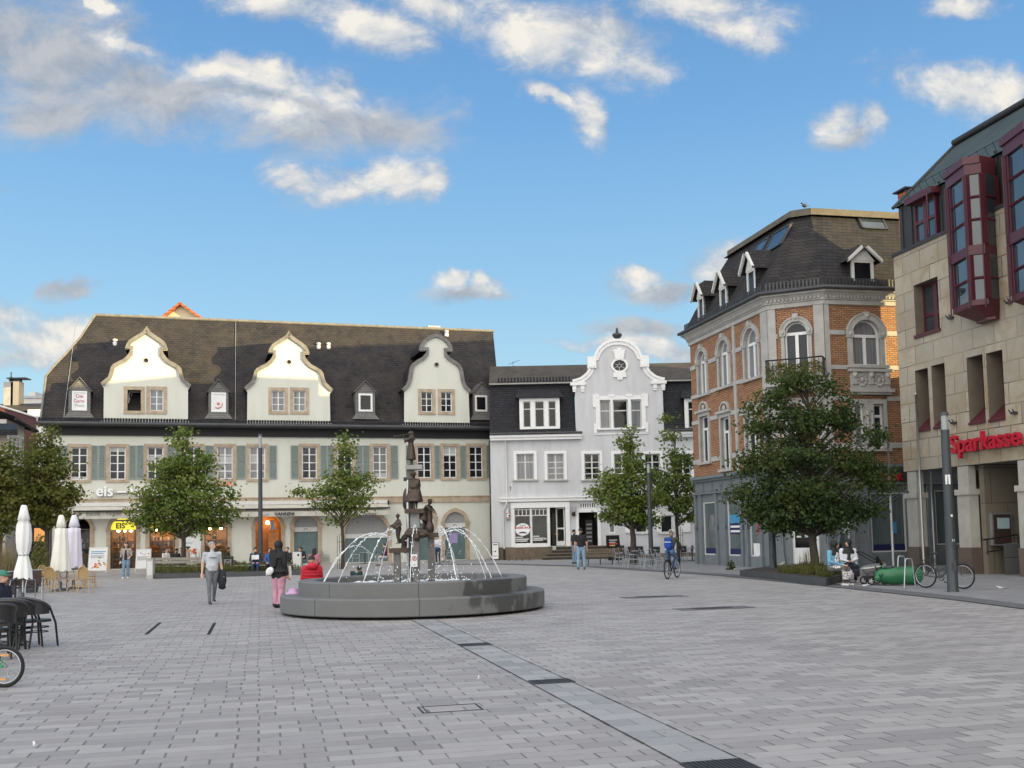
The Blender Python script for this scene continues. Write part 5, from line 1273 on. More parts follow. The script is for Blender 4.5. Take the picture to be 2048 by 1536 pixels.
# main cornice, gutter, roof
corner = [P1b, P2b, P3b, P4b]
cen = P4b+FRt.i*9.0
def outline(off):
    """eaves line pushed out by off"""
    nl, nc, nr = -FL.i, -FCh.i, -FRt.i
    def inter(p, d, q, e):
        t = ((q-p).x*e.y-(q-p).y*e.x)/(d.x*e.y-d.y*e.x); return p+d*t
    a = P1b+nl*off-FL.e*off*.6; b = inter(P1b+nl*off, FL.e, P2b+nc*off, FCh.e); c = inter(P2b+nc*off, FCh.e, P3b+nr*off, FRt.e); d = P4b+nr*off
    back = P4b+FRt.i*9.15; bl = P1b+(P4b-P3b)*1.08-FL.e*off*.6
    return [a, b, c, d, back+V((0,off*.0,0)), bl]
def ringsolid(m, o0, o1, z0, z1, mi=0):
    A_ = [p-P2b for p in outline(o0)]; B_ = [p-P2b for p in outline(o1)]
    n = len(A_)
    for i in range(n):
        j = (i+1) % n
        m.quad((A_[i].x,A_[i].y,z0),(A_[j].x,A_[j].y,z0),(B_[j].x,B_[j].y,z1),(B_[i].x,B_[i].y,z1), mi)
m = MB()
for o0, o1, z0, z1 in ((.02,.10,zE2-.62,zE2-.60),(.10,.10,zE2-.60,zE2-.42),(.10,.16,zE2-.42,zE2-.40),(.16,.16,zE2-.40,zE2-.30),(.16,.34,zE2-.30,zE2-.12),(.34,.42,zE2-.12,zE2-.10),(.42,.42,zE2-.10,zE2+.02)): ringsolid(m, o0, o1, z0, z1)
for Fm, Lw in ((FL, LL), (FCh, LC), (FRt, LR)):
    b0 = len(m.v); n = int(Lw/.17)
    for k in range(n): m.box(k*.17, k*.17+.09, -.24, -.15, zE2-.34, zE2-.22)
    m.xf(Matrix.Translation(Fm.o-P2b)@Matrix.Rotation(Fm.rz,4,'Z'), b0)
m.build('cornice', M['greystone'], br)
m = MB(); gp = [p-P2b for p in outline(.50)][:4]; m.tube([(p.x,p.y,zE2+.06) for p in gp], .09, 8); m.build('gutter', M['gutter'], br)
# roof: steep slate skirt that flares at the eaves, flat top with a stone coloured rim
ins = [(.44,zE2+.04),(.12,zE2+.42),(-.28,zE2+1.25),(-1.9,zT-.28)]
m = MB()
for (o0,z0),(o1,z1) in zip(ins, ins[1:]): ringsolid(m, o0, o1, z0, z1)
tp = [p-P2b for p in outline(-1.9)]; m.poly([(p.x,p.y,zT-.28) for p in tp])
brf = m.build('mansard_roof', M['slate_sum'], br)
m = MB(); ringsolid(m, -1.80, -1.80, zT-.30, zT); ringsolid(m, -1.80, -1.62, zT-.30, zT-.36); t2 = [p-P2b for p in outline(-1.80)]; m.poly([(p.x,p.y,zT) for p in t2]); m.build('roof_rim', M['rimstone'], brf)
for Fm, Lw in ((FL, LL), (FCh, LC), (FRt, LR)):
    m = MB(); b0 = 0; k = 0
    while k*.16 < Lw-.05: m.box(k*.16, k*.16+.07, -.30, -.27, zE2+.14, zE2+.52); k += 1
    m.tube([(0,-.28,zE2+.50),(Lw,-.28,zE2+.50)], .02, 4); m.xf(Matrix.Translation(Fm.o-P2b)@Matrix.Rotation(Fm.rz,4,'Z'), b0); m.build('snow_guard', M['gutter'], brf)
def bdormer(Fm, px, y0, y1, wpx, d=-.1):
    """gabled dormer: white front, slate roof and cheeks"""
    u, zb = Fm.uz(px, y1, d); zt = Fm.z(px, y0, d); w = (Fm.u(px+wpx/2, (y0+y1)/2, d)-Fm.u(px-wpx/2, (y0+y1)/2, d)); h = zt-zb; ze = zb+h*.60; y = d
    m = MB(); hw = w*.5
    m.box(u-hw,u-hw+.13,y,y+.1,zb,ze+.05); m.box(u+hw-.13,u+hw,y,y+.1,zb,ze+.05); m.box(u-hw,u+hw,y-.05,y+.1,zb-.06,zb+.06); m.box(u-hw+.13,u+hw-.13,y,y+.1,ze-.08,ze+.05)
    m.prism([(u-hw-.05,ze),(u+hw+.05,ze),(u+.16,zt-.22),(u-.16,zt-.22)], y-.02, y+.08)
    for s in (-1, 1): m.add([(u+s*(hw+.30),y-.28,ze-.12),(u+s*(hw+.30),y-.28,ze+.02),(u+s*.14,y-.28,zt-.10),(u+s*.10,y-.28,zt-.24),(u+s*(hw+.30),y-.16,ze-.12),(u+s*(hw+.30),y-.16,ze+.02),(u+s*.14,y-.16,zt-.10),(u+s*.10,y-.16,zt-.24)], [(0,1,2,3),(4,5,6,7),(0,3,7,4),(1,2,6,5)])
    o = put(m, 'dormer', M['offwhite'], Fm)
    m = MB(); yb = 2.4
    for s in (-1, 1):
        m.quad((u+s*(hw+.34),y-.24,ze-.06),(u+s*(hw+.34),yb*.62,ze-.06),(u,yb,zt+.06),(u,y+.25,zt+.06))
        m.quad((u+s*hw,y+.02,zb),(u+s*hw,yb*.6,zb),(u+s*hw,yb*.6,ze+.1),(u+s*hw,y+.02,ze+.1))
    m.add([(u-.20,y-.24,zt-.26),(u+.20,y-.24,zt-.26),(u,y+.3,zt+.07)], [(0,1,2)])
    m.add([(u-hw-.34,y-.24,ze-.06),(u-.20,y-.24,zt-.26),(u,y+.3,zt+.07)], [(0,1,2)]); m.add([(u+hw+.34,y-.24,ze-.06),(u+.20,y-.24,zt-.26),(u,y+.3,zt+.07)], [(0,1,2)])
    put(m, 'dormer_roof', M['slate_sum'], Fm, o)
    m = MB(); m.quad((u-hw+.1,y+.06,zb),(u+hw-.1,y+.06,zb),(u+hw-.1,y+.06,ze),(u-hw+.1,y+.06,ze)); put(m, 'pane', M['glass_d'], Fm, o)
bdormer(FRt, 1727, 489, 571, 44); bdormer(FL, 1503, 499, 600, 17); bdormer(FL, 1447, 538, 630, 14); bdormer(FL, 1402, 561, 645, 12)
def skylight(Fm, x0, x1, z0, z1):
    def dd(z): return .28+(z-(zE2+1.25))*(1.62/(zT-.28-zE2-1.25))
    m = MB(); a, b = dd(z0)-.10, dd(z1)-.10; f = .1
    for q0, q1, w0, w1 in ((x0,x0+f,0,1),(x1-f,x1,0,1),(x0,x1,0,.08),(x0,x1,.92,1)):
        za, zb_ = z0+(z1-z0)*w0, z0+(z1-z0)*w1; ya, yb_ = a+(b-a)*w0, a+(b-a)*w1
        m.add([(q0,ya,za),(q1,ya,za),(q1,yb_,zb_),(q0,yb_,zb_),(q0,ya+.12,za),(q1,ya+.12,za),(q1,yb_+.12,zb_),(q0,yb_+.12,zb_)], [(0,1,2,3),(0,1,5,4),(1,2,6,5),(2,3,7,6),(3,0,4,7)])
    o = put(m, 'skylight', M['gutter'], Fm); m = MB(); m.quad((x0,a+.03,z0),(x1,a+.03,z0),(x1,b+.03,z1),(x0,b+.03,z1)); put(m, 'pane', M['mirror'], Fm, o)
u0 = FRt.u(1730, 440, 1.2); u1 = FRt.u(1782, 440, 1.2); skylight(FRt, u0, u1, FRt.z(1755, 456, 1.3), FRt.z(1755, 427, 1.5))
for a, b in ((1538,1573),(1506,1530)): skylight(FL, FL.u(a,490,1.3), FL.u(b,490,1.3), zT-1.75, zT-.7)
bd = MB(); p = outline(-1.9)[2]-P2b; bd.ball((0,0,.14), .09, 10, 0, (1.5,.8,1)); bd.ball((-.12,0,.25), .05, 8); bd.add([(.1,-.03,.16),(.1,.03,.16),(.32,0,.10)],[(0,1,2)]); bd.tube([(-.16,0,.25),(-.21,0,.24)],[.014,.002],5); bd.tube([(0,0,0),(0,0,.08)],.012,5)
tag(bd.build('bird', M['gutter'], None, (p.x+P2b.x-.25, p.y+P2b.y, zT)), 'small grey bird perched on the flat top corner of the brick building', 'bird')
# ================================================================ savings bank with the stone facade on the right
S0 = AtY(1793, 1000, 41.0); S0.z = 0
ds = V((-math.sin(math.atan((550-1024)/FP)), -math.cos(math.atan((550-1024)/FP)), 0))
FS = Frame(S0, ds); S0 = FS.P(FS.u(1810, 1000), 0); FS = Frame(S0, ds); LS = 57.5
bk = thing('bank_building', 'sandstone clad bank with maroon bay windows, dark metal roof and red lettering', 'building', S0, FS.rz)
zs_ = lambda px, y, d=0.0: FS.z(px, y, d)
zst = zs_(1793, 511); zlin = zs_(1814, 943)
hs = []
win = FS.rect(1829, 562, 1878, 668); win = (win[0], FS.z(1853, 666), win[2], FS.z(1853, 561))
hs.append(rectp(win[0], win[2], win[1], win[3]))
slots = []
for (x0, x1, yb, yt) in ((1832,1857,858,738),(1865,1891,852,728),(1936.5,1968,843,711),(1976,2008,837,702)):
    xm = (x0+x1)/2; s = (FS.u(x0, 790), FS.u(x1, 770), FS.z(xm, yb), FS.z(xm, yt)); slots.append(s); hs.append(rectp(*s))
# the same slots and windows carry on along the facade outside the picture
du = 9.2
for k in range(1, 4):
    for s in slots[:4]:
        hs.append(rectp(s[0]+du*k, s[1]+du*k, slots[0][2], slots[0][3])); 
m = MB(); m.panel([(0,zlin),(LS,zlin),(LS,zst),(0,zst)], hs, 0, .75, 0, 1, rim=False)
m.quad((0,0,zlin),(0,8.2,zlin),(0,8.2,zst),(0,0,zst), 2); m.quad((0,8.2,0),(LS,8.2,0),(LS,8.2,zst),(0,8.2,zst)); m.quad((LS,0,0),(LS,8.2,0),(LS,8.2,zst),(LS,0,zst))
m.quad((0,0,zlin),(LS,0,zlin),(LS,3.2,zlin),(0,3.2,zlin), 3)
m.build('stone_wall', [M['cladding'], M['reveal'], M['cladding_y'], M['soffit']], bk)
m = MB(); m.box(-5.2, .1, 7.95, 8.25, 0, 9.0); m.build('sun_block_wall', M['greywall'], bk)  # added unseen wall that shuts low sun out of the alley
# square window
o = sash(bk, win[0], win[2], win[1], win[3], .38, 2, 1, M['maroon'], M['mirror'], .09, .14, .08, zs=[win[1]+(win[3]-win[1])*.40])
m = MB(); m.box(win[0]-.05, win[2]+.05, -.06, .36, win[1]-.10, win[1]+.03); m.build('sill', M['maroon'], o)
for s in hs[1:]:
    u0, u1, z0, z1 = s[0][0], s[1][0], s[0][1], s[2][1]
    m = MB(); m.quad((u0,-.05,z0-.02),(u1,-.05,z0-.02),(u1,.70,z0+.60),(u0,.70,z0+.60)); m.box(u0,u1,-.06,-.02,z0-.10,z0-.02); m.box(u0,u0+.07,.62,.72,z0+.5,z1); m.box(u1-.07,u1,.62,.72,z0+.5,z1); m.box(u0,u1,.62,.72,z0+(z1-z0)*.6,z0+(z1-z0)*.63)
    o = m.build('slot_window', M['maroon'], bk); m = MB(); m.quad((u0,.70,z0),(u1,.70,z0),(u1,.70,z1),(u0,.70,z1)); m.build('pane', M['glass_d'], o)
# set-back metal storey and standing seam roof
zm = FS.z(1797, 416, .35); ztop_ = FS.z(1912, 290, 4.2)
m = MB(); m.quad((0,.35,zst),(LS,.35,zst),(LS,.35,zm),(0,.35,zm)); m.quad((0,.35,zst),(0,8.0,zst),(0,8.0,zm),(0,.35,zm)); m.quad((0,8.0,zst),(LS,8.0,zst),(LS,8.0,zm),(0,8.0,zm)); m.box(-.05,LS,-.06,.36,zst-.02,zst+.10)
u = .2
while u < LS: m.box(u,u+.05,.30,.35,zst+.1,zm); u += .62
m.build('metal_storey', M['metalwall'], bk)
uh = FS.u(1912, 290, 4.2)
m = MB(); m.quad((-.1,.2,zm),(LS,.2,zm),(LS,4.2,ztop_),(uh,4.2,ztop_)); m.add([(-.1,.2,zm),(uh,4.2,ztop_),(uh,5.4,ztop_),(-.1,8.1,zm)], [(0,1,2,3)]); m.quad((uh,4.2,ztop_),(LS,4.2,ztop_),(LS,5.4,ztop_),(uh,5.4,ztop_))
m.quad((-.1,8.1,zm),(LS,8.1,zm),(LS,5.4,ztop_),(uh,5.4,ztop_)); m.quad((LS,.2,zm),(LS,4.2,ztop_),(LS,5.4,ztop_),(LS,8.1,zm))
u = .35
while u < LS:
    t0 = min(1.0, max(0.02, u/uh)); a = V((u,.2,zm)); b_ = V((u,.2+4.0*t0,zm+(ztop_-zm)*t0))
    m.add([a+V((-.025,-.01,0)),a+V((.025,-.01,0)),b_+V((.025,-.01,0)),b_+V((-.025,-.01,0)),a+V((-.03,-.09,.08)),a+V((.03,-.09,.08)),b_+V((.03,-.09,.08)),b_+V((-.03,-.09,.08))], [(4,5,6,7),(0,4,7,3),(1,2,6,5)]); u += .62
br_ = m.build('metal_roof', M['metalroof'], bk)
m = MB(); m.tube([(uh,4.1,ztop_+.08),(LS,4.1,ztop_+.08)], .14, 8); m.tube([(-.1,.15,zm),(uh,4.15,ztop_)], .07, 6); m.build('ridge_rail', M['metalwall'], br_)
m = MB()
for k in range(28):
    u = 1.0+k*.42
    m.tube([(u,.15,zm+.05),(u+.05,-.05,zm+.35),(u+.2,-.1,zm+.25)], .012, 4)
m.tube([(.8,-.02,zm+.32),(12.5,-.02,zm+.32)], .014, 4); m.build('snow_guard', M['metalwall'], br_)
# bay windows
def bay(shift, yt, yb):
    pxm = 1945
    V1, V2, V3, V4 = (FS.u(1903,500,-.62), -.62), (FS.u(1940,500,-.92), -.92), (FS.u(1972,480,-.52), -.52), (FS.u(1991,480,0), .15)
    plan = [(V1[0]-.02+shift,.15)]+[(p[0]+shift, p[1]) for p in (V1, V2, V3, V4)]
    c = V2[0]+shift; u0, u1 = plan[0][0], plan[-1][0]
    zt, zb = FS.z(pxm, yt, -.6), FS.z(pxm, yb, -.6)
    o = None
    m = MB()
    zlev = [zt, zt-(zt-zb)*.0]
    # floors: top window block, heavy band, lower window block, pointed foot
    H = zt-zb
    def band(z0, z1, grow):
        P_ = [(c+(p[0]-c)*(1+grow), p[1]-(grow*1.2 if p[1] < 0 else 0)) for p in plan]
        m.prismz(P_, z0, z1)
    band(zt-H*.045, zt, .10); band(zt-H*.11, zt-H*.045, .05)
    band(zt-H*.615, zt-H*.555, .06)
    band(zb+H*.07, zb+H*.105, .03)
    P0 = plan; ft = [(c+(p[0]-c)*.55, (p[1]+.0)*.55+.1) for p in plan]
    n = 5
    for i in range(4): m.quad((P0[i][0],P0[i][1],zb+H*.07),(P0[i+1][0],P0[i+1][1],zb+H*.07),(ft[i+1][0],ft[i+1][1],zb),(ft[i][0],ft[i][1],zb))
    m.prismz(ft, zb-.08, zb)
    segs = [(zt-H*.555, zt-H*.11, [.36,.68]), (zb+H*.105, zt-H*.615, [.48])]
    for z0, z1, cuts in segs:
        for p in plan: m.box(p[0]-.06,p[0]+.06,p[1]-.06,p[1]+.06,z0,z1)
        for f in cuts:
            zz = z0+(z1-z0)*f
            for i in range(4):
                a, b_ = plan[i], plan[i+1]; m.tube([(a[0],a[1],zz),(b_[0],b_[1],zz)], .055, 4, sm=False)
        for i in range(4):
            a, b_ = plan[i], plan[i+1]
            for q in (.10, .90):
                x = a[0]+(b_[0]-a[0])*q; yv = a[1]+(b_[1]-a[1])*q; m.box(x-.035,x+.035,yv-.035,yv+.035,z0,z1)
        for p in plan[1:4]: m.tube([(p[0],p[1]-.14,z0-.3),(p[0],p[1]-.14,z1)], .025, 6)
    o = m.build('bay_window', M['maroon'], bk)
    for z0, z1, cuts in segs:
        g = MB()
        for i in range(4):
            a, b_ = plan[i], plan[i+1]; g.quad((a[0],a[1]+.02,z0),(b_[0],b_[1]+.02,z0),(b_[0],b_[1]+.02,z1),(a[0],a[1]+.02,z1))
        g.build('pane', M['mirror'], o)
    return u0, u1
b0_, b1_ = bay(0, 318, 640)
bay(FS.u(2020,470,-.62)-FS.u(1903,500,-.62), 312, 655)
for k in (2, 3, 4):
    pass
# top storey window at the left corner with its maroon hood
r = FS.rect(1829, 395, 1873, 480, .2); u0, u1 = r[0], r[2]; z0, z1 = FS.z(1850, 482, .2), FS.z(1850, 398, .2)
o = sash(bk, u0, u1, z0, z1, .18, 2, 2, M['maroon'], M['mirror'], .09, .12, .12)
m = MB(); m.box(u0-.15, u1+.2, -.12, .3, z1-.02, z1+.22); m.tube([(u1+.05,-.2,z0),(u1+.05,-.2,z1)], .03, 6); m.build('hood', M['maroon'], o)
# red letters
za = FS.z(1898, 905.5); u0 = FS.u(1902, 890, -.25); u1 = FS.u(2043, 880, -.25)
zb_ = FS.z(1905, 872, -.25)-FS.z(1905, 907, -.25)
tt = text('sign_lettering', 'Sparkasse', 1.0, M['red'], bk, (0,0,0), ext=.07, off=.020)
me = tt.data; xs = [v.co.x for v in me.vertices]; wdt = max(xs)-min(xs)
zc0, zc1 = FS.z(1907, 906, -.25), FS.z(1907, 870, -.25); hgt = .72
sz = (zc1-zc0)/hgt; tt.scale = ((u1-u0)/wdt, sz, 1); tt.location = (u0-min(xs)*(u1-u0)/wdt, -.25, zc0)
# pillars of the arcade
for px in (1815, 1916, 2037, 2178, 2350, 2580):
    u0 = FS.u(px, 1030); u1 = u0+.66
    m = MB(); m.box(u0,u1,.0,.38,.95,zlin-1.05); m.box(u0-.06,u1+.06,-.06,.44,zlin-1.05,zlin-.85); m.box(u0+.04,u1-.04,.04,.34,zlin-.85,zlin-.02); 
    o = m.build('pillar', M['cladpil'], bk); m = MB(); m.box(u0-.04,u1+.04,-.04,.42,0,.95); m.build('pillar_base', M['cladbrown'], o)
# recessed ground floor wall, ramp, cash machine, rails
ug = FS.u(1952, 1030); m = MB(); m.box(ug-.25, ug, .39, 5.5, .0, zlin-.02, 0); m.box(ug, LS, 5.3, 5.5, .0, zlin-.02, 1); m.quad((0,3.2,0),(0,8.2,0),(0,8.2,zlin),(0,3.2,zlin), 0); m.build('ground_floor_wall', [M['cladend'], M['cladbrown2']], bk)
FA = Frame(FS.P(ug, 0), FS.i)
def fa(a0, a1, b0, b1, z0, z1): return (ug-b1, ug-b0, a0, a1, z0, z1)     # box given along the end wall: across, out of the wall, up
at = FA.rect(1983, 1029, 2017, 1088)
m = MB(); m.box(*fa(at[0]-.06, at[2]+.06, -.12, 0, at[1]-.06, at[3]+.06)); am = m.build('cash_machine', M['zinc'], bk)
m = MB(); m.box(*fa(at[0], at[2], -.14, -.12, at[1], at[3])); m.build('machine_front', M['brownwick'], am)
m = MB(); m.box(*fa(at[0]+.14, at[2]-.06, -.15, -.14, at[1]+(at[3]-at[1])*.52, at[3]-.12)); m.build('screen', M['palecyan'], am)
m = MB(); m.add([(ug+.75,.45,0),(ug+.75,5.2,0),(ug+.75,5.2,1.45),(ug+.75,.45,1.02),(ug,.45,1.02),(ug,5.2,1.45)], [(0,1,2,3),(3,2,5,4)]); m.build('ramp', M['ramp'], bk)
FR2 = Frame(FS.P(ug+.7, 0), FS.i); r_ = FR2.rect(1969, 1072, 2037, 1102); za_, zb2 = FR2.z(1970, 1080), FR2.z(2036, 1069)
m = MB(); x = ug+.7; m.tube([(x, r_[0]-.05, za_),(x, r_[2], zb2)], .03, 6); m.tube([(x, r_[0]+.05, za_-.42),(x, r_[2], zb2-.42)], .022, 6)
for f in (.08, 1.0): d = r_[0]+(r_[2]-r_[0])*f; z = za_+(zb2-za_)*f; m.tube([(x, d, z),(x, d, z-.52)], .03, 6)
m.build('ramp_handrail', M['blackfr'], bk)
for (px, py) in ((1910, 846), (2031, 826), (1904, 636), (2021, 605)):
    u, z = FS.uz(px, py); m = MB(); m.box(u-.1,u+.12,-.12,0,z-.04,z+.04); m.tube([(u-.08,-.12,z),(u-.08,-.2,z+.12)], .02, 5); m.tube([(u+.1,-.12,z),(u+.1,-.2,z+.12)], .02, 5); m.build('flag_bracket', M['gutter'], bk)
u, z = FS.uz(1811, 394, 2.0); m = MB(); m.box(u-.25,u+.35,1.8,2.6,zm-.5,z+.15); m.box(u-.4,u+.5,1.65,2.75,z+.22,z+.28,1)
for a in (-.2,.3): m.box(u+a-.03,u+a+.03,1.8,1.86,z+.15,z+.22,1)
m.build('chimney', [M['redtile'], M['gutter']], br_)
# ================================================================ houses behind and at the sides
def house(name, label, P, rz, W, D, zw, zr, wall, roof, hip=0.0, over=.35, windows=(), gable_front=False, chims=()):
    o = thing(name, label, 'building', P, rz)
    m = MB(); m.box(0,W,0,D,0,zw)
    if gable_front: m.add([(0,0,zw),(W,0,zw),(W/2,0,zr),(0,D,zw),(W,D,zw),(W/2,D,zr)], [(0,1,2),(3,5,4)])
    elif hip == 0: m.add([(0,0,zw),(0,D,zw),(0,D/2,zr),(W,0,zw),(W,D,zw),(W,D/2,zr)], [(0,1,2),(3,5,4)])
    m.build('wall', wall, o)
    m = MB(); t_ = .22; ov = over
    if gable_front:
        for s in (-1, 1):
            x0 = W/2; x1 = -ov if s < 0 else W+ov; ze = zw-(zr-zw)*ov/(W/2)
            m.add([(x0,-ov,zr+t_),(x1,-ov,ze+t_),(x1,D,ze+t_),(x0,D,zr+t_),(x0,-ov,zr),(x1,-ov,ze),(x1,D,ze),(x0,D,zr)], [(0,1,2,3),(4,7,6,5),(0,4,5,1),(1,5,6,2),(2,6,7,3)])
    else:
        ze = zw-(zr-zw)*ov/(D/2); h = hip
        for s in (-1, 1):
            y1 = -ov if s < 0 else D+ov
            m.add([(-ov,y1,ze+t_),(W+ov,y1,ze+t_),(W+ov-h,D/2,zr+t_),(-ov+h,D/2,zr+t_),(-ov,y1,ze),(W+ov,y1,ze)], [(0,1,2,3),(0,4,5,1)])
        if h:
            for x, s in ((-ov,1),(W+ov,-1)): m.add([(x,-ov,ze+t_),(x,D+ov,ze+t_),(x+s*h,D/2,zr+t_)], [(0,1,2)])
    ro = m.build('roof', roof, o)
    for (x, y, z0, z1, w, mt) in chims:
        m = MB(); m.box(x-w/2,x+w/2,y-w/2,y+w/2,z0,z1); m.box(x-w*.62,x+w*.62,y-w*.62,y+w*.62,z1+.18,z1+.26,1)
        for a in (-.3,.3): m.box(x+a*w-.04,x+a*w+.04,y-.04,y+.04,z1,z1+.18,1)
        m.build('chimney', [mt, M['gutter']], ro)
    for (face, a0, a1, z0, z1, mt) in windows:
        m = MB(); w = .12
        if face == 'f': m.box(a0-w,a1+w,-.06,.0,z0-w,z1+w)
        else: m.box(W,W+.06,a0-w,a1+w,z0-w,z1+w)
        q = m.build('window', mt, o); m = MB()
        if face == 'f': m.quad((a0,-.07,z0),(a1,-.07,z0),(a1,-.07,z1),(a0,-.07,z1))
        else: m.quad((W+.07,a0,z0),(W+.07,a1,z0),(W+.07,a1,z1),(W+.07,a0,z1))
        m.build('pane', M['glass'], q); m = MB()
        if face == 'f': m.box((a0+a1)/2-.04,(a0+a1)/2+.04,-.09,-.06,z0,z1)
        else: m.box(W+.06,W+.09,(a0+a1)/2-.04,(a0+a1)/2+.04,z0,z1)
        m.build('bar', mt, q)
    return o
# orange gable peeping over the cream building
p = AtY(319, 900, 90); q = AtY(405, 900, 90); ap = AtY(361, 606, 90)
wv = q.x-p.x; sh_ = AtY(319, 641, 90)
slope = (ap.z-sh_.z)/(wv/2)
house('orange_gable_house', 'pale orange gable with red tiles peeping over the long slate roof', (p.x-4,90,0), 0, wv+8, 10, sh_.z-4*slope, ap.z-.2, M['orangewall'], M['redtile_s'], gable_front=True, over=.5)
# street on the left: red roofed house, white and beige houses, flat roofed block
def blk(pxl, pxr, ytop, yeave, Yd, **k):
    a = AtY(pxl, ytop, Yd); b = AtY(pxr, yeave, Yd); return a, b
a = AtY(38, 797, 104); b = AtY(150, 797, 104); c = AtY(58, 770, 104)
o = thing('flat_roofed_block', 'pale sunlit flat roofed block far behind the left houses', 'building', (a.x, 104, 0), 0)
m = MB(); m.box(0, b.x-a.x, 0, 8, 0, a.z); m.box((c.x-a.x)*.55, (c.x-a.x)*1.2, 1, 3, a.z, a.z+.8); m.build('wall', M['greywall'], o); m = MB(); m.box(-.1,b.x-a.x+.1,-.1,8.1,a.z,a.z+.25); m.build('roof_edge', M['zinc'], o)
# red/maroon roof house: ridge runs towards the square
Yr = 84
pa, pb_, pe = AtY(-70, 745, Yr), AtY(72, 838, Yr), AtY(76, 870, Yr)
o = thing('red_roofed_house', 'house with orange tiles turning to maroon shingle on its sloping roof', 'building', (pb_.x, Yr, 0), 0)
W_ = 16.0
m = MB(); m.box(-W_, .0, 0, 9, 0, 6.5); m.build('wall', M['greywall'], o)
zr1, zr0 = pb_.z+5.6, pb_.z
m = MB(); m.add([(-W_,0,pa.z+(pa.z-pb_.z)*.35),(0.15,-.3,zr0+.1),(0.15,-.3,4.0),(-W_,-.3,4.0)], [(0,1,2,3)]); m.build('roof', M['maroontile2'], o)
m = MB(); m.tube([(-W_,-.05,pa.z+(pa.z-pb_.z)*.35),(.2,-.35,zr0+.12)], .09, 6); m.build('verge', M['offwhite'], o)
m = MB(); m.box(-.05,.5,-.2,1.2,3.0,zr0+.2); m.build('white_boards', M['white'], o)
# dark roofed house with a white gabled dormer behind it
Yh = 92; a = AtY(-60, 795, Yh); b = AtY(79, 797, Yh); c = AtY(79, 830, Yh)
o = thing('dark_roofed_house', 'house with a brown slate roof and two tall yellowish chimneys', 'building', (a.x, Yh, 0), 0)
W_ = b.x-a.x
m = MB(); m.box(0,W_,.8,8,0,c.z); m.build('wall', M['slate_dk'], o)
m = MB(); m.quad((-.3,0,c.z-.5+.9),(W_+.3,0,c.z-.5+.9),(W_+.0,3.2,b.z),(-.3,3.2,b.z)); m.quad((-.3,6.4,c.z),(W_+.3,6.4,c.z),(W_,3.2,b.z),(-.3,3.2,b.z)); m.add([(W_+.3,0,c.z+.4),(W_,3.2,b.z),(W_+.3,6.4,c.z)],[(0,1,2)]); ro = m.build('roof', M['brownslate'], o)
m = MB(); m.box(W_-1.0,W_+.2,-.1,.5,c.z-3.2,c.z+.5); m.build('white_gable_post', M['white'], o)
for px, yt, w in ((21, 765, 27), (34, 764, 22)):
    p = AtY(px, yt, Yh+3); q = AtY(px+w*.45, yt, Yh+3); ww = .86 if w > 24 else .74
    m = MB(); x = p.x-a.x; m.box(x-ww/2,x+ww/2,2.6,3.6,c.z,p.z); ch_ = m.build('chimney', M['greystone' if w > 24 else 'orangewall'], ro)
    m = MB(); 
    if w > 24: m.lathe([(.18,0),(.16,.5),(.05,.55),(.05,1.0)], 8, (x,3.1,p.z))
    else: m.box(x-.75,x+1.0,2.5,3.7,p.z+.25,p.z+.35); m.box(x-.3,x+.3,2.8,3.4,p.z,p.z+.25)
    m.build('chimney_cowl', M['gutter'], ch_)
# white house front with tall windows, roof edge towards us
Yw = 74; a = AtY(12, 900, Yw); b = AtY(46, 900, Yw); zt = AtY(30, 838, Yw).z
Fw = Frame((a.x, Yw), (-.215, .977)); o = thing('white_street_house', 'white house with tall narrow windows and dark eaves at the left edge', 'building', (a.x, Yw, 0), Fw.rz)
L_ = 5.2
m = MB(); m.box(0,L_,0,8,0,zt); m.build('wall', M['greywall'], o)
m = MB(); m.add([(-.6,-.7,zt+.15),(L_+.9,-.7,zt-.1),(L_+.9,5,zt+1.6),(-.6,5,zt+2.4),(-.6,-.7,zt-.15),(L_+.9,-.7,zt-.4)], [(0,1,2,3),(0,4,5,1),(1,5,2)]); m.tube([(-.6,-.75,zt-.05),(L_+.95,-.75,zt-.25)],.12,6); m.build('roof', M['slate_dk'], o)
for u0 in (.4, 1.6, 2.8, 4.1):
    sash(o, u0, u0+.85, zt-3.2, zt-.9, -.06, 2, 1, M['white'], M['glass'], .1, .05, .08)
# beige house at the very edge
Yb = 66; a = AtY(-110, 900, Yb); b = AtY(14, 900, Yb); zt = AtY(5, 862, Yb).z
o = thing('beige_street_house', 'beige house with a dark projecting roof edge cut by the left picture edge', 'building', (b.x-(b.x-a.x)*.9, Yb-(b.x-a.x)*.44, 0), math.atan(.49))
W_ = b.x-a.x
m = MB(); m.box(0,W_,0,9,0,zt); m.build('wall', M['beigewall'], o)
m = MB(); m.add([(-.5,-.8,zt),(W_+.6,-.8,zt),(W_+.6,5,zt+1.0),(-.5,5,zt+1.0),(-.5,-.8,zt-.35),(W_+.6,-.8,zt-.35)], [(0,1,2,3),(0,4,5,1),(1,5,2)]); m.build('roof', M['slate_dk'], o)
sash(o, W_-.75, W_-.2, zt-3.6, zt-1.3, -.06, 1, 1, M['white'], M['glass'], .12, .05, .08)
# dark lit passage under the left trees
Yp = 73; a = AtY(-40, 1000, Yp); b = AtY(97, 1000, Yp)
o = thing('side_street_shop', 'dim shop front with a small warm lit window under the left trees', 'building', (a.x, Yp+5, 0), 0)
W_ = b.x-a.x+1.5
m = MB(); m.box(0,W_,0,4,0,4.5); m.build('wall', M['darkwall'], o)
r0 = AtY(69,1060,Yp+5).x-a.x; m = MB(); m.box(r0,r0+1.0,-.05,0,1.9,2.9); m.build('lit_window', M['warmwin'], o)
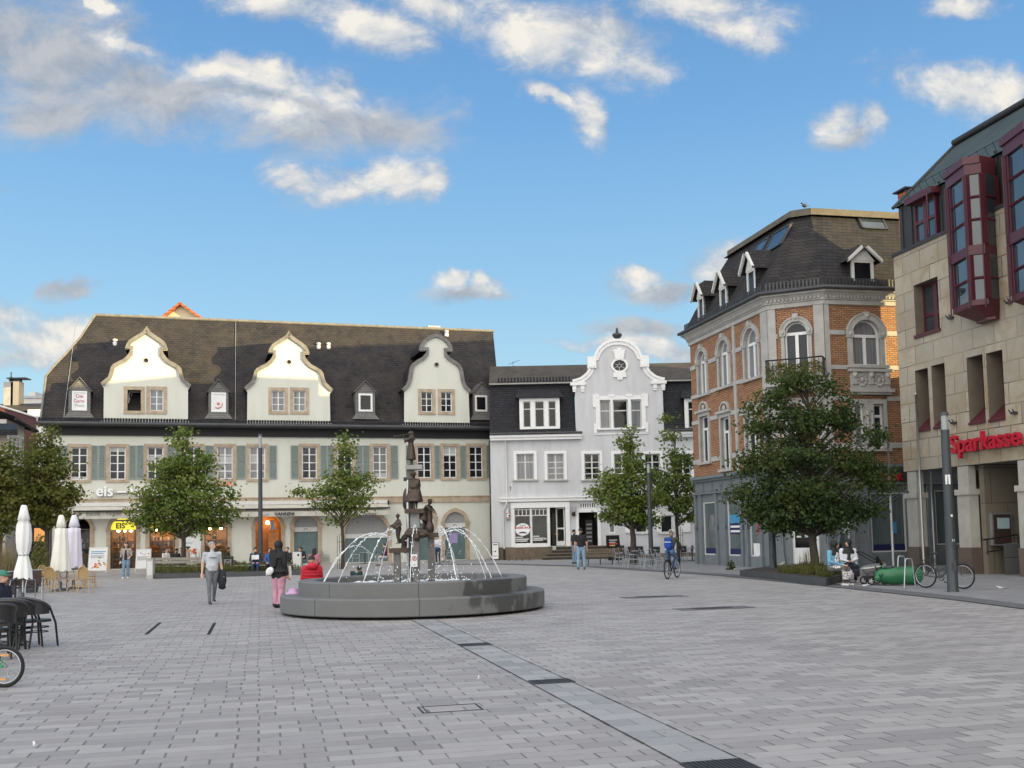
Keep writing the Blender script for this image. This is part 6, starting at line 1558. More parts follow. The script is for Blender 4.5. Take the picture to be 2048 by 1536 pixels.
# taller house in the row behind the brick corner building, its shadow falls over the square
o = house('rear_town_house', 'tall town house hidden behind the brick corner building', (24.4, 67.0, 0), math.atan2(-.95,-.31), 11.5, 7.0, 15.6, 19.6, M['greywall'], M['brownslate'], hip=.6)
m = MB(); m.box(11.52, 16.0, .5, 5.5, 0, 14.2); m.add([(11.5,.3,14.2),(16.0,.3,14.2),(16.0,3,15.6),(11.5,3,15.6),(16.0,5.7,14.2),(11.5,5.7,14.2)], [(0,1,2,3),(3,2,4,5),(1,4,2)]); m.build('sun_block_wing', M['greywall'], o)  # added hidden wing that closes a sun gap beside the brick building
# ================================================================ fountain
fc = G(828, 1219); Rb = 3.12
ft = thing('fountain', 'round two tiered stone fountain with bronze figures on pillars and arching water jets', 'fountain', fc, 0)
def wetstone(name, c, wet):
    m, nt, b = newmat(name); tc = nt.new('ShaderNodeTexCoord'); o = tc.outputs['Object']
    n = nt.noise(o, 7, 6, .65); n2 = nt.noise(o, 1.4, 5, .6); sp = nt.new('ShaderNodeSeparateXYZ'); nt.ln(o, sp.inputs[0])
    ang = nt.math('ARCTAN2', sp.outputs[1], sp.outputs[0])
    cb = nt.new('ShaderNodeCombineXYZ'); nt.ln(nt.math('MULTIPLY', ang, 6.0), cb.inputs[0]); nt.ln(nt.math('MULTIPLY', sp.outputs[2], 1.1), cb.inputs[1])
    drip = nt.noise(cb.outputs[0], 1.0, 5, .6)
    # splashed arc on the right hand side of the basin
    side = nt.math('MULTIPLY_ADD', nt.math('ABSOLUTE', nt.math('SUBTRACT', ang, wet)), -1.6, 1.25, True)
    side2 = nt.math('ADD', nt.math('MULTIPLY_ADD', drip, 16.0, -8.6), nt.math('MULTIPLY_ADD', side, 5.0, -3.2), None, True)
    c1 = nt.mix(n, [x*.82 for x in c], [x*1.14 for x in c]); c1 = nt.mix(nt.math('MULTIPLY_ADD', n2, 1.8, -.6, True), [x*.85 for x in c], c1)
    seam = nt.math('LESS_THAN', nt.math('ABSOLUTE', nt.math('SUBTRACT', nt.math('FRACT', nt.math('MULTIPLY_ADD', ang, 8/6.2832, .33)), .5)), .006)
    c2 = nt.mix(nt.math('MULTIPLY', side2, .85), c1, [x*.33 for x in c]); c2 = nt.mix(nt.math('MULTIPLY', seam, .7), c2, [x*.3 for x in c])
    nt.ln(c2, b.inputs['Base Color']); nt.ln(nt.math('MULTIPLY_ADD', side2, -.4, .72), b.inputs['Roughness']); bump(nt, b, n, .12, .01)
    return m
M['basin'] = wetstone('basin_stone', (.165,.168,.17), -.72)
m = MB(); m.lathe([(Rb-.22,0),(Rb-.22,.07)], 96, (0,0,0), 1, True, False); m.lathe([(Rb-.16,.06),(Rb-.02,.06),(Rb,.08),(Rb,.41),(Rb-.03,.44),(2.6,.44)], 96, (0,0,0), 0, False, False)  # recessed foot coloured black to stand for the shade under the step
m.build('basin_step', [M['basin'], M['pit']], ft)  # the pit black here is the painted shade of the recessed foot
m = MB(); m.lathe([(2.70,.43),(2.70,.735),(2.67,.76),(2.33,.76),(2.31,.74),(2.31,.30)], 96, (0,0,0), 0, False, False); m.build('basin_rim', M['basin'], ft)
def water():
    mt, nt, b = newmat('fountain_water'); tc = nt.new('ShaderNodeTexCoord'); n = nt.noise(tc.outputs['Object'], 5, 5, .6); n2 = nt.noise(tc.outputs['Object'], 2.2, 4, .7)
    nt.ln(nt.mix(nt.math('MULTIPLY_ADD', n2, 3.2, -1.5, True), (.05,.065,.07), (.75,.78,.80)), b.inputs['Base Color']); b.inputs['Roughness'].default_value = .08; bump(nt, b, n, .8, .06); return mt
m = MB(); m.lathe([(.001,.62),(2.32,.62)], 48, (0,0,0), 0, False, False)
w_ = kind(m.build('water', water(), None, fc), 'structure')
# pillars
kx = fc.y/FP
def fp(px): return (px-828)*kx
def fz(py): return HC+(hz(828)-py)*fc.y/FP
def pillar(x, y, w, z1, name='pillar', cap=None, mt='basalt'):
    m = MB(); m.box(x-w/2,x+w/2,y-w/2,y+w/2,.3,z1)
    o = m.build(name, M[mt], ft)
    if cap: q = MB(); q.box(x-cap[0],x+cap[1],y-w/2-.08,y+w/2+.08,z1-.01,z1+cap[2]); q.build('pillar_cap', M['bronze'], o)
    return o
zA = fz(1096); pillar(fp(797), -.15, .155, zA-.09, cap=(.17,.27,.10))
zC = fz(1073); pillar(fp(864), -.05, .150, zC-.02, cap=(.38,.17,.10))
pillar(fp(838), -.42, .140, fz(1077))
zt1 = fz(1031); pillar(fp(824), .12, .19, fz(935), mt='basalt'); 
m = MB(); x = fp(832); m.box(x-.20,x+.20,-.10,.34,fz(939),fz(930)); m.build('column_cap', M['basalt_l'], ft)
m = MB(); x = fp(830); m.box(x-.03,x+.25,-.16,.10,fz(1026),fz(1019)); m.box(x-.20,x+.27,-.22,.26,fz(1027),fz(1018)); m.build('statue_ledge', M['bronze'], ft)
m = MB(); x = fp(832.5); m.box(x-.11,x+.11,-.06,.14,fz(1066),fz(1027)); m.build('upper_column', M['basalt_l'], ft)
m = MB(); m.tube([(fp(818),-.06,.3),(fp(819),-.06,fz(960))], .035, 8); m.build('support_tube', M['steel'], ft)
m = MB(); m.box(fp(811),fp(816),-.1,.05,fz(962),fz(955)); m.build('spotlight', M['blackfr'], ft)
m = MB(); m.ball((fp(815),.25,fz(996)),.22,12,0,(.5,.35,1.2)); m.ball((fp(812),.3,fz(1005)),.14,10,0,(.6,.5,1.3)); m.build('relief_figure', M['bronze'], ft)
m = MB(); m.tube([(fp(812),-.05,fz(1090)),(fp(806),-.05,fz(1080)),(fp(812),-.05,fz(1074)),(fp(822),-.05,fz(1070))], [.05,.07,.07,.05], 8); m.ball((fp(812),.02,fz(1094)),.13,8,0,(.8,.7,1.2)); m.build('bronze_scroll', M['bronze'], ft)
# spouting creature on the front pillar
m = MB(); x = fp(838); z = fz(1070); m.ball((x-.10,-.42,z+.02),.13,10,0,(1.5,.9,.7)); m.ball((x+.14,-.45,z),.10,10,0,(1.2,.9,.8)); m.ball((x+.02,-.52,z-.06),.09,8)
m.tube([(x-.25,-.42,z+.03),(x-.17,-.42,z+.10),(x,-.42,z+.10),(x+.20,-.42,z+.06),(x+.30,-.42,z-.02)], [.05,.07,.08,.07,.03], 8); m.build('spout_creature', M['bronze'], ft)
# no bathing notice with the crossed-out sign
m = MB(); x0, x1, z0, z1 = fp(828.5), fp(840), fz(1132), fz(1107.5); m.box(x0,x1,-.525,-.505,z0,z1); sg = m.build('notice_plate', M['paper'], ft)
cx, cz = (x0+x1)/2, z1-(z1-z0)*.34
m = MB(); m.torus((cx,-.528,cz),.050,.007,(0,1,0),24,5); m.tube([(cx-.036,-.528,cz+.036),(cx+.036,-.528,cz-.036)],.006,5); m.build('prohibition_ring', M['red'], sg)
m = MB(); m.tube([(cx-.025,-.527,cz-.03),(cx,-.527,cz),(cx+.015,-.527,cz+.03)],.007,5); m.ball((cx+.012,-.527,cz+.032),.010,6); m.box(cx-.04,cx+.04,-.527,-.524,z0+.05,z0+.056); m.box(cx-.03,cx+.03,-.527,-.524,z0+.035,z0+.041); m.build('pictogram', M['ink'], sg)
# water jets: strings of drops that merge into threads on the way down
jw, nt, b = newmat('jet_water'); b.inputs['Base Color'].default_value = (.82,.86,.9,1); b.inputs['Roughness'].default_value = .15; b.inputs['Specular IOR Level'].default_value = .8
M['jet'] = jw
def jet(a, top, end, ya=0, ye=0, thick=.017):
    """from a px point through a summit to an end px point (near side / far side offsets ya, ye)"""
    m = MB(); rj = random.Random(int(a[0]*7+end[0]))
    P0, P1, P2_ = V((fp(a[0]), ya, fz(a[1]))), V((fp(top[0]), (ya+ye)/2, fz(top[1]))), V((fp(end[0]), ye, fz(end[1])))
    t1 = abs(P1.x-P0.x)/max(1e-3, abs(P2_.x-P0.x)); t1 = min(.85, max(.15, t1))
    def at(t):
        x = P0.x+(P2_.x-P0.x)*t; y = P0.y+(P2_.y-P0.y)*t
        l0 = (t-t1)*(t-1)/((0-t1)*(0-1)); l1 = (t-0)*(t-1)/((t1-0)*(t1-1)); l2 = t*(t-t1)/(1*(1-t1))
        return V((x, y, P0.z*l0+P1.z*l1+P2_.z*l2))
    n = 64; path = [at(k/n)+V((rj.gauss(0,.004), rj.gauss(0,.004), rj.gauss(0,.005))) for k in range(n+1)]
    m.tube(path, .0045, 4)
    k = 0
    while k < n:
        ln = rj.choice((1,1,2,3)) if k < n*.72 else rj.choice((4,6,8))
        seg = path[k:min(n, k+ln)+1]
        if len(seg) > 1:
            r = thick*(.6+.8*rj.random())*(1 if k < n*.72 else .75); mm = len(seg)
            m.tube(seg, [r*(.5 if i in (0, mm-1) else 1) for i in range(mm)], 5)
        if k < n*.8 and rj.random() < .8: m.ball(path[k]+V((rj.gauss(0,.02),rj.gauss(0,.02),rj.gauss(-.015,.02))), thick*(.5+.5*rj.random()), 6)
        k += ln+(1 if k < n*.72 and rj.random() < .28 else 0)
    return m.build('water_jet', M['jet'], ft)
jet((786,1076),(750,1065),(655,1168), -.1, -.7); jet((786,1078),(745,1068),(673,1168), 0, .2); jet((740,1110),(712,1089),(655,1168), .6, -.7, .012)
jet((806,1070),(778,1063),(736,1168), -.1, -.8); jet((806,1072),(784,1066),(747,1166), 0, .9)
jet((840,1068),(834,1064),(828.5,1168), -.5, -.95, .013)
jet((870,1072),(893,1063),(918,1164), 0, -.8); jet((872,1074),(889,1068),(912,1162), 0, 1.2); jet((880,1070),(935,1062),(1003,1160), 0, .8); jet((880,1076),(920,1065),(983,1160), 0, .2); jet((885,1090),(925,1063),(974,1162), .2, -.6, .012)
m = MB(); rj = random.Random(5)
for k in range(340):
    x = rj.gauss(.12,.62); z = .64+abs(rj.gauss(0,.33)); r = .006+.012*rj.random()**2
    if abs(x) > 1.7: continue
    m.ball((x, rj.uniform(-.9,.6), z), r, 6, 0, (1,1,1+rj.random()))
for k in range(150): m.ball((rj.gauss(.05,.035), -.2+rj.gauss(0,.04), .65+rj.random()*(fz(1080)-.7)), .006+.008*rj.random(), 6, 0, (1,1,1.8))
for k in range(260): a = rj.random()*6.28; q = rj.random()**.5*1.9; m.ball((q*math.cos(a), q*math.sin(a), .63), .02+.035*rj.random(), 6, 0, (1.6,1.6,.5))
kind(tag(m.build('water_spray', M['jet'], ft), '', ''), 'stuff'); 
sp_ = bpy.data.objects['water_spray']; del sp_['label']; del sp_['category']
# ================================================================ people
SK = plain('skin', (.46,.27,.19), .55, .06); SK2 = plain('light_skin', (.56,.35,.26), .55, .06)
EYE = plain('eye_and_brow', (.03,.02,.018), .4, .05); LIP = plain('lips', (.38,.13,.11), .5, .05)
CM = {}
def cm(c, rough=.85):
    k = tuple(c)
    if k not in CM: CM[k] = plain('cloth_%d' % len(CM), c, rough, .30, 7, bmp=.6)
    return CM[k]
def cap(m, a, b, ra, rb, n=10, fl=1.0):
    """tapered limb with rounded ends"""
    a, b = V(a), V(b); d = (b-a); L = d.length or 1e-4; d = d/L
    ax = d.orthogonal().normalized() if abs(d.z) > .9 else d.cross(V((0,0,1))).normalized(); bx = d.cross(ax).normalized()
    rings = []
    for k in range(5): t = math.pi/2*(1-k/4); rings.append((a-d*ra*math.sin(t), max(ra*math.cos(t), ra*.04)))
    for k in range(1, 5): t = math.pi/2*k/4; rings.append((b+d*rb*math.sin(t), max(rb*math.cos(t), rb*.04)))
    rings.insert(5, (b, rb))
    m.loft([[c+(ax*math.cos(6.2832*q/n)+bx*math.sin(6.2832*q/n)*fl)*r for q in range(n)] for c, r in rings])
STAND = dict(pel=(0,0,.95), che=(0,.0,1.26), nec=(0,.0,1.47), hed=(0,-.015,1.635), shl=(-.185,0,1.415), shr=(.185,0,1.415), ell=(-.245,.03,1.13), elr=(.245,.03,1.13), wrl=(-.255,-.05,.88), wrr=(.255,-.05,.88),
    hil=(-.09,0,.93), hir=(.09,0,.93), knl=(-.10,-.02,.50), knr=(.10,-.02,.50), anl=(-.10,.03,.085), anr=(.10,.03,.085))
SIT = dict(STAND, pel=(0,0,.52), che=(0,-.03,.83), nec=(0,-.05,1.04), hed=(0,-.09,1.20), shl=(-.185,-.03,.985), shr=(.185,-.03,.985), ell=(-.25,-.05,.72), elr=(.25,-.05,.72), wrl=(-.13,-.27,.62), wrr=(.13,-.27,.62),
    hil=(-.10,-.02,.50), hir=(.10,-.02,.50), knl=(-.12,-.44,.50), knr=(.12,-.44,.50), anl=(-.12,-.42,.085), anr=(.12,-.42,.085))
def fused(m, vox, smooth=3):
    me = m.mesh('body_source'); o = bpy.data.objects.new('body_source', me); COL.objects.link(o)
    r = o.modifiers.new('r', 'REMESH'); r.mode = 'VOXEL'; r.voxel_size = vox
    s = o.modifiers.new('s', 'SMOOTH'); s.factor = .5; s.iterations = smooth
    bpy.context.view_layer.update(); ev = o.evaluated_get(bpy.context.evaluated_depsgraph_get())
    out = bpy.data.meshes.new_from_object(ev); bpy.data.objects.remove(o); bpy.data.meshes.remove(me)
    out.polygons.foreach_set('use_smooth', [True]*len(out.polygons)); return out
def segd(p, a, b):
    ab = b-a; t = max(0, min(1, (p-a).dot(ab)/max(1e-9, ab.length_squared))); return (p-a-ab*t).length
def person(label, loc, face, J=None, base=STAND, top=(.2,.2,.2), bot=(.1,.1,.12), shoe=(.03,.03,.03), hair=(.03,.02,.015), skin=None, sleeve='long', hairstyle='short', fat=1.0, legw=1.0, flare=1.0, coat=0.0, skirt=0.0, scale=1.0, vox=.013, hat=None, look=0.0, group=None, name='person', allmat=None, belly=0.0, parent=None, nod=0.0, shorts=False, dressm=None):
    p = {k: V(v) for k, v in dict(base, **(J or {})).items()}
    m = MB()
    up = (p['nec']-p['pel']).normalized(); sd_ = (p['shr']-p['shl']).normalized(); fw = up.cross(sd_).normalized(); fw = fw if fw.y < 0 or abs(fw.y) < .3 else -fw
    hs_ = (p['hir']-p['hil']).normalized()
    def ring(c, rx, ry, s=sd_, bf=0.0): return [V(c)+s*(rx*math.cos(6.2832*k/16))-fw*(-ry*math.sin(6.2832*k/16))+fw*(bf if math.sin(6.2832*k/16) > 0 else 0)*math.sin(6.2832*k/16) for k in range(16)]
    pel, che, nec = p['pel'], p['che'], p['nec']
    low = pel-up*.12
    rings = [ring(low, .11*fat, .08*fat, hs_), ring(pel-up*.04, .165*fat, .115*fat, hs_), ring(pel+(che-pel)*.35, .150*fat, .108*fat, sd_, belly), ring(pel+(che-pel)*.65, .152*fat, .108*fat, sd_, belly*.8), ring(che, .172*fat, .118*fat), ring(che+(nec-che)*.55, .176*fat, .105), ring(che+(nec-che)*.82, .135, .085), ring(nec, .065, .062)]
    m.loft(rings)
    bones = []   # (a, b, radius, class)
    bones += [(pel, che, .13, 'top'), (che, nec-up*.03, .12, 'top'), (pel-up*.10, pel-up*.02, .13, 'bot')]
    # neck, head, jaw, nose, ears
    hd = p['hed']; cap(m, nec-up*.03, hd-V((0,0,.06)), .058, .052)
    Hm = Matrix.Rotation(look, 3, 'Z')@Matrix.Rotation(nod, 3, 'X')
    m.ball(hd+Hm@V((0,.012,.02)), .1, 14, 0, (.80,.96,1.0), Hm); m.ball(hd+Hm@V((0,-.022,-.045)), .1, 12, 0, (.60,.66,.72), Hm)
    cap(m, hd+Hm@V((0,-.090,.012)), hd+Hm@V((0,-.112,-.022)), .011, .016, 8)
    for s in (-1, 1): m.ball(hd+Hm@V((s*.080,.012,-.004)), .03, 8, 0, (.35,.7,1.0), Hm)
    m.ball(hd+Hm@V((0,-.088,-.062)), .022, 8, 0, (1.2,.6,.5), Hm)
    bones += [(nec, hd, .05, 'skin'), (hd, hd, .10, 'skin')]
    for s in ('l', 'r'):
        sh_, el, wr = p['sh'+s], p['el'+s], p['wr'+s]
        puff = 1.25 if sleeve == 'puff' else (1.1 if sleeve == 'long' else 1.0)
        cap(m, che+(sh_-che)*.62+up*.03, sh_, .085, .070*puff); cap(m, sh_, el, .062*puff*fat**.5, .046*puff); cap(m, el, wr, .044*puff, .030*(puff if puff > 1.2 else 1))
        d = (wr-el).normalized(); side = V((1,0,0)) if abs(d.x) < .8 else V((0,1,0)); side = (side-d*side.dot(d)).normalized(); nn = d.cross(side)
        inn = -1 if s == 'r' else 1; palm = wr+d*.055
        m.ball(palm, .05, 10, 0, (.9,.5,1.1), Matrix((side, nn, d)).transposed())
        curl = nn*(.030 if nn.y < 0 else -.030)
        for q, (off, ln) in enumerate(((-.032,.066),(-.011,.078),(.011,.074),(.031,.058))):
            a = wr+d*.095+side*off; b_ = a+d*ln*.55+curl*.4; c = b_+d*ln*.40+curl*.8; cap(m, a, b_, .0105, .0095, 7); cap(m, b_, c, .0095, .0085, 7)
        a = wr+d*.045+side*(.036*inn)+nn*.0; b_ = a+side*.028*inn+d*.028; cap(m, a, b_, .014, .012, 7); cap(m, b_, b_+d*.032+curl*.5, .012, .010, 7)
        bones += [(sh_, el, .06, 'top'), (el, wr, .04, 'top' if sleeve != 'short' else 'skin'), (wr+d*.02, wr+d*.16, .035, 'hand')]
        if sleeve == 'short': bones[-3] = (sh_, sh_+(el-sh_)*.68, .07, 'top'); bones.append((sh_+(el-sh_)*.72, el, .05, 'skin'))
        hi, kn, an = p['hi'+s], p['kn'+s], p['an'+s]
        cap(m, hi, kn, .098*legw*fat**.5, .066*legw); cap(m, kn, an+V((0,0,.02)), .062*legw, .044*legw*flare)
        fd = (an-kn); ft_ = fw.copy(); ft_.z = 0; ft_ = ft_.normalized() if ft_.length > .1 else V((0,-1,0))
        if 'to'+s in p: ft_ = (p['to'+s]-an).normalized()
        heel, toe = an+V((0,0,-.042))-ft_*.045, an+ft_*.155+V((0,0,-.050)); cap(m, heel, toe, .040, .034, 10, .95); cap(m, an, an+V((0,0,-.04)), .044, .045)
        bones += [(hi, kn, .085, 'bot'), (kn, an+V((0,0,.05)), .055, 'bot' if not shorts else 'skin'), (heel, toe, .045, 'shoe'), (an, an-V((0,0,.03)), .03, 'shoe')]
    if coat:      # skirt of a coat, from the waist down
        z0 = pel.z+.10; m.loft([ring(V((pel.x,pel.y,z0)), .165*fat, .12*fat, sd_), ring(V((pel.x,pel.y,z0-coat*.5)), .215*fat, .165*fat, sd_), ring(V((pel.x,pel.y,z0-coat)), .255*fat, .20*fat, sd_)])
        bones.append((V((0,0,z0-.05)), V((0,0,z0-coat+.02)), .21, 'top'))
    me = fused(m, vox*(1/ max(scale,.5) if scale < .7 else 1))
    mats = {'skin': skin or SK2, 'hand': skin or SK2, 'top': cm(top), 'bot': cm(bot), 'shoe': cm(shoe, .5), 'eye': EYE, 'lip': LIP}
    order = ['skin', 'top', 'bot', 'shoe', 'eye', 'lip']
    if allmat: me.materials.clear(); me.materials.append(allmat)
    else:
        me.materials.clear()
        for k in order: me.materials.append(dressm if (dressm and k == 'top') else mats[k])
        eyes = [hd+Hm@V((s*.032,-.085,.008)) for s in (-1,1)]; lip = hd+Hm@V((0,-.094,-.062)); idx = []
        for f in me.polygons:
            c = f.center; best = min(bones, key=lambda q: segd(c, q[0], q[1])-q[2])[3]
            if best == 'hand': best = 'skin'
            if best == 'skin' and (c-hd).length < .2:
                if min((c-e).length for e in eyes) < .016: best = 'eye'
                elif abs((c-lip).z) < .009 and (c-lip).length < .028: best = 'lip'
            idx.append(order.index(best))
        me.polygons.foreach_set('material_index', idx)
    me.name = name; o = bpy.data.objects.new(name, me); COL.objects.link(o); o.location = loc; o.rotation_euler = (0,0,face); o.scale = (scale,)*3
    if parent: o.parent = parent
    elif label: tag(o, label, 'person', group)
    if hairstyle != 'none' and not allmat:
        q = MB(); c = hd+Hm@V((0,.022,.036)); rings = []
        for k in range(9):
            t = math.pi*(.5-.5*k/8); z = math.sin(t); r = math.cos(t)
        for i in range(0, 9):
            t = math.pi*i/8*.62; rr = max(math.sin(t), .02); zz = math.cos(t); rings.append([c+Hm@V((.090*rr*math.cos(6.2832*k/18), .108*rr*math.sin(6.2832*k/18)*(1.0 if math.sin(6.2832*k/18) > 0 else .86)+.0, .098*zz+(.035 if math.sin(6.2832*k/18) < -.2 and i > 5 else 0))) for k in range(18)])
        q.loft(rings)
        if hairstyle == 'long':
            q.loft([[c+Hm@V((.088*a_*math.cos(math.pi*k/10), .02+.10*a_*math.sin(math.pi*k/10)*1.0, z)) for k in range(11)]+[c+Hm@V((.06*a_*math.cos(math.pi*(10-k)/10), .0+.05*a_*math.sin(math.pi*(10-k)/10), z)) for k in range(11)] for z, a_ in ((.02,1.02),(-.06,1.08),(-.16,1.12),(-.28,1.0),(-.36,.7))])
        if hairstyle == 'bun': q.ball(c+Hm@V((0,.11,.05)), .05, 10)
        if hairstyle == 'scarf':
            q = MB(); q.ball(c+V((0,.0,-.01)), .122, 16, 0, (.88,1.05,1.1)); 
            q.loft([[p['nec']*(1-t)+hd*t+V((0,.02,dz0))+V((rx*math.cos(6.2832*k/16), ry*math.sin(6.2832*k/16), 0)) for k in range(16)] for t, dz0, rx, ry in ((1,-.02,.095,.11),(.5,.0,.09,.105),(0,.02,.13,.12),(0,-.06,.20,.16),(0,-.15,.21,.155))])
        q.build('hair' if hairstyle != 'scarf' else 'headscarf', cm(hair, .7), o)
        if hairstyle == 'scarf':
            q = MB(); q.ball(hd+Hm@V((0,-.052,-.012)), .068, 12, 0, (.82,.85,1.12), Hm); cap(q, hd+Hm@V((0,-.100,.012)), hd+Hm@V((0,-.122,-.018)), .009, .014, 7)
            fo = q.build('face', skin or SK2, o)
            q = MB()
            for s in (-1,1): q.ball(hd+Hm@V((s*.026,-.106,.010)), .009, 6)
            q.ball(hd+Hm@V((0,-.108,-.046)), .012, 6, 0, (1.4,.5,.5)); q.build('eyes_and_mouth', EYE, fo)
    if hat:
        q = MB(); c = hd+V((0,.012,.05))
        if hat[0] == 'cap':
            q.lathe([(.001,.085),(.05,.078),(.088,.045),(.100,.0),(.098,-.02)], 18, c); b0 = len(q.v); q.ball((0,-.12,.0), .09, 12, 0, (.85,.85,.10)); q.xf(Matrix.Translation(c+V((0,0,-.012)))@Matrix.Rotation(look,4,'Z'), b0)
        elif hat[0] == 'brim': q.lathe([(.17,.0),(.165,.012),(.100,.02),(.098,.085),(.08,.115),(.001,.11)], 20, c)
        elif hat[0] == 'spike': q.lathe([(.135,-.035),(.105,-.01),(.10,.04),(.06,.085),(.02,.10),(.016,.15),(.002,.22)], 18, c)
        q.build('hat', hat[1], o)
    return o
def part(o, name, fn, mat):
    m = MB(); fn(m); return m.build(name, mat, o)
def facing(px, Yd=None): return 0.0
# -------- bronze figures of the fountain (fixed to it, so they are its parts)
BZ = M['bronze']
def fstat(px, pytop, pybot, y, face, J, **k):
    zb = fz(pybot); h = fz(pytop)-zb; tall = k.pop('tall', 1.745); s = h/tall
    o = person(None, (fp(px), y, zb), face, J, scale=s, allmat=BZ, name='statue', parent=ft, vox=.02, **k); o.scale = (s*1.22, s*1.22, s); return o
L90 = math.radians(-90)
f1 = fstat(825, 862, 930, .12, math.radians(-75), dict(elr=(.20,-.26,1.25), wrr=(.06,-.33,1.50), ell=(-.20,-.22,1.22), wrl=(-.05,-.28,1.47), hed=(0,-.03,1.64)), coat=.78, fat=1.1, hairstyle='none')
q = MB(); q.tube([(0,-.14,1.61),(0,-.62,1.50),(0,-.70,1.48)], [.022,.035,.085], 8); q.ball((0,.015,1.66), .125, 14, 0, (.9,1.05,1.08)); q.loft([[(.16*a*math.cos(6.2832*k/14), .03+.14*a*math.sin(6.2832*k/14), z) for k in range(14)] for z, a in ((1.60,.62),(1.50,.70),(1.42,1.05),(1.30,1.2))]); q.build('horn_and_shawl', BZ, f1)
f2 = fstat(831, 947, 1018, -.02, math.radians(-4), dict(wrl=(-.22,-.12,.98), ell=(-.27,.0,1.16), wrr=(.24,-.06,.95)), coat=.72, fat=1.5, belly=.08, hat=('brim', BZ), hairstyle='none')
f3 = fstat(800, 1030, 1087, -.15, math.radians(-72), dict(ell=(-.27,.10,1.14), wrl=(-.22,-.10,.98), elr=(.27,.10,1.14), wrr=(.22,-.10,.98), che=(0,-.06,1.24), hed=(0,-.02,1.66)), fat=1.5, belly=.26, legw=1.3, hat=('spike', BZ), hairstyle='none')
f4 = fstat(851, 1001, 1066, .02, math.radians(72), dict(che=(0,-.12,1.24), nec=(0,-.20,1.42), hed=(0,-.27,1.57), shl=(-.18,-.18,1.36), shr=(.18,-.18,1.36), ell=(-.20,-.36,1.16), wrl=(-.10,-.50,1.0), elr=(.20,-.36,1.16), wrr=(.10,-.50,1.0)), coat=.4, fat=1.2, hat=('brim', BZ), hairstyle='none', tall=1.68)
m = MB(); x = fp(861); z0 = fz(1066); m.lathe([(.085,0),(.11,.06),(.105,.16),(.085,.20),(.075,.25),(.075,.62),(.082,.64)], 14, (x,.0,z0)); m.build('milk_churn', BZ, ft)
# -------- the people in the square
A = math.radians
def at(px, py): return G(px, py)
o = person('grey haired man in pale grey t-shirt walking with a dark jacket over his arm', at(424,1208), A(28), dict(hil=(-.09,0,.93), knl=(-.10,-.10,.51), anl=(-.09,-.12,.09), knr=(.08,.02,.50), anr=(.09,.20,.14), wrr=(.27,-.12,.88), ell=(-.25,.05,1.14), wrl=(-.28,-.02,.88), shl=(-.20,0,1.41), shr=(.20,0,1.41)),
    top=(.46,.49,.52), bot=(.14,.15,.165), shoe=(.05,.05,.055), hair=(.30,.29,.28), sleeve='short', fat=1.15, belly=.05, look=A(38), scale=.97, legw=1.05)
part(o, 'carried_jacket', lambda m: (m.loft([[(.27+rx*math.cos(6.2832*k/14)*(1+.25*math.sin(k*2.3)), -.10+ry*math.sin(6.2832*k/14), z) for k in range(14)] for z, rx, ry in ((.97,.05,.06),(.93,.085,.12),(.80,.095,.13),(.66,.12,.12),(.52,.085,.13),(.44,.10,.06),(.40,.03,.03))])), cm((.018,.020,.026)))
part(o, 'shirt_print', lambda m: m.quad((-.11,-.171,1.325),(.11,-.171,1.325),(.11,-.173,1.29),(-.11,-.173,1.29)), cm((.16,.17,.19)))
o = person('woman in black jacket, black headscarf and wide pink trousers beside the fountain', at(558,1216), A(150), dict(knl=(-.09,0,.5), anl=(-.10,.02,.085), knr=(.11,-.02,.5), anr=(.12,-.03,.085), elr=(.27,-.02,1.15), wrr=(.24,-.18,1.0)), top=(.012,.012,.014), bot=(.52,.27,.35), shoe=(.02,.02,.02), hair=(.010,.010,.012), hairstyle='scarf', sleeve='puff', fat=1.2, legw=1.38, flare=1.8, scale=.955, coat=.10)
part(o, 'shoulder_bag', lambda m: (m.ball((.10,.24,.98), .12, 12, 0, (1.2,.45,.85), Matrix.Rotation(.5,3,'Y')),), cm((.72,.72,.72)))
part(o, 'bag_strap', lambda m: m.tube([(.17,.20,1.05),(.02,.17,1.25),(-.14,.06,1.44)], .012, 5), cm((.05,.05,.05)))
part(o, 'white_scarf_end', lambda m: m.loft([[(-.20+rx*math.cos(6.2832*k/10), -.18+.05*math.sin(6.2832*k/10), z) for k in range(10)] for z, rx in ((1.10,.05),(1.0,.07),(.80,.08))]), cm((.7,.66,.62)))
part(o, 'hair_fall', lambda m: m.loft([[(.06+rx*math.cos(6.2832*k/12), .15+.05*math.sin(6.2832*k/12), z) for k in range(12)] for z, rx in ((1.55,.11),(1.40,.15),(1.22,.13),(1.08,.08))]), cm((.010,.010,.012)))
# seated round the basin
p = at(625, 1188); o = person('person in hooded red quilted jacket sitting on the fountain edge with the back turned', (fc.x+fp(624), fc.y+.9, .22), A(200), dict(), SIT, top=(.50,.018,.04), bot=(.03,.03,.04), hair=(.02,.018,.016), sleeve='puff', fat=1.45, scale=.95, nod=.25)
o.location = (fc.x-2.62, fc.y+1.0, .05)
part(o, 'hood', lambda m: m.ball((0,.10,1.06), .15, 14, 0, (1.05,.75,.62)), cm((.50,.018,.04)))
def quilt(m):
    for z in (.60,.68,.76,.84,.92): m.torus((0,-.0,z), .235+.01*math.sin(z*9), .016, (0,.05,1), 26, 5)
part(o, 'quilting', quilt, cm((.46,.016,.036)))
o = person('person with a dark bun in a dusty pink jumper sitting behind the red jacket', at(628,1156)+V((0,0,-.02)), A(170), dict(), SIT, top=(.40,.15,.18), bot=(.05,.05,.07), hair=(.018,.014,.013), hairstyle='long', sleeve='puff', fat=1.25, scale=1.0)
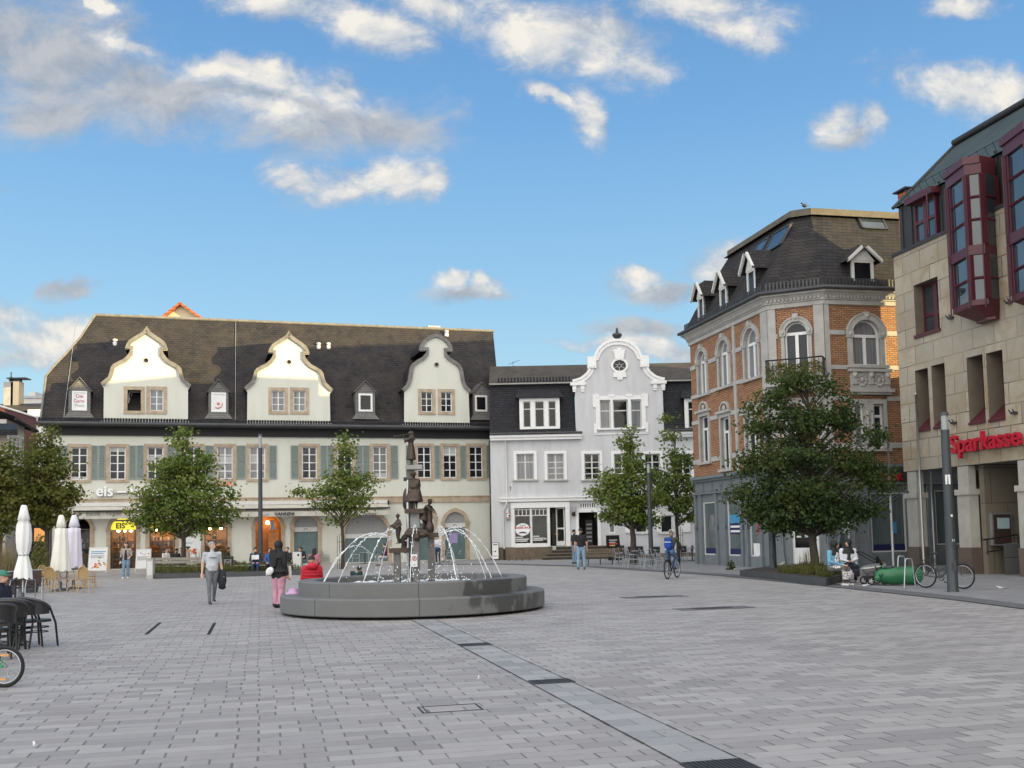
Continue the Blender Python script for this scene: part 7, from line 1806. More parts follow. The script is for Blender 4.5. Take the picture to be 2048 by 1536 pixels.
o = person('child in dark green bending over the far basin edge beside the red jacket', (fc.x-1.75, fc.y+2.45, .10), A(150), dict(hed=(0,-.22,1.10), nec=(0,-.16,.98)), SIT, top=(.02,.05,.045), bot=(.03,.03,.03), hair=(.02,.012,.012), sleeve='puff', scale=.72)
q = MB(); q.lathe([(.19,0),(.18,.02),(.12,.04),(.105,.10),(.07,.13),(.001,.135)], 20, (0,0,0)); h = q.build('pink_hat', cm((.55,.33,.55)), None, (fc.x+fp(592), fc.y-.2, .44)); tag(h, 'crumpled pink sun hat lying on the left fountain step', 'hat')
# by the cafe
o = person('woman in beige jacket, black top and wide blue jeans walking past the cafe door', at(252,1158), A(8), dict(knl=(-.10,-.06,.5), anl=(-.12,-.08,.085), knr=(.09,0,.5), anr=(.08,.08,.09), wrr=(.20,-.14,1.05), elr=(.25,0,1.15)), top=(.35,.30,.26), bot=(.16,.24,.34), shoe=(.7,.7,.7), hair=(.05,.03,.02), hairstyle='long', fat=1.05, legw=1.1, flare=1.5, scale=.97)
part(o, 'black_top', lambda m: m.loft([[(rx*math.cos(math.pi*k/8), -.075-ry*math.sin(math.pi*k/8), z) for k in range(9)] for z, rx, ry in ((1.40,.06,.03),(1.25,.07,.06),(1.0,.09,.06),(.92,.10,.05))], cap=False), cm((.02,.02,.022)))
part(o, 'black_bag', lambda m: m.ball((-.26,.02,.95), .13, 10, 0, (.6,.9,1.0)), cm((.02,.022,.025)))
seats = []
def sitter(label, px, py, face, seat=.0, **k): 
    J = k.pop('J', {}); return person(label, at(px, py)+V((0,0,seat)), A(face), J, SIT, **k)
sitter('person in a white blouse at the cafe table nearest the rack of trays', 331, 1143, 60, top=(.70,.66,.62), bot=(.5,.5,.45), hair=(.09,.05,.03), hairstyle='bun', vox=.018)
sitter('person in black seen from behind at the cafe table left of the tree', 352, 1144, 160, top=(.015,.015,.02), hair=(.015,.012,.01), vox=.018)
sitter('person in a patterned pale shirt at the cafe table left of the tree trunk', 364, 1140, -20, top=(.42,.36,.34), hair=(.03,.02,.015), vox=.018)
sitter('person with a dark bun leaning in beside the dark tree trunk', 377, 1141, -70, top=(.40,.28,.24), hair=(.015,.012,.01), hairstyle='bun', vox=.018, scale=1.06)
sitter('person in a black cap and black jacket sitting behind the litter bin', 455, 1141, 100, top=(.014,.014,.018), hair=(.012,.012,.012), vox=.016)
o = sitter('man in navy hoodie and jeans sitting on the bench reading a white leaflet', 511, 1151, 12, top=(.02,.032,.075), bot=(.025,.05,.13), shoe=(.65,.65,.65), hair=(.02,.015,.012), nod=.3, scale=1.02)
part(o, 'leaflet', lambda m: (m.quad((-.17,-.34,.98),(0,-.30,.97),(0,-.30,.76),(-.17,-.34,.77)), m.quad((0,-.30,.97),(.17,-.34,.98),(.17,-.34,.77),(0,-.30,.76))), M['paper'])
o = sitter('man in a blue jacket with a hand at his chin on the bench', 541, 1151, 6, top=(.03,.10,.30), bot=(.015,.015,.02), shoe=(.6,.6,.6), hair=(.02,.014,.012), J=dict(wrr=(.04,-.20,1.10), elr=(.20,-.26,.86)))
sitter('bearded person in dark clothes facing the bench sitters beside the white bollard', 577, 1147, -35, top=(.025,.025,.03), hair=(.12,.07,.04), vox=.016)
sitter('person in a black t-shirt leaning over a table right of the white bollard', 609, 1140, -70, top=(.016,.016,.02), bot=(.10,.14,.16), hair=(.02,.016,.014), vox=.016, sleeve='short', J=dict(hed=(0,-.22,1.14), nec=(0,-.14,1.02)))
sitter('person in burgundy seated at a terrace table left of the fountain pillars', 772, 1131, -70, top=(.12,.012,.022), bot=(.4,.4,.42), hair=(.014,.012,.012), vox=.018)
o = person('standing person in a white top with blue waist bag behind the fountain', at(876,1129), A(-15), dict(wrl=(-.06,-.24,1.18), wrr=(.08,-.24,1.18), ell=(-.23,-.05,1.14), elr=(.23,-.05,1.14)), top=(.62,.62,.66), bot=(.03,.04,.07), hair=(.02,.015,.014), vox=.016, nod=.3)
part(o, 'waist_bag', lambda m: m.ball((0,-.12,.98), .14, 10, 0, (1.2,.5,.6)), cm((.02,.10,.22)))
# middle distance
o = person('man in black t-shirt and light jeans seen from behind before the steps', at(1163,1139), A(178), dict(anl=(-.13,.03,.085), anr=(.14,.03,.085), knl=(-.12,0,.5), knr=(.12,0,.5)), top=(.014,.014,.016), bot=(.22,.33,.45), shoe=(.03,.03,.05), hair=(.015,.012,.012), sleeve='short', fat=1.12, legw=1.12, flare=1.25, scale=1.12)
o = person('man in a dark t-shirt and jeans half hidden behind the other man at the steps', at(1152,1129)+V((0,1.2,0)), A(120), dict(), top=(.02,.018,.02), bot=(.18,.28,.40), shoe=(.03,.03,.04), hair=(.02,.015,.012), sleeve='short', scale=1.1)
# cyclist and bicycle further below in p8
# around the planter
pS = at(1668,1165)
o = person('seated woman in light blue jacket and black and white patterned dress with black headscarf', at(1667,1171), A(40), dict(wrl=(-.05,-.34,.62), wrr=(.10,-.32,.60)), SIT, top=(.14,.36,.52), bot=(.1,.1,.1), shoe=(.65,.65,.65), hair=(.012,.012,.013), hairstyle='scarf', fat=1.25, scale=1.02, look=A(30))
def pat():
    mt, nt, b = newmat('black_white_print'); tc = nt.new('ShaderNodeTexCoord'); v = nt.new('ShaderNodeTexVoronoi'); v.inputs['Scale'].default_value = 26; nt.ln(tc.outputs['Object'], v.inputs[0])
    nt.ln(nt.mix(nt.math('GREATER_THAN', v.outputs['Distance'], .42), (.03,.03,.035), (.62,.60,.60)), b.inputs['Base Color']); b.inputs['Roughness'].default_value = .85; return mt
M['print'] = pat()
def dress(m):
    m.loft([[(cx+rx*math.cos(6.2832*k/16), cy+ry*math.sin(6.2832*k/16), cz+tz*math.sin(6.2832*k/16)) for k in range(16)] for cx, cy, cz, rx, ry, tz in ((0,0,.56,.20,.17,0),(0,-.22,.53,.23,.14,.10),(0,-.44,.50,.23,.12,.10),(0,-.50,.36,.23,.13,.02),(0,-.50,.20,.22,.12,0))])
part(o, 'printed_dress', dress, M['print']); part(o, 'dress_front', lambda m: m.loft([[(rx*math.cos(math.pi+math.pi*k/10), -.03+cy+ry*math.sin(math.pi+math.pi*k/10), z) for k in range(11)] for z, rx, ry, cy in ((.60,.15,.17,0),(.80,.13,.175,-.02),(.98,.10,.13,-.05))], cap=False), M['print'])
o = person('seated woman in white cardigan, dark skirt and black headscarf turned to her neighbour', at(1698,1165), A(-6), dict(wrl=(-.06,-.30,.66), wrr=(.05,-.30,.66)), SIT, top=(.62,.64,.66), bot=(.012,.012,.03), shoe=(.35,.24,.2), hair=(.012,.012,.013), hairstyle='scarf', fat=1.2, scale=1.03, look=A(-40))
part(o, 'dark_skirt', dress, cm((.012,.012,.03))); part(o, 'dark_front', lambda m: m.loft([[(rx*math.cos(math.pi+math.pi*k/10), -.03+cy+ry*math.sin(math.pi+math.pi*k/10), z) for k in range(11)] for z, rx, ry, cy in ((.60,.09,.165,0),(.80,.07,.16,-.02),(1.0,.06,.12,-.05))], cap=False), cm((.03,.03,.035)))
part(o, 'cardigan_tail', lambda m: m.loft([[(.20+rx*math.cos(6.2832*k/10), .06+ry*math.sin(6.2832*k/10), z) for k in range(10)] for z, rx, ry in ((.75,.08,.14),(.45,.10,.14),(.20,.08,.10))]), cm((.55,.57,.60)))
o = person('standing man in grey shirt and dark cap looking down behind the seated women', at(1673,1151), A(-62), dict(hed=(0,-.10,1.60), nec=(0,-.05,1.46), wrr=(.10,-.30,1.12), elr=(.22,-.10,1.15)), top=(.33,.37,.44), bot=(.09,.095,.11), hair=(.02,.016,.014), hat=('cap', cm((.015,.015,.018))), nod=.45, scale=1.02)
part(o, 'camera_bag', lambda m: m.ball((.05,.13,1.05), .13, 10, 0, (1.2,.7,.8)), cm((.015,.014,.014)))
o = person('person in a green cap and navy jumper cut by the left picture edge', V((0,0,0)), A(75), dict(), SIT, top=(.012,.014,.035), bot=(.03,.03,.04), hair=(.03,.02,.02), hat=('cap', cm((.05,.22,.16))), fat=1.1)
o.location = V((AtY(-4,1200,18.6).x, 18.6, -.04)); 
# ================================================================ trees
def tree(label, px, Yd, blobs, mat, n, ls, seed, group='trees round the square', lean=0.0, rt=.13):
    rr = random.Random(seed); base = AtY(px, 1100, Yd); base.z = 0; k = Yd/FP
    o = thing('tree', label, 'tree', base, 0, group)
    cl = []; tot = sum(b[2]*b[3] for b in blobs)
    for (bx, by, rx, ry) in blobs:
        c = AtY(bx, by, Yd)-base; RX, RZ = max(.12, rx*k*.90-.10), max(.12, ry*k*.92-.06); RY = (RX+RZ)*.5
        nc = max(4, int(n*rx*ry/tot/34))
        for q in range(nc):
            while True:
                v = V((rr.uniform(-1,1), rr.uniform(-1,1), rr.uniform(-1,1)))
                if .25 < v.length < 1.0: break
            cl.append((c+V((v.x*RX, v.y*RY, v.z*RZ)), v))
    top = max(c.z for c, v in cl); low = min(c.z for c, v in cl)
    tm = MB(); pth = [V((0,0,-.05)), V((.02,0,.6))]; 
    for q in range(1, 9): z = .6+(top*.93-.6)*q/8; pth.append(V((lean*z+.05*math.sin(q*1.7+seed), .05*math.cos(q*2.1+seed), z)))
    tm.tube(pth, [rt*1.35, rt*1.05]+[rt*(1-.85*q/8) for q in range(1, 9)], 9)
    def tz(z): return V((lean*z, 0, z))
    for c, v in cl[::3]:
        s = max(low*.85, c.z-(.5+.55*math.hypot(c.x, c.y))); a = tz(s); mid = a.lerp(c, .5)+V((0,0,.10*(c-a).length)); L = (c-a).length
        tm.tube([a, mid, c], [min(.05, .016*L+.012), .02, .006], 5, cap=False)
    tm.build('trunk', M['bark'], o)
    lm = MB()
    for c, v in cl:
        m_ = int(34*rr.uniform(.35,1.45)); sg = rr.uniform(.16,.30)*(1.0 if Yd > 45 else .85)
        outd = (v+V((0,0,.35))).normalized()
        for q in range(m_):
            p = c+V((rr.gauss(0,sg*1.25), rr.gauss(0,sg*1.25), rr.gauss(0,sg*.62)))
            nrm = (outd*.7+V((rr.gauss(0,.6), rr.gauss(0,.6), rr.gauss(.35,.5)))).normalized()
            d = nrm.orthogonal(); d = (Matrix.Rotation(rr.random()*6.28, 3, nrm)@d).normalized(); e = nrm.cross(d); s = ls*rr.uniform(.6,1.25)
            lm.add([p-d*s*.5, p-d*s*.05+e*s*.48+nrm*s*.10, p+d*s*.55-nrm*s*.12, p-d*s*.05-e*s*.48+nrm*s*.10], [(0,1,2),(0,2,3)])
    lm.build('crown', M[mat], o)
    return o
B2 = [(366,868,8,18),(362,885,20,28),(342,935,50,32),(388,925,46,34),(330,985,70,36),(408,985,66,38),(296,1022,52,26),(424,1028,54,28),(360,1020,76,46),(280,1042,30,14),(452,1000,26,20),(366,950,60,40),(395,1055,50,18),(318,1052,40,16)]
B3 = [(687,880,9,18),(690,905,22,26),(684,940,30,28),(664,968,36,22),(716,962,36,20),(632,988,46,12),(742,972,26,12),(690,990,50,26),(700,1018,34,20),(652,1014,34,16),(600,985,14,7),(720,1000,36,18),(672,1040,18,12)]
B1 = [(96,866,10,20),(84,900,38,30),(110,935,32,32),(60,950,50,40),(125,985,30,34),(80,1000,62,40),(148,990,12,24),(50,1030,50,24),(105,1035,45,20)]
B0 = [(14,905,14,24),(0,940,34,36),(20,985,44,42),(-30,960,50,50),(5,1030,52,34),(-60,1000,50,50),(-20,1060,40,18)]
B4 = [(1260,866,8,14),(1254,890,18,24),(1266,920,26,22),(1226,958,34,24),(1286,952,32,26),(1196,986,20,14),(1248,992,62,30),(1300,996,28,26),(1252,1028,62,26),(1212,1034,16,12),(1286,1040,30,16)]
B5 = [(1334,838,11,9),(1340,872,11,22),(1352,918,26,26),(1384,926,20,18),(1345,962,40,28),(1392,972,34,18),(1362,1004,46,24),(1410,1004,26,9),(1382,1036,24,14),(1318,990,24,22)]
B6 = [(1650,770,24,26),(1585,762,50,26),(1555,800,38,26),(1508,812,16,20),(1600,845,92,38),(1520,856,36,24),(1690,832,26,56),(1584,912,112,42),(1492,932,34,24),(1694,925,50,38),(1748,868,18,30),(1600,985,128,44),(1484,985,28,26),(1740,950,34,46),(1606,1030,128,30),(1516,1022,44,26),(1722,1018,50,26),(1650,1052,60,14),(1560,1055,50,14),(1772,965,14,30)]
tree('olive green maple at the left picture edge, its crown cut by the frame', 0, 50, B0, 'leaf1', 8000, .165, 3)
tree('olive green maple with a slim leader growing beside the left end of the cream building', 92, 52, B1, 'leaf1', 8600, .165, 4)
tree('full green maple in front of the cafe with a pointed top', 366, 53.5, B2, 'leaf2', 12000, .16, 5)
tree('small light maple with a slender crown behind the fountain', 685, 58, B3, 'leaf2', 4600, .16, 6, rt=.10)
tree('bushy maple with a thick trunk in front of the white house doorway', 1266, 57, B4, 'leaf2', 8600, .16, 7, rt=.17)
tree('thin maple with a sparse tall leader beside the brick building', 1356, 59, B5, 'leaf2', 5200, .16, 8, rt=.10)
tree('large dark maple growing from the planter in front of the brick building', 1628, 37.5, B6, 'leaf3', 27000, .115, 9, rt=.15)
# ================================================================ low planting
def tuft(m, p, h, n, rr, spread=.12, w=.012):
    for q in range(n):
        a = rr.random()*6.28; r = rr.random()*spread; b = p+V((r*math.cos(a), r*math.sin(a), 0)); l = V((math.cos(a)*rr.uniform(.1,.55)*h, math.sin(a)*rr.uniform(.1,.55)*h, h*rr.uniform(.55,1.1))); s = V((-math.sin(a), math.cos(a), 0))*w
        m.add([b-s, b+s, b+l*.6+V((0,0,h*.12))+s*.7, b+l, b+l*.6+V((0,0,h*.12))-s*.7], [(0,1,2,4),(2,3,4)])
def bush(m, c, r, n, rr, s=.09):
    for q in range(n):
        while True:
            v = V((rr.uniform(-1,1), rr.uniform(-1,1), rr.uniform(-.3,1)))
            if v.length < 1: break
        p = c+V((v.x*r[0], v.y*r[1], max(.02, v.z*r[2]))); nr = V((rr.gauss(0,1), rr.gauss(0,1), rr.gauss(.5,1))).normalized(); d = nr.orthogonal().normalized(); e = nr.cross(d); k = s*rr.uniform(.5,1.2)
        m.add([p-d*k*.5, p+e*k*.4, p+d*k*.6, p-e*k*.4], [(0,1,2,3)])
rr = random.Random(21)
def planterbed(name, label, pts, h, grp=None):
    o = thing(name, label, 'planter', pts[0], 0); P0 = pts[0]
    q = [(p-P0) for p in pts]; m = MB(); m.prismz([(p.x,p.y) for p in q], 0, h); m.build('planter_box', M['planter'], o)
    c = sum(q, V((0,0,0)))/len(q); s = MB(); s.tess([[(c.x+(p.x-c.x)*.93, c.y+(p.y-c.y)*.93) for p in q]], lambda x, y: V((x, y, h+.004))); s.build('soil', M['soil'], o)
    return o, q
o, q = planterbed('tree_planter', 'dark low steel planter bed holding the big dark maple', [G(1480,1153), G(1652,1173), G(1712,1158), G(1560,1140)], .24)
g1 = MB()
def inq(q, a, b): return q[0].lerp(q[1], a).lerp(q[3].lerp(q[2], a), b)
for k in range(230): tuft(g1, inq(q, rr.uniform(.42,.98), rr.uniform(.1,.95))+V((0,0,.24)), rr.uniform(.14,.30), 14, rr)
for k in range(10): tuft(g1, inq(q, rr.uniform(.45,.72), rr.uniform(.5,.9))+V((0,0,.24)), rr.uniform(.6,.85), 14, rr, .06, .006)
gr = g1.build('planter_grass', M['grass'], o); gr['kind'] = 'stuff'
m = MB(); p = G(1562,1151)-o.location; m.tube([p, p+V((0,0,.38))], .008, 5); m.prism([(p.x-.10,.40),(p.x+.04,.38),(p.x+.20,.52),(p.x+.05,.50)], p.y-.01, p.y+.01); m.build('leaf_shaped_tag', M['offwhite'], o)
o, q = planterbed('hedge_planter', 'long low planter bed with grass in front of the cafe terrace', [G(309,1158), G(603,1150), G(603,1138), G(309,1146)], .22)
g1 = MB()
for k in range(420): tuft(g1, inq(q, rr.random(), rr.uniform(.05,.95))+V((0,0,.22)), rr.uniform(.2,.42), 12, rr, .15, .014)
for k in range(14): tuft(g1, inq(q, rr.uniform(.28,.5), rr.uniform(.3,.9))+V((0,0,.22)), rr.uniform(1.0,1.7), 12, rr, .08, .007)
gr = g1.build('planter_grass', M['grass'], o); gr['kind'] = 'stuff'
for (px, py, h, lab, kinda) in ((12,1190,1.5,'feathery pampas grass behind the brown chairs at the left edge',1),(78,1170,2.2,'tall yellowish shrub between the white parasols',0),(58,1185,1.1,'low light green shrub behind the grey metal chairs',0)):
    p = G(px, py); o = thing('shrub', lab, 'plant', p, 0); m = MB(); m.tube([(0,0,0),(0,0,h*.5)], .03, 6); m.lathe([(.28,0),(.34,.35),(.30,.35)], 14); m.build('plant_pot', M['planter'], o); m = MB()
    if kinda:
        for k in range(12): tuft(m, V((rr.gauss(0,.15),rr.gauss(0,.1),.3)), h, 22, rr, .15, .010)
        m.build('blades', M['straw'], o)
    else: bush(m, V((0,0,.3)), (.42,.4,h-.3), 1500 if h > 2 else 700, rr, .10); m.build('foliage', M['leaf_y'], o)
m = MB(); p = G(1462, 1140); bush(m, V((0,0,0)), (.22,.2,.42), 220, rr, .10); tag(m.build('weed', M['leaf3'], None, (p.x, p.y, 0)), 'dark weed growing at the foot of the grey shopfront', 'plant')
# ================================================================ street furniture
def lamp(label, px, Yd, ytop, w, ylow=None):
    p = AtY(px, 1100, Yd); p.z = 0; h = AtY(px, ytop, Yd).z; o = thing('street_lamp', label, 'street lamp', p, 0, 'cylindrical lamp posts'); r = w*Yd/FP/2
    m = MB(); zl = h-min(.75, h*.11); m.lathe([(r*1.18,0),(r*1.18,.02),(r*1.08,.05),(r*1.02,1.2),(r*.84,zl)], 20, (0,0,0)); m.build('post', M['anthracite'], o)
    m = MB(); m.lathe([(r*.70,zl),(r*.70,h-.08)], 20); m.build('lantern_glass', M['lampglass'], o)
    m = MB(); m.lathe([(r*.88,zl-.02),(r*.88,zl+.05)], 20); m.lathe([(r*.86,h-.09),(r*.86,h-.01),(r*.5,h)], 20); m.tube([(0,0,zl),(0,0,h-.05)], r*.25, 8); m.build('lantern_cap', M['anthracite'], o)
    m = MB(); m.box(-.06,.06,-r*1.06,-r*.9,.55,.80); m.build('service_door', M['planter'], o); return o
lamp('slim lamp post in front of the cream building near the reading man', 521, 52, 868, 9.0)
lamp('lamp post standing between the two maples by the white house', 1302, 53, 925, 9.0)
lamp('lamp post half hidden by the large dark maple', 1545, 40, 800, 13.5)
o = lamp('thick lamp post with stickers in front of the bank', 1902, 27.3, 824, 19.5)
m = MB(); r = .138
for z, a, s in ((2.95,-1.9,.07),(2.0,-1.5,.03),(1.35,-1.4,.035)): m.add([(r*.93*math.cos(a+d1*s/r), r*.93*math.sin(a+d1*s/r)-.004, z+d2*s*(1.8 if z > 2.5 else 1)) for d1, d2 in ((-1,-1),(1,-1),(1,1),(-1,1))], [(0,1,2,3)])
m.build('sticker', M['paper'], o)
for (px, Yd, yt, lab, xo) in ((1848,39.2,790,'tall steel flagpole in front of the bank arcade',0),(1787,40,880,'steel flagpole in front of the bank lettering of the brick building',0),(1871,42.5,905,'short grey pole standing inside the bank arcade',0)):
    p = AtY(px, 1130, Yd); p.z = 0; h = AtY(px, yt, Yd).z; o = thing('flagpole', lab, 'flagpole', p, 0); m = MB(); m.lathe([(.055,0),(.05,h*.5),(.035,h),(.05,h),(.05,h+.06),(.01,h+.1)], 12); m.build('pole', M['steel'], o); m = MB(); m.lathe([(.14,0),(.14,.02),(.07,.03),(.07,.12)], 14); m.build('base_plate', M['zinc'], o)
def bx(name, label, cat, px, py, parts, rz=0.0, group=None):
    """small object: list of (part name, material, builder)"""
    o = thing(name, label, cat, G(px, py), rz, group)
    for nme, mt, fn in parts: part(o, nme, fn, mt if not isinstance(mt, str) else M[mt])
    return o
bx('service_bollard', 'grey concrete service bollard at the left end of the cafe bench', 'bollard', 301, 1157, [('body','greystone',lambda m: m.box(-.16,.16,-.12,.12,0,.92)),('cap','zinc',lambda m: m.box(-.17,.17,-.13,.13,.92,.95)),('door','offwhite',lambda m: m.box(-.12,.12,-.128,-.12,.15,.80))])
bx('service_bollard', 'white service bollard with a small black plate between the terrace sitters', 'bollard', 595, 1148, [('body','offwhite',lambda m: m.box(-.19,.19,-.14,.14,0,1.08)),('plate','ink',lambda m: m.box(.02,.12,-.148,-.14,.88,.98)),('base','greystone',lambda m: m.box(-.20,.20,-.15,.15,0,.12))])
bx('litter_bin', 'slatted grey litter bin left of the reading man', 'litter bin', 457, 1147, [('shell','zinc',lambda m: m.box(-.19,.19,-.14,.14,.12,.74)),('frame','anthracite',lambda m: (m.box(-.22,-.19,-.16,.16,0,.86), m.box(.19,.22,-.16,.16,0,.86), m.box(-.22,.22,-.16,.16,.83,.88), m.box(-.16,.16,-.10,.10,.0,.12))),('slots','pit',lambda m: [m.box(x-.008,x+.008,-.146,-.14,.2,.55) for x in (-.12,-.06,0,.06,.12)]+[m.box(-.06,.06,-.146,-.14,.64,.70)])])
def bench(label, px0, px1, py, back=True, face=0):
    a, b = G(px0, py), G(px1, py); L = (b-a).length; o = thing('bench', label, 'bench', (a+b)/2, math.atan2(b.y-a.y, b.x-a.x)+face, 'wooden benches along the planter')
    for y in (-.19,-.06,.07,.20): part(o, 'seat_slat', lambda m: m.box(-L/2,L/2,y-.055,y+.055,.43,.47), M['benchwood'])
    if back:
        for z in (.60,.76): part(o, 'back_slat', lambda m: m.box(-L/2,L/2,-.30,-.26,z,z+.14), M['benchwood'])
    for x in (-L/2+.3, 0, L/2-.3): part(o, 'leg', lambda m: (m.box(x-.03,x+.03,-.20,.2,0,.43), back and m.box(x-.03,x+.03,-.26,-.21,.0,.88)), M['anthracite'])
bench('long grey wooden bench with backrest, seen from behind, left of the litter bin', 313, 438, 1150)
bench('wooden bench without backrest where the reading man sits', 472, 584, 1149, False)
def aboard(name, label, px, py, W, H, z0, mat, frame, deco, rz=0.0, lean=.16):
    o = thing(name, label, 'sign board', G(px, py), rz)
    part(o, 'board', lambda m: (m.box(-W/2,W/2,-.02,.02,z0,H), m.xf(Matrix.Rotation(-lean,4,'X'))), M[mat])
    part(o, 'frame', lambda m: (m.box(-W/2-.03,-W/2,-.03,.03,0,H+.03), m.box(W/2,W/2+.03,-.03,.03,0,H+.03), m.box(-W/2,W/2,-.03,.03,H,H+.03), m.box(-W/2,W/2,-.03,.03,z0-.04,z0), m.xf(Matrix.Rotation(-lean,4,'X'))), M[frame])
    part(o, 'prop', lambda m: (m.tube([(-W/2,.02+H*lean,H-.1),(-W/2,.5+H*lean*.2,0)], .015, 5), m.tube([(W/2,.02+H*lean,H-.1),(W/2,.5+H*lean*.2,0)], .015, 5)), M[frame])
    for (nm, mt, fn) in deco:
        part(o, nm, lambda m: (fn(m), m.xf(Matrix.Rotation(-lean,4,'X'))), M[mt])
    return o
def blobs(cx, cz, s, n, seed, y=-.024):
    def f(m):
        r_ = random.Random(seed)
        for k in range(n): m.ball((cx+r_.gauss(0,s), y, cz+r_.gauss(0,s*.55)), s*r_.uniform(.25,.5), 8, 0, (1.2,.03,.8))
    return f
def lines(x0, x1, zs, h=.03, y=-.024): return lambda m: [m.box(x0, x1-(.12 if k % 2 else 0), y, y+.003, z, z+h) for k, z in enumerate(zs)]
aboard('menu_board', 'white poster board with fruit desserts beside the cream parasol', 194, 1146, 1.02, 1.45, .16, 'paper', 'offwhite', [('heading','posterblue',lines(-.42,.42,(1.20,1.10),.05)),('poster_text','greyshut',lines(-.42,.36,(.98,.92,.86))),('fruit_red','foodred',blobs(-.12,.42,.16,7,1)),('fruit_orange','foodor',blobs(.12,.40,.18,7,2)),('fruit_green','foodgr',blobs(.05,.58,.16,4,3))])
aboard('menu_board', 'white menu board with two ice cream pictures left of the grey bollard', 285, 1144, .80, 1.30, .22, 'paper', 'offwhite', [('picture','greyshut',blobs(-.18,1.06,.08,4,4)),('picture','foodor',blobs(.18,1.06,.08,4,5)),('poster_text','greyshut',lines(-.34,.34,(.86,.80,.74,.68)))])
aboard('chalk_board', 'black A-board with menu pictures right of the entrance steps', 1230, 1121, .80, 1.55, .06, 'blackfr', 'blackfr', [('heading','offwhite',lines(-.26,.26,(1.25,1.12),.05)),('heading_red','foodred',lines(-.26,.26,(1.02,),.07)),('picture','foodor',lines(-.26,.10,(.90,),.08)),('picture','offwhite',blobs(-.05,.62,.14,7,6)),('picture','lilac',blobs(-.02,.42,.14,5,7)),('picture','offwhite',blobs(-.05,.26,.12,4,8))], .25, .22)
aboard('poster_stand', 'narrow white poster stand at the corner of the white house', 991, 1121, .42, 1.18, .10, 'paper', 'blackfr', [('figure','ink',blobs(0,.62,.07,8,9)),('heading','ink',lines(-.14,.14,(1.02,),.06)),('poster_text','greyshut',lines(-.14,.14,(.30,.24)))], 0, .04)
# ---- parasols (closed)
def parasol(label, px, Yd, prof, mat, seed, tie=None, lean=0.0):
    p = AtY(px, 1150, Yd); p.z = 0; o = thing('parasol', label, 'parasol', p, 0, 'closed parasols on the terrace'); k = Yd/FP; rr = random.Random(seed)
    zz = [(AtY(px, y, Yd).z, w*k) for y, w in prof]
    m = MB(); n = 28; rings = []
    for i, (z, r) in enumerate(zz): rings.append([V(((r*(1+(.17 if i > 3 else .05)*math.cos(7*2*math.pi*q/n+seed+i*.25)))*math.cos(2*math.pi*q/n)+lean*(zz[0][0]-z), (r*(1+(.17 if i > 3 else .05)*math.cos(7*2*math.pi*q/n+seed+i*.25)))*math.sin(2*math.pi*q/n), z-(.10*abs(math.sin(3.5*2*math.pi*q/n+seed)) if i == len(zz)-1 else 0))) for q in range(n)])
    m.loft(rings); m.build('canopy', M[mat], o)
    m = MB(); m.tube([(0,0,.05),(0,0,zz[0][0]-.05)], .026, 10); m.build('pole', M['alu'], o); m = MB(); m.lathe([(.30,0),(.30,.05),(.06,.09),(.05,.35)], 18); m.build('base', M['anthracite'], o)
    if tie: z = AtY(px, tie[0], Yd).z; m = MB(); m.torus((lean*(zz[0][0]-z),0,z), tie[1]*k, .018, (0,0,1), 24, 6); m.build('tie', M['greyshut'], o)
parasol('tall white parasol tied shut at the left, nearest the brown chairs', 46, 30, [(1010,3),(1012,5.5),(1026,8.5),(1039,11.5),(1040.5,9),(1050,12),(1066,13.5),(1082,13.5),(1100,11.5),(1110,8),(1114,9),(1130,12.5),(1142,15),(1152,16)], 'canvas_w', 1, (1110,8.3), .0)
parasol('cream white parasol hanging shut, middle of the three', 121, 38, [(1030,3),(1032,5),(1043,7.5),(1054,9.5),(1055.5,6),(1058,10.5),(1070,11),(1090,13),(1110,15),(1125,16.5),(1138,17.5)], 'canvas_c', 2, None, .0)
parasol('lilac tinted parasol hanging shut, right of the cream one', 147, 39.5, [(1030,3),(1032,5),(1043,8),(1053,10.5),(1054.5,6),(1057,11),(1068,11),(1085,12.5),(1105,13.5),(1120,14.5),(1131,15.5)], 'canvas_l', 3, None, -.0)
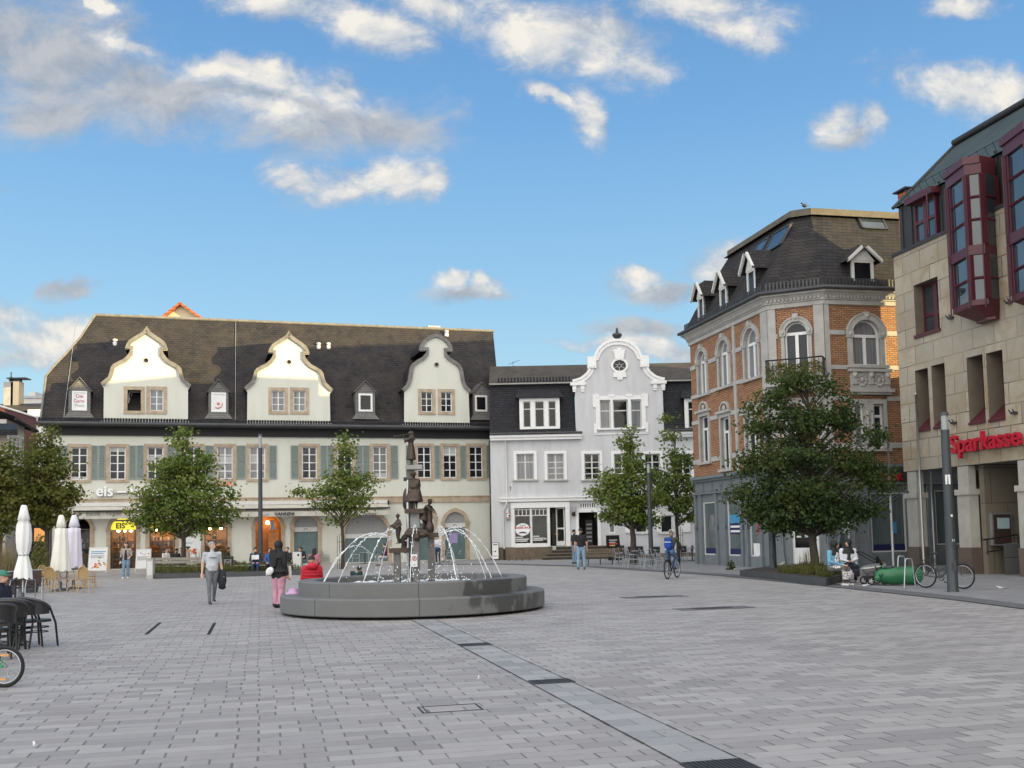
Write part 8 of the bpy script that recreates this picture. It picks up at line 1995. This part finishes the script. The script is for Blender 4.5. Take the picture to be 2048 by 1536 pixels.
# ---- chairs
def chair0(kind_, label, cat='chair'):
    o = thing({'rattan':'rattan_chair','black':'armchair','lounge':'terrace_armchair','metal':'metal_chair','brown':'plastic_chair'}[kind_], label, cat)
    S = lambda nm, fn, mt: part(o, nm, fn, M[mt])
    if kind_ == 'rattan':
        S('seat', lambda m: m.lathe([(.001,.43),(.20,.43),(.22,.445),(.20,.46),(.001,.465)], 16), 'rattan_d')
        def back(m): m.tess([[(.17*math.cos(a), .66+.23*math.sin(a)) for a in [math.pi*k/10 for k in range(11)]]+[(-.15,.50),(.15,.50)]], lambda x, z: V((x,.19+.06*(z-.45),z)))
        S('backrest', back, 'rattan_d')
        S('back_frame', lambda m: m.tube([(.20,.17,.45)]+[(.20*math.cos(a), .20+.10*math.sin(a)*.6, .66+.25*math.sin(a)) for a in [math.pi*k/10 for k in range(11)]]+[(-.20,.17,.45)], .016, 6), 'rattan')
        for x in (-1,1):
            for y in (-1,1): S('leg', lambda m: m.tube([(x*.16,y*.15,.44),(x*.20,y*.20,0)], .016, 6), 'rattan')
        S('stretcher', lambda m: m.torus((0,0,.22), .18, .012, (0,0,1), 20, 5), 'rattan')
        S('armrest', lambda m: [m.tube([(s*.20,.2,.66),(s*.25,.0,.66),(s*.22,-.16,.62),(s*.19,-.17,.44)], .013, 6) for s in (-1,1)], 'rattan')
    elif kind_ == 'black':
        S('seat', lambda m: m.prismz([(.24*math.cos(6.2832*k/18)*(1.05), .23*math.sin(6.2832*k/18)) for k in range(18)], .42, .46), 'blackwick')
        def shell(m):
            ro, ri = [], []
            for k in range(21):
                a = math.radians(-18+216*k/20); h = .84-.17*(abs(k-10)/10)**2.2
                ro.append([(.30*math.cos(a), .04+.27*math.sin(a), z) for z in (.56+.0*h, h)]); ri.append([(.275*math.cos(a), .04+.245*math.sin(a), z) for z in (.56, h)])
            for k in range(20):
                m.quad(ro[k][0],ro[k+1][0],ro[k+1][1],ro[k][1]); m.quad(ri[k][0],ri[k+1][0],ri[k+1][1],ri[k][1])
        S('backrest', shell, 'blackwick')
        S('top_rail', lambda m: m.tube([(.30*math.cos(math.radians(-18+216*k/20)), .04+.27*math.sin(math.radians(-18+216*k/20)), .84-.17*(abs(k-10)/10)**2.2) for k in range(21)], .026, 7), 'blackrail')
        for x in (-1,1):
            S('leg', lambda m: m.tube([(x*.26,-.06,.68),(x*.235,-.20,.40),(x*.25,-.24,0)], .019, 6), 'blackfr'); S('leg', lambda m: m.tube([(x*.20,.25,.70),(x*.19,.20,.44),(x*.21,.28,0)], .019, 6), 'blackfr')
        S('stretcher', lambda m: (m.torus((0,0,.33),.20,.010,(0,0,1),20,5), m.torus((0,0,.25),.19,.009,(0,0,1),20,5)), 'blackfr')
    elif kind_ == 'lounge':
        S('seat', lambda m: m.box(-.25,.25,-.24,.24,.42,.45), 'brownwick'); S('backrest', lambda m: m.prism([(-.25,.50),(.25,.50),(.25,.92),(-.25,.92)], .22, .25), 'brownwick')
        for x in (-1,1): S('frame', lambda m: m.tube([(x*.27,-.24,0),(x*.27,-.24,.66),(x*.27,.20,.67),(x*.27,.26,.45),(x*.27,.27,0)], .017, 6), 'alu')
        S('rail', lambda m: (m.tube([(-.27,.235,.93),(.27,.235,.93)], .012, 5), m.tube([(-.27,-.24,.41),(.27,-.24,.41)], .012, 5)), 'alu')
    elif kind_ == 'metal':
        S('seat', lambda m: m.box(-.21,.21,-.21,.21,.43,.45), 'slatdark'); S('backrest', lambda m: (m.box(-.20,.20,-.012,.012,.0,.36), m.xf(Matrix.Translation((0,.20,.50))@Matrix.Rotation(-.16,4,'X'))), 'slatdark')
        for x in (-1,1): S('frame', lambda m: (m.tube([(x*.22,-.20,0),(x*.22,-.21,.64),(x*.22,.18,.64)], .014, 6), m.tube([(x*.22,.27,0),(x*.22,.19,.45),(x*.22,.26,.90)], .014, 6), m.tube([(x*.22,-.20,.42),(x*.22,.20,.42)], .012, 5)), 'alu')
        S('top_rail', lambda m: (m.tube([(-.22,.26,.90),(.22,.26,.90)], .014, 6), m.tube([(-.22,-.20,.42),(.22,-.20,.42)], .011, 5)), 'alu')
    else:
        S('seat', lambda m: m.box(-.23,.23,-.22,.22,.40,.44), 'brownplastic')
        S('backrest', lambda m: m.tess([[(-.24,.42),(.24,.42),(.25,.70)]+[(.25*math.cos(math.pi*k/8), .70+.14*math.sin(math.pi*k/8)) for k in range(1,8)]+[(-.25,.70)]], lambda x, z: V((x,.22+.1*(z-.42)-.06*abs(x)*2,z))), 'brownplastic')
        for x in (-1,1): S('armrest', lambda m: m.tube([(x*.25,.22,.62),(x*.26,-.2,.62),(x*.24,-.22,0)], .025, 5), 'brownplastic'); S('leg', lambda m: m.tube([(x*.22,.2,.42),(x*.24,.28,0)], .025, 5), 'brownplastic')
    return o
def place(kind_, spots, group, cat='chair'):
    first = None
    for i, (px, py, ang, lab) in enumerate(spots):
        p = G(px, py) if py < 3000 else px
        if first is None: first = chair0(kind_, lab, cat); first.location = p; first.rotation_euler = (0,0,A(ang)); first['group'] = group; r = first
        else: r = dup(first, p, A(ang), lab, group)
place('rattan', [(104,1185,178,'honey rattan chair seen from behind, leftmost under the cream parasol'),(120,1180,150,'honey rattan chair tucked behind the leftmost rattan chair'),(150,1184,-100,'honey rattan chair standing sideways at the middle of the rattan group'),(172,1185,175,'honey rattan chair with its back to the square, front right of the group'),(181,1176,120,'rattan chair at the back right of the group, next to the poster board'),(92,1178,60,'rattan chair half hidden at the left end of the rattan group')], 'rattan cafe chairs')
place('lounge', [(44,1204,172,'brown wicker armchair with metal legs, middle of the left row'),(12,1206,172,'brown wicker armchair cut by the left picture edge'),(66,1200,200,'brown wicker armchair at the right end of the left row')], 'brown wicker armchairs')
place('black', [(72,1293,150,'black bistro armchair standing farthest right in the left foreground'),(40,1296,165,'black bistro armchair second from the right in the left foreground'),(12,1303,195,'black bistro armchair behind the green bicycle wheel'),(-14,1318,215,'black bistro armchair cut off at the left edge above the bicycle')], 'black bistro armchairs')
place('brown', [(1025,1122,-6,'brown plastic armchair nearest the poster stand at the white house plinth'),(1052,1121.5,6,'brown plastic armchair under the oval shop sign at the plinth')], 'brown chairs at the plinth')
MS = [(1238,1131,92),(1247,1129,88),(1258,1134,95),(1267,1136,90),(1290,1134,92),(1299,1137,88),(1311,1135,94),(1322,1138,90),(1262,1122,178),(1280,1121,175),(1312,1123,180),(1368,1122,0),(1378,1120,-80)]
place('metal', [(x, y, a, t_) for (x, y, a), t_ in zip(MS, ['grey metal chair first from the left in the side-on row, beside the A-board','grey metal chair second from the left in the side-on row','grey metal chair third from the left, under the bushy maple','grey metal chair fourth from the left, with its front to a table','grey metal chair just left of the lamp post foot','grey metal chair in front of the lamp post foot','grey metal chair just right of the lamp post foot','grey metal chair at the right end of the side-on row, behind the cyclist','metal chair with a dark back facing away, left of the thick trunk','metal chair with a dark back facing away, right of the thick trunk','metal chair with a dark back facing away, right of the lamp post','metal chair by the thin maple, right of the cyclist','metal chair at the table beside the brick building'])], 'metal chairs under the maples')
TS = [(652,1128,100),(668,1127,-90),(712,1129,95),(724,1124,180),(745,1127,-95),(757,1131,100),(884,1126,-95),(900,1125,90)]
place('metal', [(x, y, a, t_) for (x, y, a), t_ in zip(TS, ['terrace metal chair left of the slender maple trunk','terrace metal chair right under the slender maple crown','terrace metal chair left of the table before the wide arch','terrace metal chair behind the table before the wide arch','terrace metal chair right of the table before the wide arch','terrace metal chair beside the burgundy sitter','terrace metal chair right of the fountain pillars','terrace metal chair in front of the rightmost teal door'])], 'metal chairs on the ice cream terrace')
def table(kind_, spots, group):
    first = None
    for px, py, lab in spots:
        if first is None:
            first = thing('cafe_table', lab, 'table', G(px, py), 0, group)
            part(first, 'tabletop', lambda m: m.lathe([(.001,.72),(.34,.72),(.35,.735),(.34,.75),(.001,.75)], 24), M[kind_]); part(first, 'pedestal', lambda m: m.tube([(0,0,.04),(0,0,.72)], .035, 8), M['blackfr']); part(first, 'foot', lambda m: (m.box(-.26,.26,-.035,.035,0,.04), m.box(-.035,.035,-.26,-.035,0,.04), m.box(-.035,.035,.035,.26,0,.04)), M['blackfr'])
        else: dup(first, G(px, py), 0, lab, group)
table('blackfr', [(134,1178,'dark round table between the rattan chairs'),(30,1210,'dark round table among the brown wicker armchairs'),(22,1292,'dark round table between the black bistro armchairs')], 'dark cafe tables')
table('greyshut', [(661,1126,'grey terrace table left of the slender maple'),(730,1127,'grey terrace table in front of the wide arch'),(790,1130,'grey terrace table behind the fountain pillars'),(892,1124,'grey terrace table right of the fountain'),(1276,1130,'grey table in the middle of the metal chairs'),(1306,1128,'grey table behind the lamp post foot'),(1385,1122,'grey table beside the brick building'),(341,1141,'grey cafe table between the white blouse and the person in black')], 'grey terrace tables')
a, b = G(1178,1131), G(1224,1129); L = (b-a).length+.6
o = thing('slatted_bench', 'long brown slatted bench standing in front of the entrance steps', 'bench', (a+b)/2, 0)
for z in (.48,.62,.76): part(o, 'slat', lambda m: m.box(-L/2,L/2,-.02,.02,z,z+.11), M['brownplinth'])
part(o, 'seat', lambda m: m.box(-L/2,L/2,-.02,.35,.42,.46), M['brownplinth'])
for x in (-.5,-.33,0,.33,.5): part(o, 'leg', lambda m: m.box(x*L*.9-.02,x*L*.9+.02,-.02,.3,0,.42), M['blackfr'])
for (px, Yd, lab) in ((679,57.6,'thin iron guard beside the slender maple trunk'),(1362,58.6,'thin iron guard beside the thin maple trunk')):
    p = AtY(px, 1100, Yd); p.z = 0; o = thing('tree_guard', lab, 'tree guard', p, 0, 'iron tree guards')
    for x in (-.12,0,.12): part(o, 'rod', lambda m: (m.tube([(x,0,0),(x,0,1.75+.1*(x==0))], .014, 5), m.ball((x,0,1.8+.1*(x==0)), .03, 6)), M['blackfr'])
    part(o, 'hoop', lambda m: [m.tube([(-.14,0,z),(.14,0,z)], .012, 5) for z in (.5,1.5)], M['blackfr'])
# ---- bicycles
def bike(name, label, loc, rz, r, col, wb=None, city=True, child=False, lean=0.0):
    """points along +x (front wheel at +x)"""
    o = thing(name, label, 'bicycle', loc, rz); wb = wb or r*3.1; X0, X1 = -wb/2, wb/2; o.rotation_euler = (lean, 0, rz)
    for x in (X0, X1):
        w = part(o, 'wheel', lambda m: (m.tube([(x,-.03,r),(x,.03,r)], .025, 8), [m.tube([(x,0,r),(x+(r-.03)*math.cos(6.2832*k/16), 0, r+(r-.03)*math.sin(6.2832*k/16))], .0022, 3, cap=False) for k in range(16)]), M['steel'])
        part(w, 'tyre', lambda m: m.torus((x,0,r), r-.02, .022, (0,1,0), 40, 8), M['rubber']); part(w, 'rim', lambda m: m.torus((x,0,r), r-.05, .012, (0,1,0), 40, 6), M['alu'])
    bb = (X0+wb*.40, 0, r*.85); st = (bb[0]-r*.45, 0, r*2.35 if not child else r*2.5); hd = (X1-r*.62, 0, r*2.6); hl = (X1-r*.45, 0, r*2.1)
    part(o, 'frame', lambda m: (m.tube([bb, st], .017, 7), m.tube([bb, hl], .022, 7), m.tube([(st[0]+.02,0,st[2]-.10), (hl[0]-.02,0,hl[2]+.06)] if not city else [(bb[0]-.06,0,bb[2]+.16),(hl[0],0,hl[2]+.05)], .017, 7), [m.tube([bb, (X0,y,r)], .011, 6) for y in (-.05,.05)], [m.tube([(st[0]+.04,0,st[2]-.14), (X0,y,r)], .010, 6) for y in (-.05,.05)], m.tube([hl, hd], .022, 7)), M[col])
    part(o, 'fork', lambda m: [m.tube([(hl[0],y*.6,hl[2]-.05),(X1,y,r)], .012, 6) for y in (-.05,.05)], M[col])
    part(o, 'handlebar', lambda m: (m.tube([hd,(hd[0]-.03,0,hd[2]+.14)], .014, 6), m.tube([(hd[0]-.16,-.29,hd[2]+.15),(hd[0]-.03,-.18,hd[2]+.15),(hd[0]-.0,0,hd[2]+.14),(hd[0]-.03,.18,hd[2]+.15),(hd[0]-.16,.29,hd[2]+.15)], .012, 6)), M['blackfr'])
    part(o, 'saddle', lambda m: (m.tube([st,(st[0]-.03,0,st[2]+.13)], .013, 6), m.ball((st[0]-.05,0,st[2]+.16), .12, 12, 0, (1.15,.65,.30)), m.ball((st[0]+.08,0,st[2]+.16), .06, 8, 0, (1.3,.5,.4))), M['blackfr'])
    c = part(o, 'crank', lambda m: (m.torus((bb[0],.06,bb[2]),.08,.010,(0,1,0),20,5), m.tube([(bb[0],.09,bb[2]),(bb[0]+.10,.09,bb[2]-.13)], .010, 5), m.tube([(bb[0],-.09,bb[2]),(bb[0]-.10,-.09,bb[2]+.13)], .010, 5), m.box(bb[0]+.05,bb[0]+.15,.09,.18,bb[2]-.145,bb[2]-.125), m.box(bb[0]-.15,bb[0]-.05,-.18,-.09,bb[2]+.125,bb[2]+.145)), M['blackfr'])
    if city:
        part(o, 'mudguard', lambda m: [m.tube([(x+(r+.03)*math.cos(t), 0, r+(r+.03)*math.sin(t)) for t in [math.radians(20+q*14) for q in range(11)]], .024, 6, fl=.25) for x in (X0, X1)], M['blackfr'])
        part(o, 'luggage_rack', lambda m: (m.box(X0-.22,X0+.22,-.06,.06,r*2+.08,r*2+.10), m.tube([(X0,-.06,r),(X0-.1,-.06,r*2+.08)],.007,5), m.tube([(X0,.06,r),(X0-.1,.06,r*2+.08)],.007,5)), M['blackfr'])
    if child: part(o, 'reflector', lambda m: (m.box(X0-.05,X0+.05,-.012,.012,r*1.5,r*1.62), m.box(X0-.02,X0+.08,-.012,.012,r*.35,r*.45)), M['foodor'])
    return o
Yg = 12.9; p = AtY(15, 1332, Yg)
bike('child_bicycle', 'green child bicycle cut off by the left edge in the foreground', (p.x-.38, Yg-.04, 0), A(176), .252, 'bikegreen', .76, False, True)
p = G(1889, 1178); bike('electric_bicycle', 'dark city bicycle parked behind the thick lamp post', (p.x, p.y, .018), A(-52), .34, 'anthracite', 1.10)
pc = G(1345, 1157); hb = bike('city_bicycle', 'dark bicycle ridden by the person with the blue backpack', pc, A(62), .345, 'blackfr', 1.06)
cy = person('cyclist in white cap and olive jacket with blue backpack riding across the square', pc+V((0,0,0)), A(152), dict(pel=(0,.22,1.0), che=(0,.08,1.28), nec=(0,.0,1.48), hed=(0,-.05,1.64), shl=(-.19,.02,1.42), shr=(.19,.02,1.42), ell=(-.27,-.14,1.20), wrl=(-.27,-.40,1.07), elr=(.27,-.14,1.20), wrr=(.27,-.40,1.07), hil=(-.09,.20,.97), hir=(.09,.20,.97), knl=(-.11,-.18,.72), anl=(-.10,.0,.40), knr=(.11,-.05,.56), anr=(.10,.03,.20)), top=(.045,.052,.035), bot=(.085,.17,.31), shoe=(.03,.03,.03), hair=(.16,.13,.11), hat=('cap', cm((.72,.72,.72))), fat=1.1, scale=1.02)
bp = MB(); bp.ball((0,.30,1.24), .2, 14, 0, (.85,.62,1.25)); bp.ball((0,.42,1.15), .13, 12, 0, (.9,.5,1.0)); q = bp.build('backpack', cm((.008,.045,.26)), cy)
part(q, 'backpack_trim', lambda m: (m.ball((.05,.485,1.06), .03, 8), m.box(-.12,.12,.41,.43,1.30,1.33)), cm((.45,.55,.62)))
# ---- hoop rack, green play animal, pram
for k, (px, py, lab) in enumerate(((1805,1168,'bright steel bicycle hoop behind the green play animal'),(1820,1178,'bright steel bicycle hoop in front of the green play animal'))):
    p = G(px, py); o = tag(part(None, 'bicycle_hoop', lambda m: m.tube([(-.17,0,0),(-.10,0,.78),(-.08,0,.82),(.08,0,.82),(.10,0,.78),(.17,0,0)], .019, 8), M['alu']), lab, 'bicycle rack', 'steel bicycle hoops'); o.location = (p.x, p.y, .018); o.rotation_euler = (0,0,.15)
p = G(1806, 1173); o = thing('play_animal', 'green rounded plastic play animal lying beside the pram', 'play figure', p+V((0,.35,.02)), -.12)
part(o, 'body', lambda m: m.loft([[(x, .02+.27*s*math.cos(6.2832*q/20), .28+.27*s*math.sin(6.2832*q/20)) for q in range(20)] for x, s in ((-.66,.06),(-.63,.45),(-.54,.68),(-.44,.78),(-.36,.80),(-.30,.92),(-.15,1.0),(.05,.96),(.18,.88),(.26,.98),(.45,1.0),(.60,.88),(.68,.55),(.71,.08))]), M['plasticgreen'])
part(o, 'snout', lambda m: (m.ball((-.60,-.10,.22), .11, 10), m.ball((-.52,-.18,.33), .06, 8), m.ball((-.40,.0,.54), .05, 8)), M['plasticgreen']); part(o, 'saddle_pad', lambda m: m.ball((-.24,.0,.53), .15, 10, 0, (1.2,.9,.35)), M['gutter'])
p = G(1748, 1170); o = thing('pram', 'dark pram with a striped grey carrycot next to the seated women', 'pram', p+V((0,0,.018)), .1)
for x, y, r in ((-.20,-.26,.12),(.22,-.26,.15),(-.20,.26,.12),(.22,.26,.15)):
    w = part(o, 'wheel', lambda m: m.torus((x,y,r), r-.02, .022, (0,1,0), 24, 6), M['rubber']); part(w, 'hub', lambda m: [m.tube([(x,y,r),(x+(r-.03)*math.cos(6.2832*k/5),y,r+(r-.03)*math.sin(6.2832*k/5))], .014, 4) for k in range(5)], M['offwhite'])
part(o, 'frame', lambda m: [(m.tube([(-.20,y,.12),(.20,y,.62),(-.42,y*.9,.98)], .016, 6), m.tube([(.22,y,.15),(-.05,y,.55)], .016, 6)) for y in (-.24,.24)]+[m.tube([(-.42,-.22,.98),(-.42,.22,.98)], .018, 6)], M['blackfr'])
part(o, 'carrycot', lambda m: m.loft([[(.02+rx*math.cos(6.2832*q/16), ry*math.sin(6.2832*q/16), z+.05*math.cos(6.2832*q/16)) for q in range(16)] for z, rx, ry in ((.34,.24,.16),(.42,.34,.21),(.58,.38,.23),(.60,.34,.20))]), M['pramgrey'])
part(o, 'stripe', lambda m: [m.torus((.02,0,z), .30, .012, (0,0,1), 24, 5) and None for z in ()] or m.loft([[(.02+rx*math.cos(6.2832*q/16), ry*math.sin(6.2832*q/16), z+.05*math.cos(6.2832*q/16)) for q in range(16)] for z, rx, ry in ((.52,.382,.236),(.555,.388,.238))]), M['offwhite'])
part(o, 'hood', lambda m: m.loft([[(.25+.17*math.cos(math.pi*t/6)*0-.10*t/6+rr_*math.cos(math.pi*q/10)*.2, rr_*math.cos(math.pi*q/10), .58+.28*math.sin(math.pi*q/10)*(.4+.6*t/6)) for q in range(11)] for t, rr_ in ((0,.20),(2,.22),(4,.23),(6,.23))], cap=False), M['blackfr'])
part(o, 'basket', lambda m: m.box(-.22,.24,-.2,.2,.16,.26), M['gutter'])
